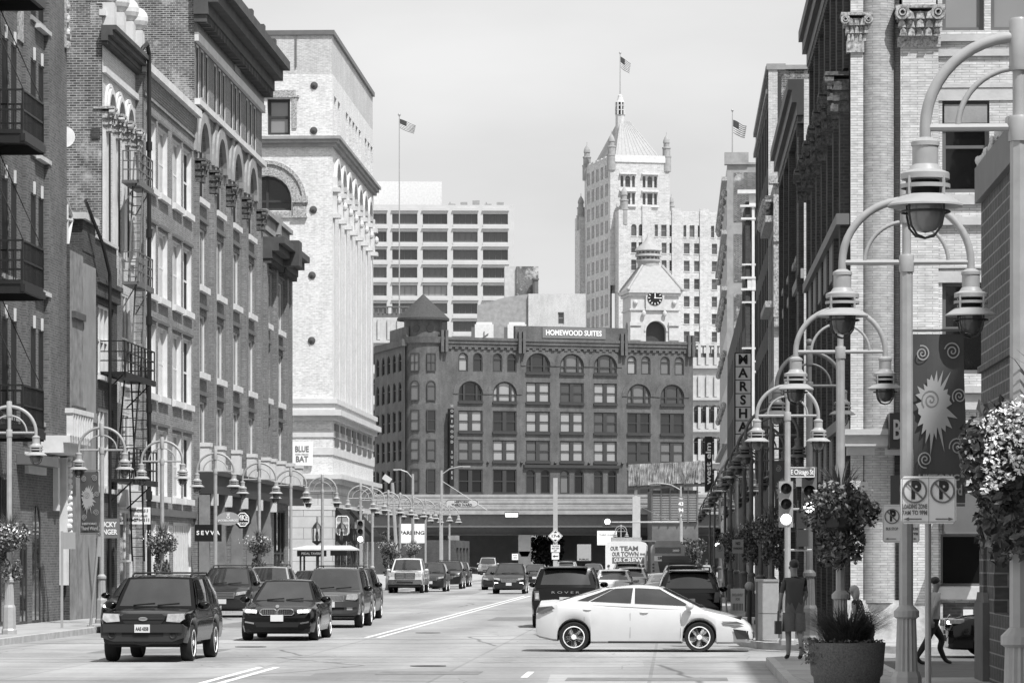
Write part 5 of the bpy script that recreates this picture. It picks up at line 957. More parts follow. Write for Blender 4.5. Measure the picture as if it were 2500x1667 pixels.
RL = thing('street_lamp', 'nearest grey double arm street lamp, cut by the right edge of the picture', 'street lamp', at(2.44, 24.6, .15), -ST, LG); lamp_parts(RL, 'lamp_paint', False, 2)
copy_thing(L0, at(2.4, 35.9, .15), -ST, 'large grey street lamp carrying the spiral banner and no parking signs'); copy_thing(L0, at(2.47, 51.6, .15), -ST, 'grey street lamp rising out of the big flower basket by the concrete planter')
RD = thing('street_lamp', 'dark shaded street lamp with a ball finial and traffic light behind the man', 'street lamp', at(3.0, 77.0, .15), -ST, LG); lamp_parts(RD, 'lamp_paint_shaded', True); RD.scale = (1.1, 1.1, 1.15)
copy_thing(L0, at(2.45, 75.0, .15), -ST, 'light grey street lamp carrying the grey traffic light, beside the pale cabinet')
rlab = ['dark street lamp just left of the grey cabinet on the right pavement', 'dark street lamp in front of the white end pier, right pavement', 'dark street lamp with no parking signs below it on the right pavement', 'dark street lamp under the end of the lettered vertical sign', 'dark street lamp just left of the lettered vertical sign', 'dark street lamp beside the round no parking plate in the distance', 'dark street lamp in the distance below the black vertical sign', 'dark far street lamp between the black vertical sign and the basket', 'dark far street lamp near the end of the right hand row', 'last dark street lamp of the right hand row']
for i, (Y, o) in enumerate(((87, 2.45), (98, 2.45), (110, 2.45), (121, 2.45), (133, 2.4), (147, 2.4), (163, 2.4), (182, 2.4), (205, 2.4), (232, 2.4))): copy_thing(RD, at(o, Y, .15), -ST, rlab[i]).scale = (1, 1, 1)
copy_thing(L0, (X(1516, 400), 400, 0), 0, 'small far street lamp before the underpass between the signal arm and the pale pier')
# ------------------------------------------------------------------ plants
plain('leaf_dark', .055, .6, var=.5, scale=9); plain('leaf_mid', .14, .55, var=.5, scale=9); plain('leaf_light', .3, .5, var=.4, scale=9); plain('petal', .95, .6, var=.1); plain('grass_blade', .16, .6, var=.4, scale=6); plain('bark', .07, .8, var=.3)
def leaves(b, n, fn, size, mats=3, up=.3, rnd=random):
    for i in range(n):
        p = Vector(fn()); d = Vector((rnd.gauss(0, 1), rnd.gauss(0, 1), rnd.gauss(0, 1)+up)).normalized(); a = d.orthogonal().normalized(); a.rotate(Matrix.Rotation(rnd.uniform(0, 6.3), 3, d)); c = d.cross(a); s = size*rnd.uniform(.6, 1.35)
        e = d*s*.15
        b.add([p-a*s, p-a*s*.2+c*s*.55+e, p+a*s, p-a*s*.2-c*s*.55+e], [(0, 1, 2, 3)], rnd.randrange(mats))
def inball(c, r, k=.45):
    def f():
        while 1:
            v = Vector((random.uniform(-1, 1), random.uniform(-1, 1), random.uniform(-1, 1)))
            if k < v.length < 1: return (c[0]+v.x*r[0], c[1]+v.y*r[1], c[2]+v.z*r[2])
    return f
def blades(b, n, c, r, h, lean, wd=.012):
    for i in range(n):
        a = random.uniform(0, 6.283); q = r*math.sqrt(random.random()); x, y = c[0]+q*math.cos(a), c[1]+q*math.sin(a); hh = h*random.uniform(.6, 1.1); l = lean*random.uniform(.2, 1.2); a2 = a+random.uniform(-.6, .6); px, py = -math.sin(a2)*wd, math.cos(a2)*wd; P = []
        for t in (0, .45, .8, 1): P.append((x+math.cos(a2)*l*t*t, y+math.sin(a2)*l*t*t, c[2]+hh*(t-.22*t**3*l/max(.1, lean)))); 
        V = []
        for k_, p in enumerate(P): w_ = (1-k_/3.3); V += [(p[0]-px*w_, p[1]-py*w_, p[2]), (p[0]+px*w_, p[1]+py*w_, p[2])]
        b.add(V, [(0, 1, 3, 2), (2, 3, 5, 4), (4, 5, 7, 6)])
def basket(t, s=1.0, nl=2000, nf=200, size=.042, grass=True, droop=.55):
    random.seed(int(s*100)+nl); b = MB()
    cl = [((0, 0, 2.35), (.36, .36, .38))]+[((.3*math.cos(a), .3*math.sin(a), 2.3+random.uniform(-.2, .2)), (.22, .22, .26)) for a in [i*1.05 for i in range(6)]]+[((.2*math.cos(a), .2*math.sin(a), 1.95-droop*random.random()), (.12, .12, .28)) for a in [i*1.5 for i in range(4)]]
    for c, r in cl: leaves(b, int(nl/len(cl)), inball(c, r), size)
    b.build('foliage', ['leaf_dark', 'leaf_mid', 'leaf_light'], t)
    b = MB(); leaves(b, nf, lambda: (random.gauss(0, .24), random.gauss(0, .24)-.08, 2.55+random.uniform(-.2, .18)), size*.75, 1, .8); b.build('flowers', 'petal', t)
    if grass: b = MB(); blades(b, 90, (0, 0, 2.5), .12, .55, .35); b.build('grass', 'grass_blade', t)
    b = MB(); b.lathe([(.05, 2.0), (.2, 2.08), (.26, 2.3)], n=14); b.cyl((-.3, 0, 2.32), (.3, 0, 2.32), .015, n=6); b.build('bowl', 'trim_dark', t)
BG = 'flower baskets hung on the street lamps'
B0 = thing('flower_basket', 'leafy flower basket with pale blooms on the leftmost street lamp', 'flower basket', at(-16.28, 85.3, .15), 0, BG); basket(B0)
for Y, lb in ((110.9, 'trailing flower basket before the white picket panels on the left'), (136.9, 'round flower basket with a flowering face, left of the man in black'), (198.8, 'dark flower basket left of the parking sign near the silver pickup'), (217.8, 'small round flower basket directly under the parking sign')): copy_thing(B0, at(-16.3, Y, .15), random.uniform(0, 6), lb)
B1 = thing('flower_basket', 'big grassy flower basket hiding the lamp post by the concrete planter', 'flower basket', at(2.47, 51.6, .15), 0, BG); basket(B1, 1, 3000, 40, .042, True, .35); B1.scale = (1.15, 1.15, 1.05); B1.location.z = .3
B2 = thing('flower_basket', 'nearest flower basket with white blossom at the right edge', 'flower basket', at(2.4, 24.6, .33), 0, BG); random.seed(9); b = MB()
for c, r, n in (((.0, 0, 2.5), (.4, .35, .35), 700), ((-.14, -.1, 2.35), (.28, .25, .3), 420), ((.15, -.1, 1.95), (.25, .25, .3), 300), ((-.12, -.1, 1.95), (.18, .2, .3), 220), ((.3, 0, 2.9), (.2, .2, .25), 120)): leaves(b, n, inball(c, r), .042)
b.build('foliage', ['leaf_dark', 'leaf_mid', 'leaf_dark'], B2)
b = MB()
for i in range(430): f = (-.26+random.random()*.42, -.36+random.uniform(-.05, .1), 2.42+random.uniform(-.24, .3)); f = (f[0], f[1], f[2]+(f[0]+.2)*.5); leaves(b, 2, lambda: (f[0]+random.gauss(0, .012), f[1]+random.gauss(0, .012), f[2]+random.gauss(0, .012)), .019, 1, .8)
b.build('flowers', 'petal', B2)
b = MB(); blades(b, 60, (.3, 0, 2.7), .15, .6, .25); b.build('grass', 'leaf_dark', B2)
b = MB(); b.lathe([(.05, 2.1), (.16, 2.2), (.2, 2.4)], n=14); b.build('bowl', 'trim_dark', B2)
for o, Y, lb in ((2.45, 87, 'dark shaded flower basket next to the grey cabinet'), (2.45, 110, 'dark shaded flower basket farther along the right pavement'), (2.4, 147, 'small dark flower basket above the round no parking plate')): copy_thing(B1, at(o, Y, .1), random.uniform(0, 6), lb).scale = (1.0, 1.0, 1.1)
PL = thing('concrete_planter', 'round exposed aggregate concrete planter on the near right corner', 'planter', at(2.5, 50.3, .15), 0)
b = MB(); b.lathe([(.44, 0), (.47, .03), (.485, .16), (.52, .2), (.555, .62), (.56, .66), (.5, .665), (.49, .58), (0, .58)], n=36); b.build('bowl', 'aggregate', PL, 40)
gp = thing('ornamental_grass', 'dark fountain grass and low flowers growing in the concrete planter', 'plants', at(2.5, 50.3, .73), 0); random.seed(4)
b = MB(); blades(b, 1100, (0, 0, 0), .28, .68, .8, .006); b.build('grass', 'leaf_dark', gp)
b = MB(); leaves(b, 700, lambda: ((lambda a, q: (q*math.cos(a), q*math.sin(a), random.uniform(-.02, .12)))(random.uniform(0, 6.3), .53*math.sqrt(random.random()))), .032); leaves(b, 260, lambda: (-.5+random.gauss(0, .07), random.gauss(-.1, .15), random.uniform(-.22, .14)), .035); b.build('foliage', ['leaf_mid', 'leaf_light', 'grass_blade'], gp)
def tree(label, x, y, h, rx, n=1500, size=.16):
    t = thing('street_tree', label, 'tree', (x, y, 0)); random.seed(int(x*10)); b = MB(); b.tube([(0, 0, 0), (.05, 0, h*.3), (0, .05, h*.55), (.1, 0, h*.8)], [.14, .12, .09, .04], 8)
    for i in range(6): a = i*1.1; b.tube([(0, 0, h*(.35+.06*i)), (rx*.5*math.cos(a), rx*.5*math.sin(a), h*(.55+.05*i))], [.06, .02], 6)
    b.build('trunk', 'bark', t); b = MB()
    for i in range(14): a = random.uniform(0, 6.3); q = rx*random.uniform(.1, .75); leaves(b, n//14, inball((q*math.cos(a), q*math.sin(a), h*random.uniform(.25, .88)), (rx*.5, rx*.5, h*.16), .2), size)
    b.build('crown', ['leaf_dark', 'leaf_mid', 'leaf_dark'], t); return t
tree('dark tree under the viaduct just right of the pale pier', X(1322, 446), 446, 5.2, 2.6, 2200, .2); tree('dark leafy tree beyond the low wall left of the bus', X(1347, 444), 444, 4.6, 2.2, 1800, .2); tree('dark tree at the far end of the right pavement', X(1690, 330), 330, 4.5, 1.5, 900)
tree('young street tree beside the left pavement near the pale corner building', SW(-16.6, 206), 206, 3.6, .9, 700, .1)
# ------------------------------------------------------------------ banners and signs
def ribbon(b, P, wd, d, m=0):
    for i in range(len(P)-1):
        a = Vector((P[i][0], 0, P[i][1])); c = Vector((P[i+1][0], 0, P[i+1][1])); n = Vector((-(c-a).z, 0, (c-a).x)).normalized()*wd/2
        b.add([(a-n)+Vector((0, d, 0)), (c-n)+Vector((0, d, 0)), (c+n)+Vector((0, d, 0)), (a+n)+Vector((0, d, 0))], [(0, 1, 2, 3)] if (a-n-c).length else [], m)
def spiral(cx, cz, r, turns=2.3, ph=0): return [(cx+r*(t/turns)*math.cos(ph+t*6.283), cz+r*1.12*(t/turns)*math.sin(ph+t*6.283)) for t in np.linspace(.12, turns, 34)]
def banner(label, loc, sc=1.0, side=1, det=True):
    t = thing('street_banner', label, 'banner', loc, -ST, 'district banners on the lamps'); t.scale = (sc, sc, sc); x0 = .06*side; x1 = x0+.54*side; lo, hi = min(x0, x1), max(x0, x1)
    b = MB(); n = 10; V = []
    for i in range(n+1):
        for j in range(9): u = i/n; q = j/8; V.append((lo+(hi-lo)*u+.012*math.sin(q*5), .015*math.sin(u*5+q*3), 2.6+1.74*q))
    b.add(V, [(i*9+j, (i+1)*9+j, (i+1)*9+j+1, i*9+j+1) for i in range(n) for j in range(8)]); b.build('cloth', 'canvas_dark', t)
    b = MB(); b.cyl((0, 0, 4.38), (hi if side > 0 else lo, 0, 4.38), .014, n=6); b.cyl((0, 0, 2.58), (hi if side > 0 else lo, 0, 2.58), .014, n=6); b.build('bracket', 'trim_mid', t)
    b = MB(); cx = (lo+hi)/2; random.seed(8); ring = []
    for i in range(44):
        a = 6.283*i/44; q = (random.uniform(.12, .17) if i % 2 else random.uniform(.17, .28)); sx = 1 if math.cos(a) < 0 else 1.0; ring.append((cx-.05+max(-.2, q*.95*math.cos(a)), 3.62+q*(2.0 if math.sin(a) < 0 else 1.6)*math.sin(a)))
    b.add([(cx-.05, -.024, 3.62)]+[(x, -.024, z) for x, z in ring], [(0, 1+i, 1+(i+1) % 44) for i in range(44)]); b.build('splash', 'sign_mid', t)
    b = MB()
    for c, z, r, ph in ((lo+.1, 4.14, .075, 0), (hi-.13, 4.16, .085, 1), (hi-.06, 3.7, .075, 2), (lo+.13, 3.05, .08, 3), (hi-.08, 3.18, .085, 1.5)): ribbon(b, spiral(c, z, r, 2.3, ph), .013, -.026)
    ribbon(b, spiral(cx-.08, 3.66, .1, 2.3, 2), .012, -.028, 1); b.build('spiral_motif', ['sign_mid', 'sign_grey'], t)
    text(t, 'HISTORIC', cx, -.028, 2.86, .085, 'sign_mid', None, .001, .004, .42); text(t, 'Third Ward', cx, -.028, 2.73, .15, 'sign_mid', None, .001, .004, .48); return t
banner('large spiral banner on the big grey lamp at right', at(2.4, 35.9, .0)); banner('dark spiral banner hanging on the lamp before the stucco wall', at(-16.3, 99.1, .12), 1, -1); banner('dark shaded banner just behind the light post with the grey traffic light', at(2.45, 86.9, .1), 1.0, 1)
def board(name, label, cat, px0, px1, y0, y1, Y, bg, lines, th=.06, border=None, shape=None):
    """a flat sign board seen square on: rectangle from photo rows and columns at its distance; lines = (text, rel x, rel z, size, mat, width)"""
    cx = X((px0+px1)/2, Y); w_ = X(px1, Y)-X(px0, Y); z0, z1 = Z(y1, Y), Z(y0, Y); t = thing(name, label, cat, (cx, Y, z0)); h = z1-z0; b = MB()
    if shape: b.prism([(x*w_/2, (z+1)*h/2) for x, z in shape], 0, th)
    else: b.box(-w_/2, 0, 0, w_/2, th, h)
    b.build('panel', bg, t)
    if border:
        b = MB(); P = shape or [(-1, -1), (1, -1), (1, 1), (-1, 1)]; n = len(P); e = border[1]/w_*2; f = border[1]/h*2
        Q = [(x*(1-e)*w_/2, (z*(1-f)+1)*h/2) for x, z in P]
        for i in range(n): b.cyl((*(Q[i][0], -.004, Q[i][1]),), (Q[(i+1) % n][0], -.004, Q[(i+1) % n][1]), border[2], n=5)
        b.build('border', border[0], t)
    for s, rx, rz, sz, m, wd in lines: text(t, s, rx*w_, -.008, rz*h, sz*h, m, None, .004, sz*h*.03, wd*w_)
    return t
OV = [(math.cos(a), math.sin(a)) for a in [i*math.pi/14 for i in range(28)]]; HX = [(math.cos(a), math.sin(a)) for a in [i*math.pi/4+math.pi/8 for i in range(8)]]
board('shop_sign', 'dark grey projecting sign with two lines of white capitals behind the banner lamp', 'sign', 234, 290, 1265, 1313, 106.5, 'sign_grey', [('LUCKY', .0, .68, .36, 'sign_white', .8), ('GINGER', .0, .3, .36, 'sign_white', .86)])
board('lease_board', 'white letting board with a phone number on the brick ground floor', 'sign', 308, 367, 1238, 1279, 118.6, 'sign_white', [('FOUNDERS 3', 0, .8, .24, 'sign_grey', .82), ('FOR LEASE', .08, .5, .15, 'sign_mid', .6), ('414-271-1111', .0, .25, .26, 'ink', .94)])
board('shop_sign', 'black sign with spaced white capitals beside the storefront doors', 'sign', 475, 541, 1280, 1321, 131.5, 'sign_black', [('S E V V A', 0, .5, .34, 'sign_white', .86)])
board('oval_sign', 'grey oval hanging sign with a small crest and white lettering', 'sign', 529, 585, 1249, 1282, 132.2, 'sign_mid', [('JACOBSON/ROST', 0, .36, .2, 'sign_white', .9), ('W', 0, .78, .3, 'sign_white', .14), ('O', 0, .58, .24, 'sign_white', .16)], .08, None, OV)
board('round_sign', 'black eight sided sign with a white ring and three large letters', 'sign', 572, 613, 1246, 1290, 134.2, 'sign_black', [('MKE', 0, .6, .42, 'sign_white', .62), ('ALE HOUSE', 0, .3, .16, 'sign_white', .56)], .12, ('sign_white', .09, .022), [(x*1.05, z*1.05) for x, z in HX])
bb = board('shop_sign', 'square white sign with two large dark words on the white corner building', 'sign', 710, 764, 1078, 1136, 186.55, 'sign_white', [('BLUE', 0, .68, .34, 'sign_grey', .62), ('BAT', 0, .26, .34, 'sign_grey', .56), ('KITCHEN & TEQUILARIA', 0, .47, .07, 'sign_mid', .6)], .1)
SC = [(-1, -.75), (-.72, -1), (.72, -1), (1, -.75), (1, .75), (.72, 1), (-.72, 1), (-1, .75)]
board('shop_sign', 'grey sign with notched corners and a white edge before the black awnings', 'sign', 819, 853, 1258, 1307, 184, 'sign_mid', [('Wisconsin', 0, .63, .2, 'sign_white', .86), ('Vision', 0, .42, .2, 'sign_white', .64), ('LTD', 0, .24, .1, 'sign_white', .26)], .1, ('sign_white', .04, .03), SC)
board('parking_sign', 'big pale parking sign on the left behind the street lamps', 'sign', 974, 1038, 1278, 1325, 300, 'sign_white', [('PARKING', 0, .52, .26, 'ink', .94)], .1)
t = board('vertical_shop_sign', 'tall sign spelling a name in stacked dark letters on the right', 'sign', 1794, 1834, 862, 1125, 168, 'sign_white', [], .3)
for i, ch in enumerate('MARSHALL'): text(t, ch, 0, -.012, 5.2*(1-(i+.5)/8), .62, 'ink', None, .006, .02)
b = MB(); w_ = X(1834, 168)-X(1794, 168); [b.box(-w_/2, -.01, 5.2*i/8-.02, w_/2, -.003, 5.2*i/8+.02) for i in range(9)]; b.box(-w_/2-.03, -.02, 0, -w_/2+.03, .3, 5.2); b.box(w_/2-.03, -.02, 0, w_/2+.03, .3, 5.2); b.build('frame', 'ink', t)
t = board('vertical_shop_sign', 'black vertical sign with white lower case letters reading upwards', 'sign', 1721, 1739, 1065, 1200, 300, 'sign_black', [], .2); text(t, 'west elm', 0, -.02, 2.45, .62, 'sign_white', None, .008, .012, 3.6, R(-90))
def post(b, x, y, z0, z1, r): b.cyl((x, y, z0), (x, y, z1), r, n=8)
t = board('clearance_sign', 'white diamond clearance sign on a tall square post before the underpass', 'sign', 1338, 1374, 1290, 1326, 250, 'sign_white', [("17-6", 0, .5, .26, 'ink', .56)], .03, ('ink', .05, .01), [(0, -1), (1, 0), (0, 1), (-1, 0)])
b = MB(); b.box(-.16, .05, -2.3, .16, .3, 4.7); b.build('post', 'concrete', t); b = MB()
for s in (-1, 1): b.prism([(-.12, .53+s*.25), (.12, .53+s*.25), (0, .53+s*.38)] if s > 0 else [(-.12, .53+s*.25), (0, .53+s*.38), (.12, .53+s*.25)], -.02, -.003)
b.build('arrow', 'ink', t); b = MB(); b.box(-.32, 0, -.62, .32, .03, -.1); b.box(-.26, 0, -1.15, .26, .03, -.68); b.build('lower_plate', 'sign_white', t)
for q, s in enumerate(('TRUCKS', 'MUST TURN', 'LEFT')): text(t, s, 0, -.008, -.2-.16*q, .13, 'ink', None, .003, .003, .5 if q < 2 else .25)
b = MB(); b.box(-.05, -.015, -.94, .2, -.003, -.88); b.prism([(-.2, -.91), (-.05, -1.0), (-.05, -.82)], -.015, -.003); b.build('lower_arrow', 'ink', t)
def nopark(b, cx, cz, r, M_=1):      # circle, P and slash
    b.arch(cx, cz, r*.86, r, -.012, -.003, 24, 0, 0, 2*math.pi-.001); q = math.sqrt(.5)*r*.93; ribbon(b, [(cx-q, cz+q), (cx+q, cz-q)], r*.15, -.013)
def parking_plate(label, Y, px, y0, y1, o_w, left, right, zp, group='no parking plates on the near right'):
    cx = X(px, Y); w_ = o_w; z0, z1 = Z(y1, Y), Z(y0, Y); h = z1-z0; t = thing('no_parking_sign', label, 'traffic sign', (cx, Y, z0), 0, group); b = MB(); c = .035
    for s in (0, 1):
        x0 = -w_/2+s*w_/2; b.prism([(x0+c*(1-s), 0), (x0+w_/2-c*s, 0), (x0+w_/2, c*s), (x0+w_/2, h-c*s), (x0+w_/2-c*s, h), (x0+c*(1-s), h), (x0, h-c*(1-s)), (x0, c*(1-s))], 0, .004)
    b.build('plate', 'sign_white', t)
    b = MB(); [b.cyl(a, e, .0035, n=4) for a, e in (((-w_/2+.02, -.002, .02), (w_/2-.02, -.002, .02)), ((-w_/2+.02, -.002, h-.02), (w_/2-.02, -.002, h-.02)), ((-w_/2+.014, -.002, .02), (-w_/2+.014, -.002, h-.02)), ((w_/2-.014, -.002, .02), (w_/2-.014, -.002, h-.02)), ((0, -.002, .01), (0, -.002, h-.01)))]; b.build('border', 'sign_mid', t)
    for s, ls in ((-1, left), (1, right)):
        x = s*w_/4; text(t, 'P', x+.01, -.006, h*.69, .24, 'ink', None, .002, .012, .1); b = MB(); nopark(b, x, h*.69, .125); b.build('prohibition_ring', 'sign_grey', t)
        for i, l in enumerate(ls): text(t, l, x, -.006, h*(.36-.13*i), .062, 'sign_grey', None, .001, .002, .25 if len(l) > 8 else .2)
        b = MB(); b.box(x-.07, -.006, h*.1-.006, x+.07, -.003, h*.1+.006); e = x+s*.11; b.prism([(e, h*.1), (e-s*.05, h*.1+.018), (e-s*.05, h*.1-.018)][::-s], -.007, -.003); b.build('arrow', 'sign_grey', t)
    b = MB(); post(b, 0, .04, zp-z0, h*1.0, .032); b.build('post', 'galvanised', t, 40); return t
parking_plate('front pair of no parking plates with opposite arrows on a pale post', 35.2, 2267, 1162, 1278, .56, ('LOADING ZONE', '7AM TO 9PM'), (), .15); parking_plate('rear no parking plates marked bus stop, half hidden by the front pair', 57.5, 2200, 1231, 1324, .61, ('BUS STOP',), ('LOADING ZONE', '7AM TO 9PM'), 0)
t = thing('no_parking_sign', 'grey round topped no parking plate on a leaning pole in the shaded row', 'traffic sign', (X(1757, 120), 120, 0)); b = MB(); h0 = Z(1362, 120); b.box(-.15, 0, h0, .15, .01, h0+.35); b.lathe([(.15, 0), (.15, .01)], n=16) if 0 else None; b.arch(0, h0+.35, 0.001, .15, 0, .01, 12); b.build('plate', 'sign_mid', t); text(t, 'P', 0, -.006, h0+.33, .16, 'ink'); b = MB(); nopark(b, 0, h0+.33, .1); b.build('prohibition_ring', 'sign_grey', t); b = MB(); b.cyl((.05, .04, h0+.4), (.25, .04, .15), .03, n=8); b.build('post', 'galvanised', t)
board('no_parking_sign', 'square grey notice plate between the dark baskets on the right pavement', 'traffic sign', 1788, 1815, 1316, 1350, 100, 'sign_mid', [('NO', 0, .7, .3, 'ink', .4), ('PARKING', 0, .35, .2, 'ink', .8)], .02)
board('sidewalk_board', 'white pavement board with small lettering behind the white car bonnet', 'board', 1784, 1818, 1436, 1498, 98, 'sign_white', [('EXCLUSIVELY', 0, .75, .14, 'sign_mid', .8), ('FOR', 0, .58, .14, 'sign_mid', .3), ('|||||||', 0, .3, .28, 'sign_grey', .7)], .05)
t = board('street_name_sign', 'dark street name plate just above the grey traffic light', 'sign', 1926, 1990, 1139, 1166, 75, 'sign_grey', [('E Chicago St', 0, .5, .62, 'sign_white', .86)], .02, ('sign_white', .02, .008))
t = thing('blank_sign', 'blank backed sign plate on a scratched post by the stucco wall', 'sign', (X(151, 93), 93, .15)); b = MB(); b.box(.02, .03, 2.1, .36, .04, 2.55); b.build('plate', 'sign_mid', t); b = MB(); b.box(-.035, 0, 0, .035, .025, 2.58); b.build('post', 'galvanised', t)
t = thing('leaning_post', 'pale leaning sign post at the left kerb before the banner lamp', 'sign post', (X(221, 95), 95, .15)); b = MB(); b.cyl((0, 0, 0), (.22, 0, 2.45), .04, n=8); b.box(.2, -.02, 1.9, .3, .05, 2.45); b.lathe([(.1, 0), (.1, .03)], n=12); b.build('post', 'galvanised', t)
# traffic lights
def signal(label, px, yt, Y, s=1.0, lit=2, mat='galvanised', plate=None):
    t = thing('traffic_light', label, 'traffic light', (X(px, Y), Y, Z(yt, Y)-1.0*s), -ST, 'traffic lights'); t.scale = (s, s, s); b = MB(); b.box(-.15, 0, 0, .15, .2, .98); b.build('housing', mat, t)
    for i in range(3):
        z = .82-.325*i; L_ = MB(Matrix.Translation((0, -.012, z)) @ Matrix.Rotation(R(90), 4, 'X')); L_.lathe([(.112, -.012), (.112, .0), (.06, .02), (0, .026)], n=18); L_.build('lens', 'signal_on' if i == lit else 'signal_off', t, 50)
        v = MB(); v.arch(0, z, .118, .128, -.19, -.002, 14, 0, -.35, math.pi+.35); v.build('visor', mat if i < 2 else 'trim_dark', t)
    return t
signal('grey traffic light with a bright lowest lens on the light lamp post', 1919, 1172, 74.2, 1.0); signal('traffic light with a bright lower lens on the dark lamp post behind the basket', 1976, 1137, 75.8, 1.08, 2, 'sign_grey'); signal('traffic light at the left corner with its lowest lens lit', 880, 1267, 163.5, 1.12, 2, 'sign_mid')
signal('small dark traffic light far down the right pavement', 1752, 1288, 150, .9, 2, 'trim_dark'); signal('side-on black traffic light behind the no parking plates', 2200, 1158, 60, .8, 9, 'trim_dark').rotation_euler.z = R(70)
t = thing('pedestrian_signal', 'black crossing signal box on arms between the two near lamp posts', 'crossing signal', (X(1960, 75.2), 75.2, Z(1333, 75.2))); b = MB(); b.box(-.12, 0, 0, .12, .2, .36); b.box(-.12, 0, .38, .12, .2, .72); b.build('housing', 'trim_dark', t); b = MB(); b.cyl((-.4, .1, .8), (.2, .1, .8), .025, n=6); b.cyl((-.4, .1, -.08), (.2, .1, -.08), .025, n=6); b.build('arm', 'galvanised', t)
t = thing('signal_mast', 'horizontal mast arm with a lit signal hanging over the far road', 'traffic light', (X(1664, 395), 395, 0)); zz = Z(1274, 395); b = MB(); b.cyl((0, 0, 0), (0, 0, zz+.2), .14, n=10); b.cyl((0, 0, zz), (X(1490, 395)-X(1664, 395), 0, zz), .11, .07, n=8); b.cyl((-1.2, 0, zz+.1), (-5.2, 0, zz+2.0), .02, n=4) ; b.build('mast', 'galvanised', t); b = MB(); x_ = X(1483, 395)-X(1664, 395); b.box(x_-.55, -.1, zz-.5, x_+.45, .2, zz+.4); b.build('housing', 'trim_dark', t); b = MB(Matrix.Translation((x_, -.12, zz+.05)) @ Matrix.Rotation(R(90), 4, 'X')); b.lathe([(.3, -.02), (.3, .03)], n=16); b.build('lens', 'signal_on', t)
for px, yt, Y, d, lb in ((1078, 1140, 330, 2.6, 'tall street light with a long arm reaching right before the hotel'), (1008, 1148, 300, -1.6, 'tall street light with its arm reaching left, near the parking sign'), (1662, 1180, 380, -3.4, 'tall street light with its arm reaching left over the slatted structure')):
    t = thing('cobra_street_light', lb, 'street light', (X(px, Y), Y, 0)); h = Z(yt, Y); b = MB(); b.cyl((0, 0, 0), (0, 0, h-.3), .17, .1, n=10); b.build('pole', 'galvanised', t, 40); b = MB(); b.tube([(0, 0, h-.7), (d*.3, 0, h-.15), (d*.65, 0, h+.05), (d*.8, 0, h+.07)], .05, 6); b.box(min(d*.78, d*1.05), -.14, h, max(d*.78, d*1.05), .14, h+.13); b.build('arm', 'galvanised', t)
    if px == 1078: b = MB(); b.cyl((0, 0, Z(1173, Y)), (X(1190, Y)-X(1078, Y), 0, Z(1245, Y)), .03, n=5); b.build('stay', 'galvanised', t)
t = thing('floodlight_pole', 'leaning pole with a boxy floodlight near the parking sign', 'street light', (X(972, 280), 280, 0)); h = Z(1178, 280); b = MB(); b.cyl((0, 0, 0), (-.45, 0, h), .16, .12, n=8); b.build('pole', 'galvanised', t); b = MB(Matrix.Translation((-.9, 0, h+.3)) @ Matrix.Rotation(R(35), 4, 'Y')); b.box(-.35, -.2, -.2, .35, .2, .25); b.build('head', 'paint_cream', t)
board('route_sign', 'highway route plates stacked on the far right street light', 'traffic sign', 1655, 1670, 1212, 1264, 379, 'sign_grey', [('TO', 0, .9, .1, 'sign_white', .5), ('43', 0, .66, .24, 'sign_white', .8), ('94', 0, .36, .24, 'sign_white', .8), ('7', 0, .1, .16, 'sign_white', .3)], .03)
board('notice_board', 'white notice on the pier beneath the viaduct', 'sign', 1250, 1265, 1351, 1366, 428, 'sign_white', [('STOP', 0, .7, .2, 'ink', .7), ('HERE', 0, .35, .2, 'ink', .7)], .04); board('poster_board', 'pale printed hoarding under the viaduct left of the bus', 'sign', 1409, 1443, 1328, 1368, 415, 'sign_mid', [('PUBLIC', 0, .08, .13, 'ink', .7)], .1)
board('notice_board', 'pale lettered board behind the bus roof and signal arm', 'sign', 1458, 1506, 1295, 1330, 400, 'sign_white', [('THIRD WARD', 0, .7, .16, 'sign_mid', .8)], .1)
t = thing('lit_sign', 'small bright light strip under the viaduct girder', 'lamp', (X(1249, 428), 428, Z(1257, 428))); b = MB(); b.box(-.85, -.05, -.4, .85, .3, .4); b.build('case', 'trim_dark', t); b = MB(); b.box(-.75, -.09, -.2, .75, -.06, .25); b.build('tube', 'headlamp_on', t)
t = thing('utility_cabinet', 'tall pale grey metal cabinet on the right hand corner', 'cabinet', at(2.15, 78.4, .15), -ST); b = MB(); b.box(-.27, 0, .03, .2, .5, 1.34); b.build('case', 'lamp_paint', t); b = MB(); b.box(-.3, -.02, 1.34, .22, .53, 1.39); b.build('lid', 'galvanised', t); b = MB(); b.box(-.3, -.012, .0, -.26, .5, 1.34); b.box(-.25, -.006, .62, .19, -.001, .63); b.build('door_seam', 'trim_mid', t)
t = thing('parking_meter', 'dark parking meter post with a round head behind the white car', 'parking meter', at(2.0, 92, .15), 0); b = MB(); b.cyl((0, 0, 0), (0, 0, 1.0), .06, n=10); b.build('post', 'trim_dark', t); b = MB(); b.ball((0, 0, 1.12), (.13, .1, .12)); b.build('head', 'sign_mid', t)
t = thing('bollard', 'short pale pipe bollard beside the grey cabinet', 'bollard', at(2.55, 76.9, .15), 0); b = MB(); b.lathe([(.13, 0), (.13, .12), (.08, .16), (.08, .8), (.0, .84)], n=14); b.build('pipe', 'galvanised', t, 40)
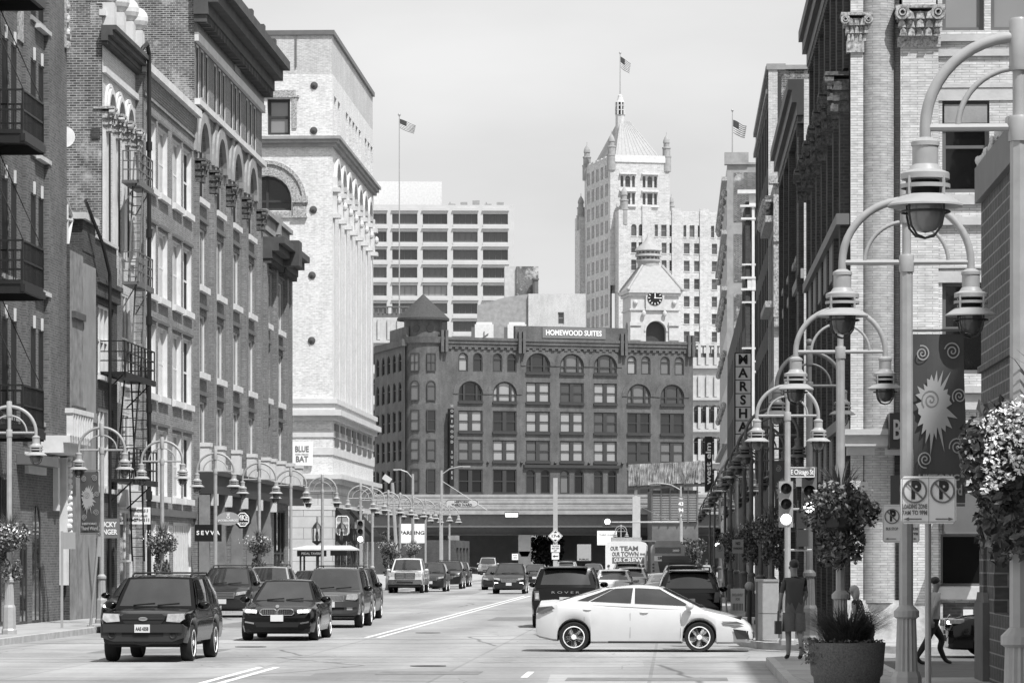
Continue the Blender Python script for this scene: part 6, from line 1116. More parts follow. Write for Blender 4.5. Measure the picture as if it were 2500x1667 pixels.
# ------------------------------------------------------------------ VEHICLES
plain('car_black', .002, .15, var=.1, coat=.15, spec=.3); plain('bus_white', 1.0, .4, var=.03); plain('car_dark', .018, .3, var=.1, coat=.4, spec=.4); plain('car_grey', .075, .3, .3, .08, coat=.6); plain('car_silver', .5, .3, .5, .05, coat=1); plain('car_white', .7, .3, var=.03, coat=1)
plain('car_glass', .04, .05, var=.45, scale=1.2, spec=.5, coat=.8); plain('car_glass_dark', .02, .05, var=.2, spec=.5, coat=1); plain('tyre', .016, .8, var=.2); plain('chrome', .7, .12, 1, .02); plain('alloy', 1.1, .4, .1, .05); plain('rubber', .02, .6); plain('cladding', .03, .55); plain('lens_clear', .55, .12, var=.35, scale=12, coat=1); plain('lens_red', .1, .2, var=.2, coat=1); plain('plate_white', .75, .4, var=.02)  # the mottled grey in car_glass paints in uneven reflections
def lerp(a, b, t): return a+(b-a)*t
S = dict(
 suv_old=dict(L=4.79, W=.89, wb=2.83, fo=.86, r=.37, prof=[(0, .82, .78, .4, .84), (.05, .94, .89, .36, .93), (.3, 1.03, .98, .34, .98), (1.3, 1.09, 1.03, .36, 1), (3.9, 1.09, 1.05, .36, 1), (4.65, 1.07, 1.03, .38, .98), (4.79, 1.0, .96, .42, .93)], g=(1.3, 1.92, 4.45, 4.72), zb=(1.07, 1.07), zr=(1.7, 1.7), gw=(.84, .67), side=[(.06, .36), (.40, .66), (.69, .95)]),
 sedan=dict(L=4.94, W=.935, wb=2.975, fo=.86, r=.335, prof=[(0, .6, .54, .22, .74), (.08, .73, .66, .18, .87), (.4, .85, .77, .17, .96), (1.5, .97, .89, .2, 1), (3.9, 1.01, .94, .2, 1), (4.6, 1.04, .96, .26, .95), (4.9, .98, .88, .32, .84), (4.94, .86, .8, .36, .8)], g=(1.5, 2.35, 3.3, 4.35), zb=(.94, 1.0), zr=(1.46, 1.43), gw=(.81, .57), side=[(.07, .46), (.50, .88)]),
 compact=dict(L=4.67, W=.89, wb=2.70, fo=1.14, r=.32, prof=[(0, .46, .42, .24, .66), (.06, .6, .54, .2, .8), (.2, .72, .64, .19, .9), (.5, .82, .73, .18, .97), (1.05, .95, .87, .18, 1), (2.2, .97, .93, .19, 1), (3.7, 1.07, 1.0, .19, 1), (4.3, 1.12, 1.03, .24, .96), (4.58, 1.1, .99, .3, .88), (4.66, .95, .85, .34, .84), (4.67, .8, .7, .38, .82)], g=(1.0, 1.95, 3.2, 4.25), zb=(.93, 1.08), zr=(1.41, 1.39), gw=(.8, .6), side=[(.05, .465), (.495, .80), (.815, .9)]),
 suv=dict(L=4.65, W=.92, wb=2.7, fo=.92, r=.36, prof=[(0, .7, .64, .3, .76), (.08, .88, .8, .25, .89), (.4, 1.02, .94, .22, .97), (1.3, 1.11, 1.03, .24, 1), (4.2, 1.13, 1.06, .26, 1), (4.58, 1.05, .98, .32, .94), (4.65, .9, .85, .36, .9)], g=(1.2, 1.98, 3.9, 4.52), zb=(1.08, 1.1), zr=(1.67, 1.63), gw=(.85, .65), side=[(.06, .42), (.45, .74), (.77, .94)]),
 suv_box=dict(L=4.85, W=.98, wb=2.9, fo=.9, r=.4, prof=[(0, .95, .9, .36, .86), (.08, 1.06, 1.0, .32, .94), (.4, 1.14, 1.08, .3, .99), (1.4, 1.2, 1.13, .3, 1), (4.6, 1.2, 1.15, .32, 1), (4.8, 1.16, 1.1, .36, .97), (4.85, 1.05, 1.0, .4, .95)], g=(1.4, 2.0, 4.45, 4.76), zb=(1.17, 1.17), zr=(1.74, 1.72), gw=(.92, .75), side=[(.06, .38), (.41, .7), (.73, .95)]),
 pickup=dict(L=5.8, W=1.0, wb=3.57, fo=1.0, r=.41, prof=[(0, 1.02, .98, .5, .88), (.08, 1.13, 1.08, .44, .96), (.5, 1.21, 1.14, .42, 1), (1.6, 1.26, 1.18, .42, 1), (3.6, 1.26, 1.22, .42, 1), (5.7, 1.26, 1.23, .5, .99), (5.8, 1.24, 1.2, .55, .97)], g=(1.55, 2.2, 3.3, 3.5), zb=(1.23, 1.24), zr=(1.93, 1.92), gw=(.92, .75), side=[(.08, .5), (.54, .93)]),
 hatch=dict(L=4.1, W=.87, wb=2.55, fo=.85, r=.31, prof=[(0, .6, .54, .24, .74), (.08, .74, .66, .2, .88), (.35, .88, .8, .19, .97), (1.1, .99, .9, .2, 1), (3.6, 1.03, .95, .22, 1), (4.03, .98, .9, .3, .92), (4.1, .85, .8, .34, .88)], g=(1.0, 1.9, 3.3, 3.95), zb=(.96, 1.02), zr=(1.49, 1.45), gw=(.79, .6), side=[(.06, .45), (.49, .8)]))
def vehicle(label, style, x, y, rz, paint, front=None, cat='car', rear=None, glassm='car_glass', trim=None, rack=False, rimn=10, name='parked_car', anchor='front', detail=True, group=None, scale=1):
    """a road vehicle: lofted lower body with real wheel arches, glazed cabin, wheels with rims, lamps, grille, plate and mirrors"""
    s = S[style]; L, W, wb, fo, r = s['L'], s['W'], s['wb'], s['fo'], s['r']; xF = wb/2+fo; xR = xF-L; fx = lambda q: xF-q
    f = Vector((math.cos(rz), math.sin(rz), 0)); off = {'front': wb/2, 'mid': 0, 'rear': -wb/2}[anchor]
    t = thing(name, label, cat, (x-f.x*off, y-f.y*off, 0), rz, group); t.scale = (scale,)*3
    pr = s['prof']
    def P(q, k):
        for i in range(len(pr)-1):
            if pr[i][0] <= q <= pr[i+1][0]: return lerp(pr[i][k], pr[i+1][k], (q-pr[i][0])/(pr[i+1][0]-pr[i][0]))
        return pr[-1][k]
    wx = (fo, fo+wb); ra = r*1.13; qs = sorted(set([p[0] for p in pr]+list(np.linspace(.5, L-.2, 14))+[c+ra*math.cos(a) for c in wx for a in np.linspace(0, math.pi, 13)]+[c+e*(ra+.004) for c in wx for e in (-1, 1)])); qs = [q for q in qs if 0 <= q <= L]
    b = MB(); ring = []
    for q in qs:
        zt_, zs, zb_, w_ = P(q, 1), P(q, 2), P(q, 3), P(q, 4)*W
        for c in wx:
            if abs(q-c) <= ra+1e-6: zb_ = max(zb_, r+math.sqrt(max(0, ra*ra-(q-c)**2)))
        zb_ = min(zb_, zs-.08); h = zs-zb_; crease = .985
        half = [(0, zb_), (w_*.86, zb_), (w_*.965, zb_+.04), (w_*.995, zb_+.3*h), (w_, zb_+.55*h), (w_*crease, zb_+.82*h), (w_*.95, zs-.01), (w_*.9, zs+.35*(zt_-zs)), (w_*.55, zt_-.012), (0, zt_)]
        ring.append([(fx(q), y_, z_) for y_, z_ in half]+[(fx(q), -y_, z_) for y_, z_ in half[-2:0:-1]])
    n = len(ring[0]); V = [p for g_ in ring for p in g_]; F = [(i*n+j, (i+1)*n+j, (i+1)*n+(j+1) % n, i*n+(j+1) % n) for i in range(len(ring)-1) for j in range(n)]; F += [tuple(range(n)), tuple(range(len(V)-1, len(V)-n-1, -1))]; b.add(V, F)
    g = s['g']; zb2, zr2, gw = s['zb'], s['zr'], s['gw']; bow = .1
    def front_(tt, v): return Vector((fx(lerp(g[0], g[1], tt))-bow*v*v*(1-.3*tt), v*lerp(gw[0], gw[1], tt)*.985, lerp(zb2[0], zr2[0], tt)-(.02*v*v if tt > .5 else 0)))
    def back_(tt, v): return Vector((fx(lerp(g[3], g[2], tt))+bow*.8*v*v, v*lerp(gw[0], gw[1], tt)*.95, lerp(zb2[1], zr2[1], tt)-(.02*v*v if tt > .5 else 0)))
    def side_(tt, q, sd):
        a, c = front_(tt, sd), back_(tt, sd); p = a.lerp(c, q); p.y += sd*.05*math.sin(math.pi*q); p.z += (.03 if tt > .5 else 0)*math.sin(math.pi*q)
        return p+Vector((0, sd*.03*math.sin(math.pi*tt), 0))
    def patch(bb, fn, u0, u1, v0, v1, nu, nv, o=0, flip=False, m=0):
        pts_ = [[fn(lerp(u0, u1, i/nu), lerp(v0, v1, j/nv)) for j in range(nv+1)] for i in range(nu+1)]; V = []
        for i in range(nu+1):
            for j in range(nv+1):
                du = pts_[min(i+1, nu)][j]-pts_[max(i-1, 0)][j]; dv = pts_[i][min(j+1, nv)]-pts_[i][max(j-1, 0)]; nn = du.cross(dv).normalized()*(-1 if flip else 1); V.append(pts_[i][j]+nn*o)
        bb.add(V, [((i*(nv+1)+j), ((i+1)*(nv+1)+j), ((i+1)*(nv+1)+j+1), (i*(nv+1)+j+1))[::(-1 if flip else 1)] for i in range(nu) for j in range(nv)], m)
    patch(b, front_, -.1, 1, -1, 1, 4, 8, 0, True); patch(b, back_, -.1, 1, -1, 1, 4, 8)
    for sd in (-1, 1): patch(b, lambda tt, q: side_(tt, q, sd), -.1, 1, 0, 1, 5, 10, 0, sd > 0)
    patch(b, lambda q, v: (lambda a: Vector((a.x, a.y, a.z+.035*(1-v*v)*math.sin(math.pi*min(1, .15+q*.8)))))(side_(1, q, 1).lerp(side_(1, q, -1), (1-v)/2)), 0, 1, -1, 1, 8, 8, 0, True)
    b.build('body', paint, t, 32)
    b = MB(); patch(b, front_, .05, .93, -.9, .9, 4, 8, .007, True); b.build('windscreen', glassm, t, 60)
    b = MB(); patch(b, back_, .12, .9, -.84, .84, 4, 8, .007); b.build('rear_window', 'car_glass_dark' if rear is None else glassm, t, 60)
    for sd in (-1, 1):
        for q0, q1 in s['side']:
            b = MB(); patch(b, lambda tt, q: side_(tt, q, sd), .1, .9, q0, q1, 3, 4, .007, sd > 0); b.build('side_window', 'car_glass' if style == 'compact' else 'car_glass_dark', t, 60)
        b = MB()
        for q in [c for a, c in s['side'][:-1]][:2]:
            xx = side_(0, q+.015, sd).x; zz = lerp(zb2[0], zb2[1], q)
            b.box(xx-.006, sd*(W+.002)-.004, .3, xx+.006, sd*(W+.002)+.002, zz-.12); 
        b2 = MB()
        for q in ([.40, .80] if len(s['side']) > 1 else [.45]):
            xx = side_(0, q, sd).x; b2.ball((xx, sd*W*.985, lerp(zb2[0], zb2[1], q)-.14), (.1, .03, .02), 8, 5)
        b2.build('door_handle', paint if detail else 'rubber', t, 40)
        mx_ = fx(g[0])-.35; b = MB(Matrix.Translation((mx_, sd*(W+.07), zb2[0]+.05))); b.ball((0, 0, 0), (.09, .13, .085), 10, 7); b.build('mirror', paint if paint in ('car_white', 'car_silver') else 'car_black', t, 60)
        for k_, xw in enumerate((wb/2, -wb/2)):
            o = MB(Matrix.Translation((xw, sd*(W-.12), r)) @ Matrix.Rotation(R(90), 4, 'X')); o.lathe([(r*.7, -.1), (r*.93, -.115), (r, -.08), (r, .08), (r*.95, .115), (r*.72, .1)], n=28); wh = o.build('wheel', 'tyre', t, 40)
            o = MB(Matrix.Translation((xw, sd*(W-.12), r)) @ Matrix.Rotation(R(-90*sd), 4, 'X')); rr = r*.74; o.lathe([(rr, .1), (rr*.93, .105), (rr*.9, .04), (0, .03)], n=24, m=1); o.lathe([(rr, .112), (rr*.92, .115), (rr*.9, .09)], n=24, caps=False)
            for i in range(rimn):
                a = 6.283*i/rimn+(.12 if i % 2 else -.12)*(rimn == 10); ca, sa = math.cos(a), math.sin(a); o.add([(-sa*.03+ca*.05, ca*.03+sa*.05, .1), (sa*.03+ca*.05, -ca*.03+sa*.05, .1), (ca*rr*.93+sa*.032, sa*rr*.93-ca*.032, .1), (ca*rr*.93-sa*.032, sa*rr*.93+ca*.032, .1), (ca*rr*.5, sa*rr*.5, .04)], [(0, 1, 2, 3), (1, 4, 2), (0, 3, 4)])
            o.lathe([(.06, .06), (.055, .115), (0, .12)], n=12); o.build('rim', ['alloy', 'black_void'], wh)
    b = MB(); b.box(fx(L-.25), -W*.78, .3, fx(.25), W*.78, .75); 
    for c in wx: b.box(fx(c+ra*.98), -W*.85, .36, fx(c-ra*.98), W*.85, r+ra*.97)
    b.build('underbody', 'black_void', t)
    FM = MRIGHT(xF, 0); RM = MLEFT(xR, 0); Z_ = {}
    def fp(nm, poly, d0, d1, mat, mir=True, M_=FM, smooth=0):
        for sd in ((1, -1) if mir else (1,)):
            k = MB(M_); k.prism([(u*sd, z) for u, z in poly][::sd], d0, d1); k.build(nm, mat, t, smooth)
    kind = front or style
    if kind in ('suv_old', 'mercury'):
        fp('headlight', [(.47, .82), (.74, .8), (.82, .86), (.8, .98), (.5, .97)], -.02, .35, 'lens_clear')
        if kind == 'suv_old':
            k = MB(FM); k.prism([(-.44, .86), (-.36, .77), (.36, .77), (.44, .86), (.44, .93), (.38, .97), (-.38, .97), (-.44, .93)], -.015, .1); k.build('grille', 'rubber', t)
            k = MB(FM); k.box(-.42, -.03, .86, .42, -.016, .885); k.arch(0, .8, .44, .46, -.03, .0, 12, 0, math.pi*1.15, math.pi*1.85); k.build('grille_bar', 'cladding', t)
            k = MB(FM @ Matrix.Translation((0, -.03, .87))); k.add([(math.cos(a)*.095, 0, math.sin(a)*.04) for a in [i*.4488 for i in range(14)]], [tuple(range(14))]); k.build('badge', 'chrome', t)
        else:
            fp('grille', [(-.4, .76), (.4, .76), (.44, .95), (-.44, .95)], -.02, .1, 'chrome', False); fp('grille_mesh', [(-.37, .785), (.37, .785), (.4, .925), (-.4, .925)], -.024, .0, 'trim_mid', False)
            k = MB(FM); [k.box(-.38+i*.04, -.034, .785, -.37+i*.04, -.025, .92) for i in range(20)]; k.build('grille_bars', 'chrome', t)
            fp('fog_lamp', [(.5, .52), (.66, .52), (.66, .64), (.5, .64)], -.075, -.04, 'lens_clear')
        k = MB(FM); k.prism([(-.84, .5), (-.6, .42), (.6, .42), (.84, .5), (.86, .7), (.8, .765), (-.8, .765), (-.86, .7)], -.07, .3); k.box(-.8, -.1, .6, .8, -.065, .76); k.build('bumper', 'cladding' if kind == 'suv_old' else paint, t, 30)
        fp('bumper_vent', [(-.42, .52), (.42, .52), (.42, .6), (-.42, .6)], -.074, -.06, 'black_void', False)
        if kind == 'suv_old':
            for sd in (-1, 1): k = MB(FM @ Matrix.Translation((sd*.62, -.075, .56)) @ Matrix.Rotation(R(90), 4, 'X')); k.lathe([(.085, 0), (.075, .012), (.06, .0)], n=14); k.build('fog_lamp', 'rubber', t, 40)
        plz = .68
    elif kind == 'sedan':
        fp('headlight', [(.5, .66), (.8, .7), (.84, .78), (.76, .79), (.48, .755)], -.0, .3, 'lens_clear')
        for q in (.56, .7): fp('light_ring', [(q-.055, .69), (q+.055, .69), (q+.055, .755), (q-.055, .755)], -.012, .05, 'headlamp_on')
        for sd in (-1, 1):
            k = MB(FM); A_ = [(.015, .63), (.36, .63), (.42, .68), (.4, .75), (.34, .78), (.06, .78), (.015, .74)]; k.prism([(u*sd, z) for u, z in A_][::sd], -.03, .2); k.build('grille', 'rubber', t)
            k = MB(FM); Q_ = [(u*sd, z) for u, z in A_]; [k.cyl((Q_[i][0], -.03, Q_[i][1]), (Q_[(i+1) % 7][0], -.03, Q_[(i+1) % 7][1]), .012, n=6) for i in range(7)]; [k.box(sd*(.05+i*.045)-.005, -.04, .65, sd*(.05+i*.045)+.005, -.03, .77) for i in range(8)]; k.build('grille_frame', 'chrome', t)
        k = MB(FM); k.prism([(-.78, .3), (.78, .3), (.82, .42), (.8, .56), (-.8, .56), (-.82, .42)], -.02, .3); k.build('bumper', paint, t, 30); fp('bumper_vent', [(-.5, .34), (.5, .34), (.56, .46), (-.56, .46)], -.024, -.0, 'black_void', False); fp('fog_lamp', [(.56, .41), (.78, .45), (.78, .485), (.56, .45)], -.03, .0, 'chrome')
        k = MB(FM @ Matrix.Translation((0, .1, .835)) @ Matrix.Rotation(R(60), 4, 'X')); k.lathe([(.045, 0), (.045, .02)], n=14); k.build('badge', 'chrome', t); plz = .56
    elif kind == 'pickup':
        fp('headlight', [(.58, .96), (.9, .94), (.93, 1.04), (.88, 1.13), (.6, 1.12)], -.01, .25, 'lens_clear'); fp('grille', [(-.56, .8), (.56, .8), (.58, 1.14), (-.58, 1.14)], -.03, .1, 'chrome', False)
        for u0, u1, z0, z1 in ((-.5, -.06, .84, .95), (.06, .5, .84, .95), (-.5, -.06, 1.0, 1.09), (.06, .5, 1.0, 1.09)): fp('grille_opening', [(u0, z0), (u1, z0), (u1, z1), (u0, z1)], -.034, .0, 'trim_mid', False)
        k = MB(FM); k.prism([(-.95, .5), (.95, .5), (.97, .62), (.93, .76), (-.93, .76), (-.97, .62)], -.1, .2); k.build('bumper', 'chrome', t, 30); fp('bumper_vent', [(-.45, .55), (.45, .55), (.45, .66), (-.45, .66)], -.104, -.05, 'rubber', False); fp('air_dam', [(-.9, .36), (.9, .36), (.9, .5), (-.9, .5)], -.06, .2, 'rubber', False); plz = 0
        k = MB(); k.box(xR+.12, -W*.85, .9, fx(3.65), W*.85, 1.29); k.build('load_bed', 'trim_dark', t)
    elif kind == 'compact':
        fp('grille', [(-.45, .25), (.45, .25), (.5, .42), (-.5, .42)], -.004, .2, 'rubber', False)
        for sd in (-1, 1):
            k = MB(); k.prism([(fx(.66), .63), (fx(.3), .59), (fx(.16), .63), (fx(.34), .685)], sd*W*.9-.02, sd*W*.9+.075) if 0 else k.add([(fx(.66), sd*W*.985, .66), (fx(.62), sd*W*1.0, .61), (fx(.36), sd*W*.975, .575), (fx(.17), sd*W*.91, .6), (fx(.34), sd*W*.945, .665)], [(0, 1, 2, 3, 4)[::-sd]]); k.build('headlight', 'glass_shade', t)
            k = MB(); k.add([(fx(.42), sd*W*.985, .5), (fx(.34), sd*W*.98, .28), (fx(.1), sd*W*.875, .28), (fx(.14), sd*W*.895, .46)], [(0, 1, 2, 3)[::-sd]]); k.build('side_vent', 'rubber', t)
            k = MB(); k.add([(fx(.13), sd*W*.885, .46), (fx(.09), sd*W*.86, .27), (fx(-.012), sd*W*.62, .27), (fx(-.008), sd*W*.64, .42)], [(0, 1, 2, 3)[::-sd]]); k.build('bumper_grille', 'rubber', t)
            k = MB(); k.add([(xR+.02, sd*W*.88, .84), (xR+.12, sd*W*.93, .82), (xR+.42, sd*W*.985, .93), (xR+.36, sd*W*.965, .99), (xR+.06, sd*W*.91, .96)], [(0, 1, 2, 3, 4)[::sd]]); k.build('tail_light', 'lens_red', t)
            k = MB(); k.cyl((fx(g[0])-.35, sd*W*.98, zb2[0]-.02), (fx(g[0])-.35, sd*(W+.06), zb2[0]+.03), .025, n=6); k.build('mirror_stalk', 'rubber', t)
            k = MB()
            for i, q in enumerate((1.55, 2.63, 3.62)):
                k.add([(fx(q), sd*(W*1.003), .3 if i < 2 else .66), (fx(q)+.007, sd*(W*1.003), .3 if i < 2 else .66), (fx(q)+.007, sd*W*.992, .84), (fx(q), sd*W*.992, .84)], [(0, 1, 2, 3)[::-sd]])
            k.build('door_seam', 'trim_mid', t)
            k = MB(); k.box(fx(L-.62-wb*0-.95)-.0, sd*W*.9-.03, .19, fx(fo+r*1.2), sd*W*.97+.0, .235); k.build('sill', 'cladding', t)
        plz = 0
    else:
        big = kind in ('suv', 'suv_box'); zl = .8 if big else .66; lit = kind == 'lit'
        if kind == 'lit': zl = .8
        fp('headlight', [(.46, zl-.06), (.8, zl), (.84, zl+.1), (.5, zl+.06)], .0, .35, 'lens_clear')
        if lit: fp('fog_lamp', [(.56, .5), (.8, .52), (.78, .64), (.58, .62)], -.02, .3, 'headlamp_on')
        fp('grille', [(-.4, zl-.16), (.4, zl-.16), (.46, zl+.05), (-.46, zl+.05)], -.02, .2, 'chrome' if lit else 'steel', False); k = MB(FM); [k.box(-.4, -.03, zl-.14+i*.05, .4, -.021, zl-.12+i*.05) for i in range(4)]; k.build('grille_bars', 'rubber', t)
        fp('bumper', [(-.74, .34), (.74, .34), (.8, .44), (.78, .6), (-.78, .6), (-.8, .44)], -.03, .3, paint, False, FM, 30); fp('bumper_vent', [(-.46, .36), (.46, .36), (.5, .46), (-.5, .46)], -.034, .0, 'rubber', False); plz = .54
    if plz:
        k = MB(FM); d_ = -.125 if kind in ('suv_old', 'mercury') else -.05; k.box(-.155, d_, plz-.08, .155, d_+.02, plz+.08); k.build('licence_plate', 'plate_white', t)
        if label.startswith('black four wheel'): text(t, 'AAS 4358', 0, d_-.004, plz-.01, .1, 'ink', FM, .001, .003, .26)
    # back of the car
    zt_ = .95 if style not in ('sedan', 'hatch', 'compact') else .82
    if style != 'compact': fp('tail_light', [(W*.74, zt_-.16), (W*.9, zt_-.16), (W*.93, zt_+.12), (W*.78, zt_+.12)], -.012, .2, 'lens_red', True, RM)
    if rear == 'rover': fp('light_ring', [(W*.78, zt_-.12), (W*.88, zt_-.12), (W*.88, zt_+.06), (W*.78, zt_+.06)], -.02, .0, 'lens_clear', True, RM); text(t, 'R O V E R', 0, -.02, 1.02, .09, 'chrome', RM, .004, 0, .8)
    if style != 'compact': fp('rear_bumper', [(-.82*W, .38), (.82*W, .38), (.9*W, .5), (.88*W, .64), (-.88*W, .64), (-.9*W, .5)], -.04, .25, paint if rear else 'cladding', False, RM, 30)
    k = MB(RM); k.box(-.17, -.02, .74, .17, -.012, .89); k.build('rear_plate', 'plate_white', t)
    k = MB(); k.box(fx(g[2])-.16, -gw[1]*.85, zr2[1]-.01, fx(g[2])+.05, gw[1]*.85, zr2[1]+.025)
    if style in ('suv', 'suv_box', 'hatch', 'suv_old'): k.build('spoiler', paint, t)
    for q in (-.3, .32): k = MB(); a = front_(.08, q-.25); c = front_(.14, q+.3); k.cyl(a+Vector((.02, 0, .012)), c+Vector((.02, 0, .012)), .011, n=5); k.build('wiper', 'rubber', t)
    if rack:
        for sd in (-1, 1): k = MB(); zz = zr2[0]+.07; k.tube([(fx(g[1])-.25, sd*gw[1]*.9, zz-.06), (fx(g[1])-.4, sd*gw[1]*.9, zz), (fx(g[2])+.3, sd*gw[1]*.9, zz), (fx(g[2])+.15, sd*gw[1]*.9, zz-.06)], .02, 6); k.build('roof_rail', 'rubber', t)
        k = MB(); [k.cyl((fx(q), -gw[1]*.9, zr2[0]+.075), (fx(q), gw[1]*.9, zr2[0]+.075), .016, n=6) for q in (g[1]+.6, g[2]-.7)]; k.build('cross_rail', 'rubber', t)
    return t
DN = -(math.pi/2+ST); UP = math.pi/2-ST
def lane(px, Y): return X(px, Y), Y
def nearcar(label, style, px, Y, paint, **k): x, y = lane(px, Y); return vehicle(label, style, x, y, DN+k.pop('turn', 0), paint, name=k.pop('name', 'moving_car'), **k)
def farcar(label, style, px, Y, paint, **k): x, y = lane(px, Y); return vehicle(label, style, x, y, UP+k.pop('turn', 0), paint, anchor='rear', name=k.pop('name', 'moving_car'), rear=k.pop('rear', 'x'), **k)
nearcar('black four wheel drive car with roof rails and grey bumpers, front left', 'suv_old', 367, 68.3, 'car_black', rack=True, turn=R(-1.5), scale=.97)
nearcar('black saloon with ringed headlights lit, in the left middle of the road', 'sedan', 686, 85.4, 'car_black')
nearcar('grey four wheel drive car with a chrome upright bar grille', 'suv_old', 812, 100.7, 'car_grey', front='mercury', rack=True)
x, y = at(-14.5, 94)[:2]; vehicle('dark saloon parked at the left kerb, mostly hidden behind the black car', 'sedan', x, y, DN, 'car_dark')
x, y = at(-15.2, 118)[:2]; vehicle('dark parked SUV between the two black cars on the left', 'suv', x, y, DN, 'car_dark', front='suv', rack=True)
x, y = at(-15.2, 130)[:2]; vehicle('silver SUV parked behind the dark one on the left', 'suv', x, y, DN, 'car_silver', front='suv', rack=True)
x, y = at(-14.95, 142)[:2]; vehicle('low dark saloon parked near the man in black, seen over the black saloon', 'sedan', x, y, DN, 'car_dark')
nearcar('dark SUV following right behind the grey chrome grilled car', 'suv', 846, 113, 'car_dark', front='suv')
x, y = lane(992, 196); vehicle('silver pickup truck with a big chrome grille parked on the left', 'pickup', x, y, DN, 'car_white', cat='pickup truck')
for px, Y, st, pt, lb in ((1052, 204, 'suv', 'car_dark', 'dark SUV parked immediately behind the silver pickup'), (1092, 221, 'suv_box', 'car_dark', 'dark boxy SUV parked beside the walking woman in white shorts'), (1113, 236, 'suv', 'car_dark', 'last dark SUV of the parked row on the left side')): x, y = lane(px, Y); vehicle(lb, st, x, y, DN, pt, front='suv', rack=st == 'suv_box')
nearcar('dark crossover coming up the road with two low fog lamps lit', 'suv', 1244, 192, 'car_dark', front='lit'); nearcar('dark saloon half hidden behind the crossover with fog lamps', 'sedan', 1213, 214, 'car_dark', front='hatch'); nearcar('dark hatchback with one headlight shining, right of the crossover', 'hatch', 1306, 250, 'car_dark', front='lit'); nearcar('pale pickup truck far off near the viaduct', 'pickup', 1190, 372, 'car_silver', cat='pickup truck')
x, y = lane(1155, 385); vehicle('dark car far off crossing under the viaduct', 'sedan', x, y, DN+R(70), 'car_dark')
farcar('dark boxy SUV seen from behind with spaced letters on its tailgate', 'suv_box', 1383, 101, 'car_black', rear='rover')
x, y = at(.42, 97)[:2]; vehicle('black SUV parked at the right kerb, seen from behind over the white car', 'suv', x, y, UP, 'car_black', anchor='rear', rear='x', rack=True)
farcar('white hatchback seen from behind, between the two dark SUVs', 'hatch', 1498, 148, 'car_white'); farcar('dark SUV directly behind the white bus', 'suv', 1532, 196, 'car_dark', rack=True); farcar('small silver hatchback beside the white hatchback', 'hatch', 1542, 172, 'car_silver')
x, y = at(-.25, 130)[:2]; vehicle('silver car parked at the right kerb, left of the black SUV', 'compact', x, y, UP, 'car_silver', anchor='rear', rear='x')
x, y = at(.35, 152)[:2]; vehicle('dark SUV with boards on its roof parked along the right kerb', 'suv', x, y, UP, 'car_dark', anchor='rear', rear='x', rack=True)
farcar('silver SUV far ahead, seen from behind left of the square post', 'suv', 1383, 275, 'car_silver', rack=True); farcar('dark saloon far ahead between the square post and the bus', 'sedan', 1448, 285, 'car_dark')
vehicle('white saloon crossing the junction side-on in the foreground', 'compact', X(1558.5, 75.6), 75.7, R(-4.5), 'car_white', anchor='mid', name='moving_car', rear='x', rimn=10)
vehicle('black saloon nosing in from the right edge behind the block pillar', 'sedan', 8.95+2.2, 70.9, math.pi, 'car_black', anchor='mid')
# buses and truck
def bus(label, px, Y, front_rows, w_=2.55, h=3.0, L_=11.5, mat='bus_white', lines=(), name='city_bus'):
    t = thing(name, label, 'bus', (X(px, Y), Y, 0), -ST); b = MB(); q = w_/2
    sec = [(-q, .45), (q, .45), (q, h-.25), (q-.12, h-.06), (q-.4, h), (-q+.4, h), (-q+.12, h-.06), (-q, h-.25)]; b.prism(sec, 0, L_); b.build('body', mat, t, 30)
    b = MB(); b.box(-q*.75, .6, h, q*.75, 3.4, h+.25); b.build('roof_unit', 'galvanised', t)
    for sd in (-1, 1):
        b = MB(); [b.quad((sd*(q+.006), 1.6+i*1.5, 1.35), (sd*(q+.006), 2.9+i*1.5, 1.35), (sd*(q+.006), 2.9+i*1.5, 2.4), (sd*(q+.006), 1.6+i*1.5, 2.4)) for i in range(6)]; b.build('side_window', 'car_glass_dark', t)
        for i in range(4):
            b = MB(Matrix.Translation((sd*(q-.2), -.004, .75+.24*i)) @ Matrix.Rotation(R(90), 4, 'X')); b.lathe([(.085, -.01), (.085, .02), (.05, .035)], n=14); b.build('tail_light', 'lens_red', t, 30)
        for y_ in (2.8, L_-2.6): b = MB(Matrix.Translation((sd*(q-.17), y_, .48)) @ Matrix.Rotation(R(90), 4, 'Y')); b.lathe([(.3, -.14), (.48, -.13), (.48, .13), (.3, .14)], n=20); b.build('wheel', 'tyre', t, 30)
    b = MB(); b.box(-q*.95, -.06, .42, q*.95, .0, .66); b.build('bumper', 'rubber', t)
    for s_, x_, z_, sz, m_, wd in lines: text(t, s_, x_, -.012, z_, sz, m_, None, .004, .012, wd)
    return t
t = bus('white city bus from behind with three lines of large lettering', 1528, 217, 0, lines=[('OUR', -.72, 2.55, .34, 'sign_grey', .5), ('TEAM', .2, 2.55, .38, 'sign_grey', 1.15), ('OUR', -.62, 2.2, .34, 'sign_grey', .5), ('TOWN', .25, 2.2, .38, 'sign_grey', 1.1), ('OUR', -.5, 1.82, .34, 'sign_white', .5), ('CREW', .42, 1.82, .38, 'sign_white', 1.2), ('5141', 1.05, 2.2, .14, 'sign_grey', .3)])
b = MB(); b.box(-.85, -.008, 1.62, 1.12, -.002, 2.02); b.build('lettering_panel', 'sign_grey', t)
t = bus('grey city bus farther on with a lit route panel on its back', 1630, 262, 0, mat='galvanised', h=3.0, lines=[('SR-22s', -.3, 1.92, .3, 'ink', .9), ('200', .62, 2.5, .2, 'sign_white', .5)])
b = MB(); b.box(-1.0, -.01, 1.72, .95, -.003, 2.1); b.build('advert_panel', 'sign_white', t); b = MB(); b.box(-.95, -.01, 2.3, 1.0, -.003, 2.75); b.build('rear_window', 'car_glass_dark', t)
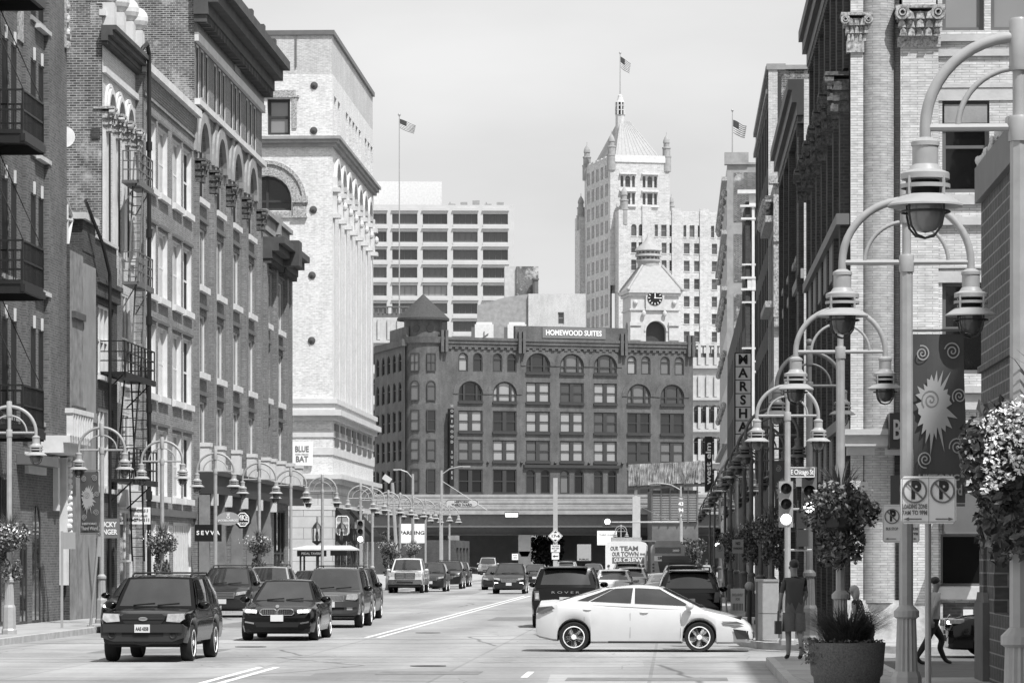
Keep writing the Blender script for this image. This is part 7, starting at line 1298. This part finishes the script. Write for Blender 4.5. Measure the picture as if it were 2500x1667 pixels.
t = thing('tipper_truck', 'grey tipper body of a truck standing in front of the far bus', 'truck', (X(1650, 232), 232, 0), -ST); b = MB(); b.prism([(-1.05, .9), (1.05, .9), (1.2, 1.72), (-1.2, 1.72)], 0, 3.6); b.build('tipper_body', 'car_grey', t); b = MB(); b.box(-.95, 4.0, .7, .95, 5.6, 2.1); b.build('cab', 'car_grey', t); b = MB(); b.box(-.9, .3, .5, .9, 5.4, .9); b.build('chassis', 'rubber', t)
for sd in (-1, 1):
    for y_ in (.9, 4.7): b = MB(Matrix.Translation((sd*.85, y_, .45)) @ Matrix.Rotation(R(90), 4, 'Y')); b.lathe([(.25, -.15), (.45, -.14), (.45, .14), (.25, .15)], n=16); b.build('wheel', 'tyre', t)
# pedal bar
Yp = 178; t = thing('pedal_bar', 'open sided pedal powered bar with a pale roof and dark sign', 'pedal bar', (X(790, Yp), Yp, 0), -ST); hw = 1.75
b = MB(); b.add([(-hw, -1, 2.42), (hw, -1, 2.42), (hw, 1.2, 2.42), (-hw, 1.2, 2.42), (-hw*.5, 0, 2.62), (hw*.8, 0, 2.62)], [(0, 1, 5, 4), (2, 3, 4, 5), (1, 2, 5), (3, 0, 4)]); b.box(-hw, -1.02, 2.36, hw, 1.2, 2.42); b.build('roof', 'paint_cream', t)
b = MB(); [b.cyl((x_, y_, .5), (x_, y_, 2.36), .05, n=8) for x_ in (-1.1, -.2, .7, 1.5) for y_ in (-.8, 1.0)]; [b.cyl((x_, -.8, 2.0), (x_+.3, -.8, 2.34), .03, n=6) for x_ in (-1.1, -.2, .7)]; b.build('post', 'trim_dark', t)
b = MB(); b.box(-1.25, -1.06, 2.06, .25, -1.0, 2.36); b.box(.45, -1.05, 2.1, 1.3, -1.0, 2.36); b.build('sign_panel', 'sign_black', t); text(t, 'PEDAL TAVERN', -.5, -1.07, 2.2, .16, 'sign_mid', None, .004, .004, 1.05)
b = MB(); b.box(-1.3, -.9, 1.05, 1.3, -.55, 1.12); b.box(-1.3, .6, 1.05, 1.3, .95, 1.12); b.box(-1.5, -.7, .35, 1.6, .8, .55); b.build('counter', 'bark', t)
for i in range(4): b = MB(); b.cyl((-1.0+i*.65, -1.0, .55), (-1.0+i*.65, -1.0, .85), .04, n=6); b.lathe([(.14, .85), (.15, .92), (0, .94)], (-1.0+i*.65, -1.0, 0), 10); b.build('stool', 'rubber', t)
for x_ in (-1.15, 1.2):
    for y_ in (-.75, .85): b = MB(Matrix.Translation((x_, y_, .36)) @ Matrix.Rotation(R(90), 4, 'X')); b.lathe([(.26, -.07), (.36, -.06), (.36, .06), (.26, .07)], n=18); [b.cyl((0, 0, 0), (.3*math.cos(a), .3*math.sin(a), 0), .012, n=4) for a in [i*.7854 for i in range(8)]]; b.build('wheel', 'tyre', t)
for x_, lb in ((-.95, 'black iron lantern standing left of the steering post above the pedal bar'), (.35, 'black iron lantern before the awnings above the pedal bar'), (1.05, 'black iron lantern under the notched grey sign')):
    lt = thing('wall_lantern', lb, 'lantern', (X(790, Yp)+x_+.3, 183.5, 2.68), 0, 'iron lanterns by the corner entrance'); b = MB(); b.lathe([(.08, 0), (.24, .12), (.26, .2)], n=8); b.lathe([(.28, .85), (.16, 1.05), (.03, 1.2), (.02, 1.5)], n=8); [b.cyl((.24*math.cos(a), .24*math.sin(a), .2), (.26*math.cos(a), .26*math.sin(a), .85), .02, n=5) for a in [i*.7854 for i in range(8)]]; b.cyl((0, 0, -2.5), (0, 0, .0), .05, n=6); b.build('frame', 'iron', lt); b = MB(); b.lathe([(.06, .2), (.1, .4), (.05, .7)], n=8); b.build('lamp', 'lamp_globe', lt)
# ------------------------------------------------------------------ PEOPLE
plain('skin', .26, .55, var=.08); plain('hair_dark', .03, .5); plain('hair_light', .4, .5); plain('cloth_dark', .022, .85); plain('cloth_mid', .07, .85); plain('cloth_grey', .14, .85); plain('cloth_white', .42, .85); plain('shoe', .04, .6); plain('leather', .05, .5)
m_, t_, b_ = newmat('cloth_floral'); N_n = t_.nodes.new; vo_ = N_n('ShaderNodeTexVoronoi'); vo_.inputs['Scale'].default_value = 14; cc_ = N_n('ShaderNodeTexCoord'); mr_ = N_n('ShaderNodeMapRange'); mr_.inputs[1].default_value = .18; mr_.inputs[2].default_value = .34; mr_.inputs[3].default_value = .4; mr_.inputs[4].default_value = .02
t_.links.new(cc_.outputs['Object'], vo_.inputs[0]); t_.links.new(vo_.outputs[0], mr_.inputs[0]); t_.links.new(mr_.outputs[0], b_.inputs['Base Color']); b_.inputs['Roughness'].default_value = .85
def person(label, x, y, z, face, h, shirt, legs, hair='hair_dark', stride=0, long=True, sleeve=1.2, lean=0, arms=((0, .0), (0, .0)), dress=False, longhair=False, hem=.52):
    lw = 1.22 if long else 1
    """one skinned figure: torso, head, tapering limbs and five fingers a side grown from one skeleton; clothing follows the body as material regions"""
    t = thing('person', label, 'person', (x, y, z), face); V = []; E = []; Rr = []
    def v(p, r, par=None):
        V.append(p); Rr.append(r if isinstance(r, tuple) else (r, r))
        if par is not None: E.append((par, len(V)-1))
        return len(V)-1
    ln = lambda zz: lean*max(0, zz-.95)
    pel = v((0, 0, .95), (.15, .115)); sp = v((ln(1.13), 0, 1.13), (.15, .115), pel); ch = v((ln(1.33), 0, 1.33), (.178, .125), sp); nb = v((ln(1.46)+.005, 0, 1.46), (.075, .07), ch); nk = v((ln(1.53)+.015, 0, 1.53), .055, nb); h1 = v((ln(1.6)+.03, 0, 1.6), (.075, .088), nk); h2 = v((ln(1.67)+.025, 0, 1.675), (.082, .1), h1); v((ln(1.73)+.015, 0, 1.735), (.055, .065), h2)
    for s, (fw, bend) in zip((1, -1), arms):
        sh = v((ln(1.41), s*.17, 1.415), .06, ch); el = v((ln(1.15)+fw*.12-.03, s*(.235), 1.15), .043, sh); wr_ = v((ln(.95)+fw*.25+bend*.2, s*.25, .92+bend*.12), .029, el); pa = v((V[wr_][0]+.02, s*.25, V[wr_][2]-.075), (.02, .036), wr_)
        for i, (dx, L_) in enumerate(((-.03, .07), (-.01, .085), (.012, .08), (.032, .065))): k1 = v((V[pa][0]+dx, s*.248, V[pa][2]-.035), .01, pa); v((V[pa][0]+dx*1.1+.012, s*(.24-.012), V[pa][2]-.035-L_*.8), .008, k1)
        th = v((V[pa][0]+.045, s*.235, V[pa][2]+.02), .012, pa); v((V[th][0]+.015, s*.225, V[th][2]-.045), .009, th)
    for s in (1, -1):
        q = stride*s; hp_ = v((0, s*.085, .88), (.098*lw, .1*lw), pel); kn = v((.05+q*.22, s*.095, .5), .06*lw, hp_); cf = v((kn and (.01+q*.2-(q < 0)*.1), s*.097, .33), .056*lw, kn); an = v((q*.33-(q < 0)*.08, s*.1, .09+(q < 0)*.05), .04*lw, cf); v((q*.33+.07-(q < 0)*.06, s*.105, .045), .042, an); v((q*.33+.16-(q < 0)*.04, s*.11, .032), .034, len(V)-1)
    me = bpy.data.meshes.new('skeleton'); me.from_pydata(V, E, []); ob = bpy.data.objects.new('skeleton', me); COL.objects.link(ob); ob.modifiers.new('skin', 'SKIN').use_smooth_shade = True; sv_ = me.skin_vertices[0].data
    for i, r in enumerate(Rr): sv_[i].radius = r
    sv_[0].use_root = True; su = ob.modifiers.new('sub', 'SUBSURF'); su.levels = 1
    dg = bpy.context.evaluated_depsgraph_get(); body = bpy.data.meshes.new_from_object(ob.evaluated_get(dg)); bpy.data.objects.remove(ob); body.name = 'body'; body.materials.clear()
    for m in ('skin', shirt, legs, 'shoe'): body.materials.append(MATS[m])
    for p in body.polygons:
        c = p.center; arm = abs(c.y) > .185 and c.z > .6; p.use_smooth = True
        if c.z < .085: k = 3
        elif arm: k = 1 if c.z > sleeve else 0
        elif c.z > 1.475: k = 0
        elif c.z > .97: k = 1
        elif c.z > (0.08 if long else hem): k = 2
        else: k = 0
        p.material_index = k
    s_ = h/1.78; t.scale = (s_,)*3; o = inst('body', body, t); hx = ln(1.67)
    k = MB(); k.ball((hx-.004, 0, 1.695), (.108, .092, .1), 14, 9) if longhair else k.ball((hx-.012, 0, 1.71), (.1, .088, .082), 14, 9)
    if longhair: k.ball((hx-.06, 0, 1.6), (.07, .09, .16), 12, 8)
    k.build('hair', hair, t, 60)
    k = MB(); k.ball((hx+.118, 0, 1.645), (.018, .014, .022), 6, 4); [k.ball((hx+.03, sd*.08, 1.64), (.02, .012, .032), 6, 4) for sd in (-1, 1)]; k.build('nose_and_ears', 'skin', t, 60)
    k = MB(); [k.ball((hx+.103, sd*.032, 1.672), (.01, .014, .008), 6, 4) for sd in (-1, 1)]; k.ball((hx+.106, 0, 1.605), (.008, .028, .006), 6, 4); k.build('eyes_and_mouth', 'hair_dark', t, 60)
    if dress: k = MB(); k.lathe([(.3, .52), (.26, .75), (.19, .98), (.155, 1.1)], n=20, caps=False); k.build('skirt', legs, t, 60)
    elif not long: k = MB(); [k.lathe([(.125, hem-.02), (.12, hem+.12), (.112, .84)], (.03, sd*.09, 0), 14, 0, 0, 2*math.pi, False) for sd in (-1, 1)]; k.build('shorts', legs, t, 60)
    return t
x, y, z = at(2.23, 64.4, .15)
person('man in a dark tee shirt and grey shorts waiting at the near right corner', x, y, z, R(100), 1.84, 'cloth_mid', 'cloth_grey', 'hair_dark', .12, False, 1.2, .04, ((.4, .0), (.6, .9)))
t = thing('shoulder_bag', "dark bag hanging from the left hand of the man in shorts", 'bag', (x-.3, y+.02, .62)); b = MB(); b.box(-.06, -.13, 0, .06, .13, .24); b.build('pouch', 'leather', t, 30); b = MB(); b.tube([(0, -.1, .24), (.0, -.04, .42), (0, .04, .42), (0, .1, .24)], .01, 6); b.build('handle', 'leather', t)
person('woman in a dark flowered dress behind the concrete planter', X(2103, 66), 66, 0, R(150), 1.5, 'cloth_floral', 'cloth_floral', 'hair_light', 0, False, 1.36, .25, ((.3, .6), (.4, .8)), True, True)
t = thing('handbag', 'grey handbag at the hip of the woman in the flowered dress', 'bag', (X(2117, 65.7), 65.7, .45)); b = MB(); b.ball((0, 0, .18), (.15, .07, .18), 12, 8); b.tube([(-.1, 0, .28), (-.05, 0, .55), (.05, 0, .55), (.1, 0, .28)], .012, 6); b.build('bag_body', 'cloth_mid', t, 60)
person('pedestrian in a pale top and dark trousers striding across the side street', X(2277, 66.3), 66.3, 0, R(20), 1.66, 'cloth_white', 'cloth_dark', 'hair_dark', 1.0, True, 1.18, .1, ((.5, 0), (-.6, 0)))
x, y, z = at(-16.2, 144, .15); person('man in black standing on the left pavement behind the black saloon', x, y, z, R(-70), 1.74, 'cloth_dark', 'cloth_dark', 'hair_dark', .1)
person('woman in white shorts walking past the parked cars by the silver pickup', X(1077, 216), 216, 0, R(-80), 1.68, 'cloth_white', 'cloth_white', 'hair_dark', .4, False, 1.3, 0, ((.2, .2), (.2, .2)), False, True)
x, y, z = at(1.75, 186, .15); person('person in a white top far down the right pavement', x, y, z, R(95), 1.75, 'cloth_white', 'cloth_mid', 'hair_dark', .2)
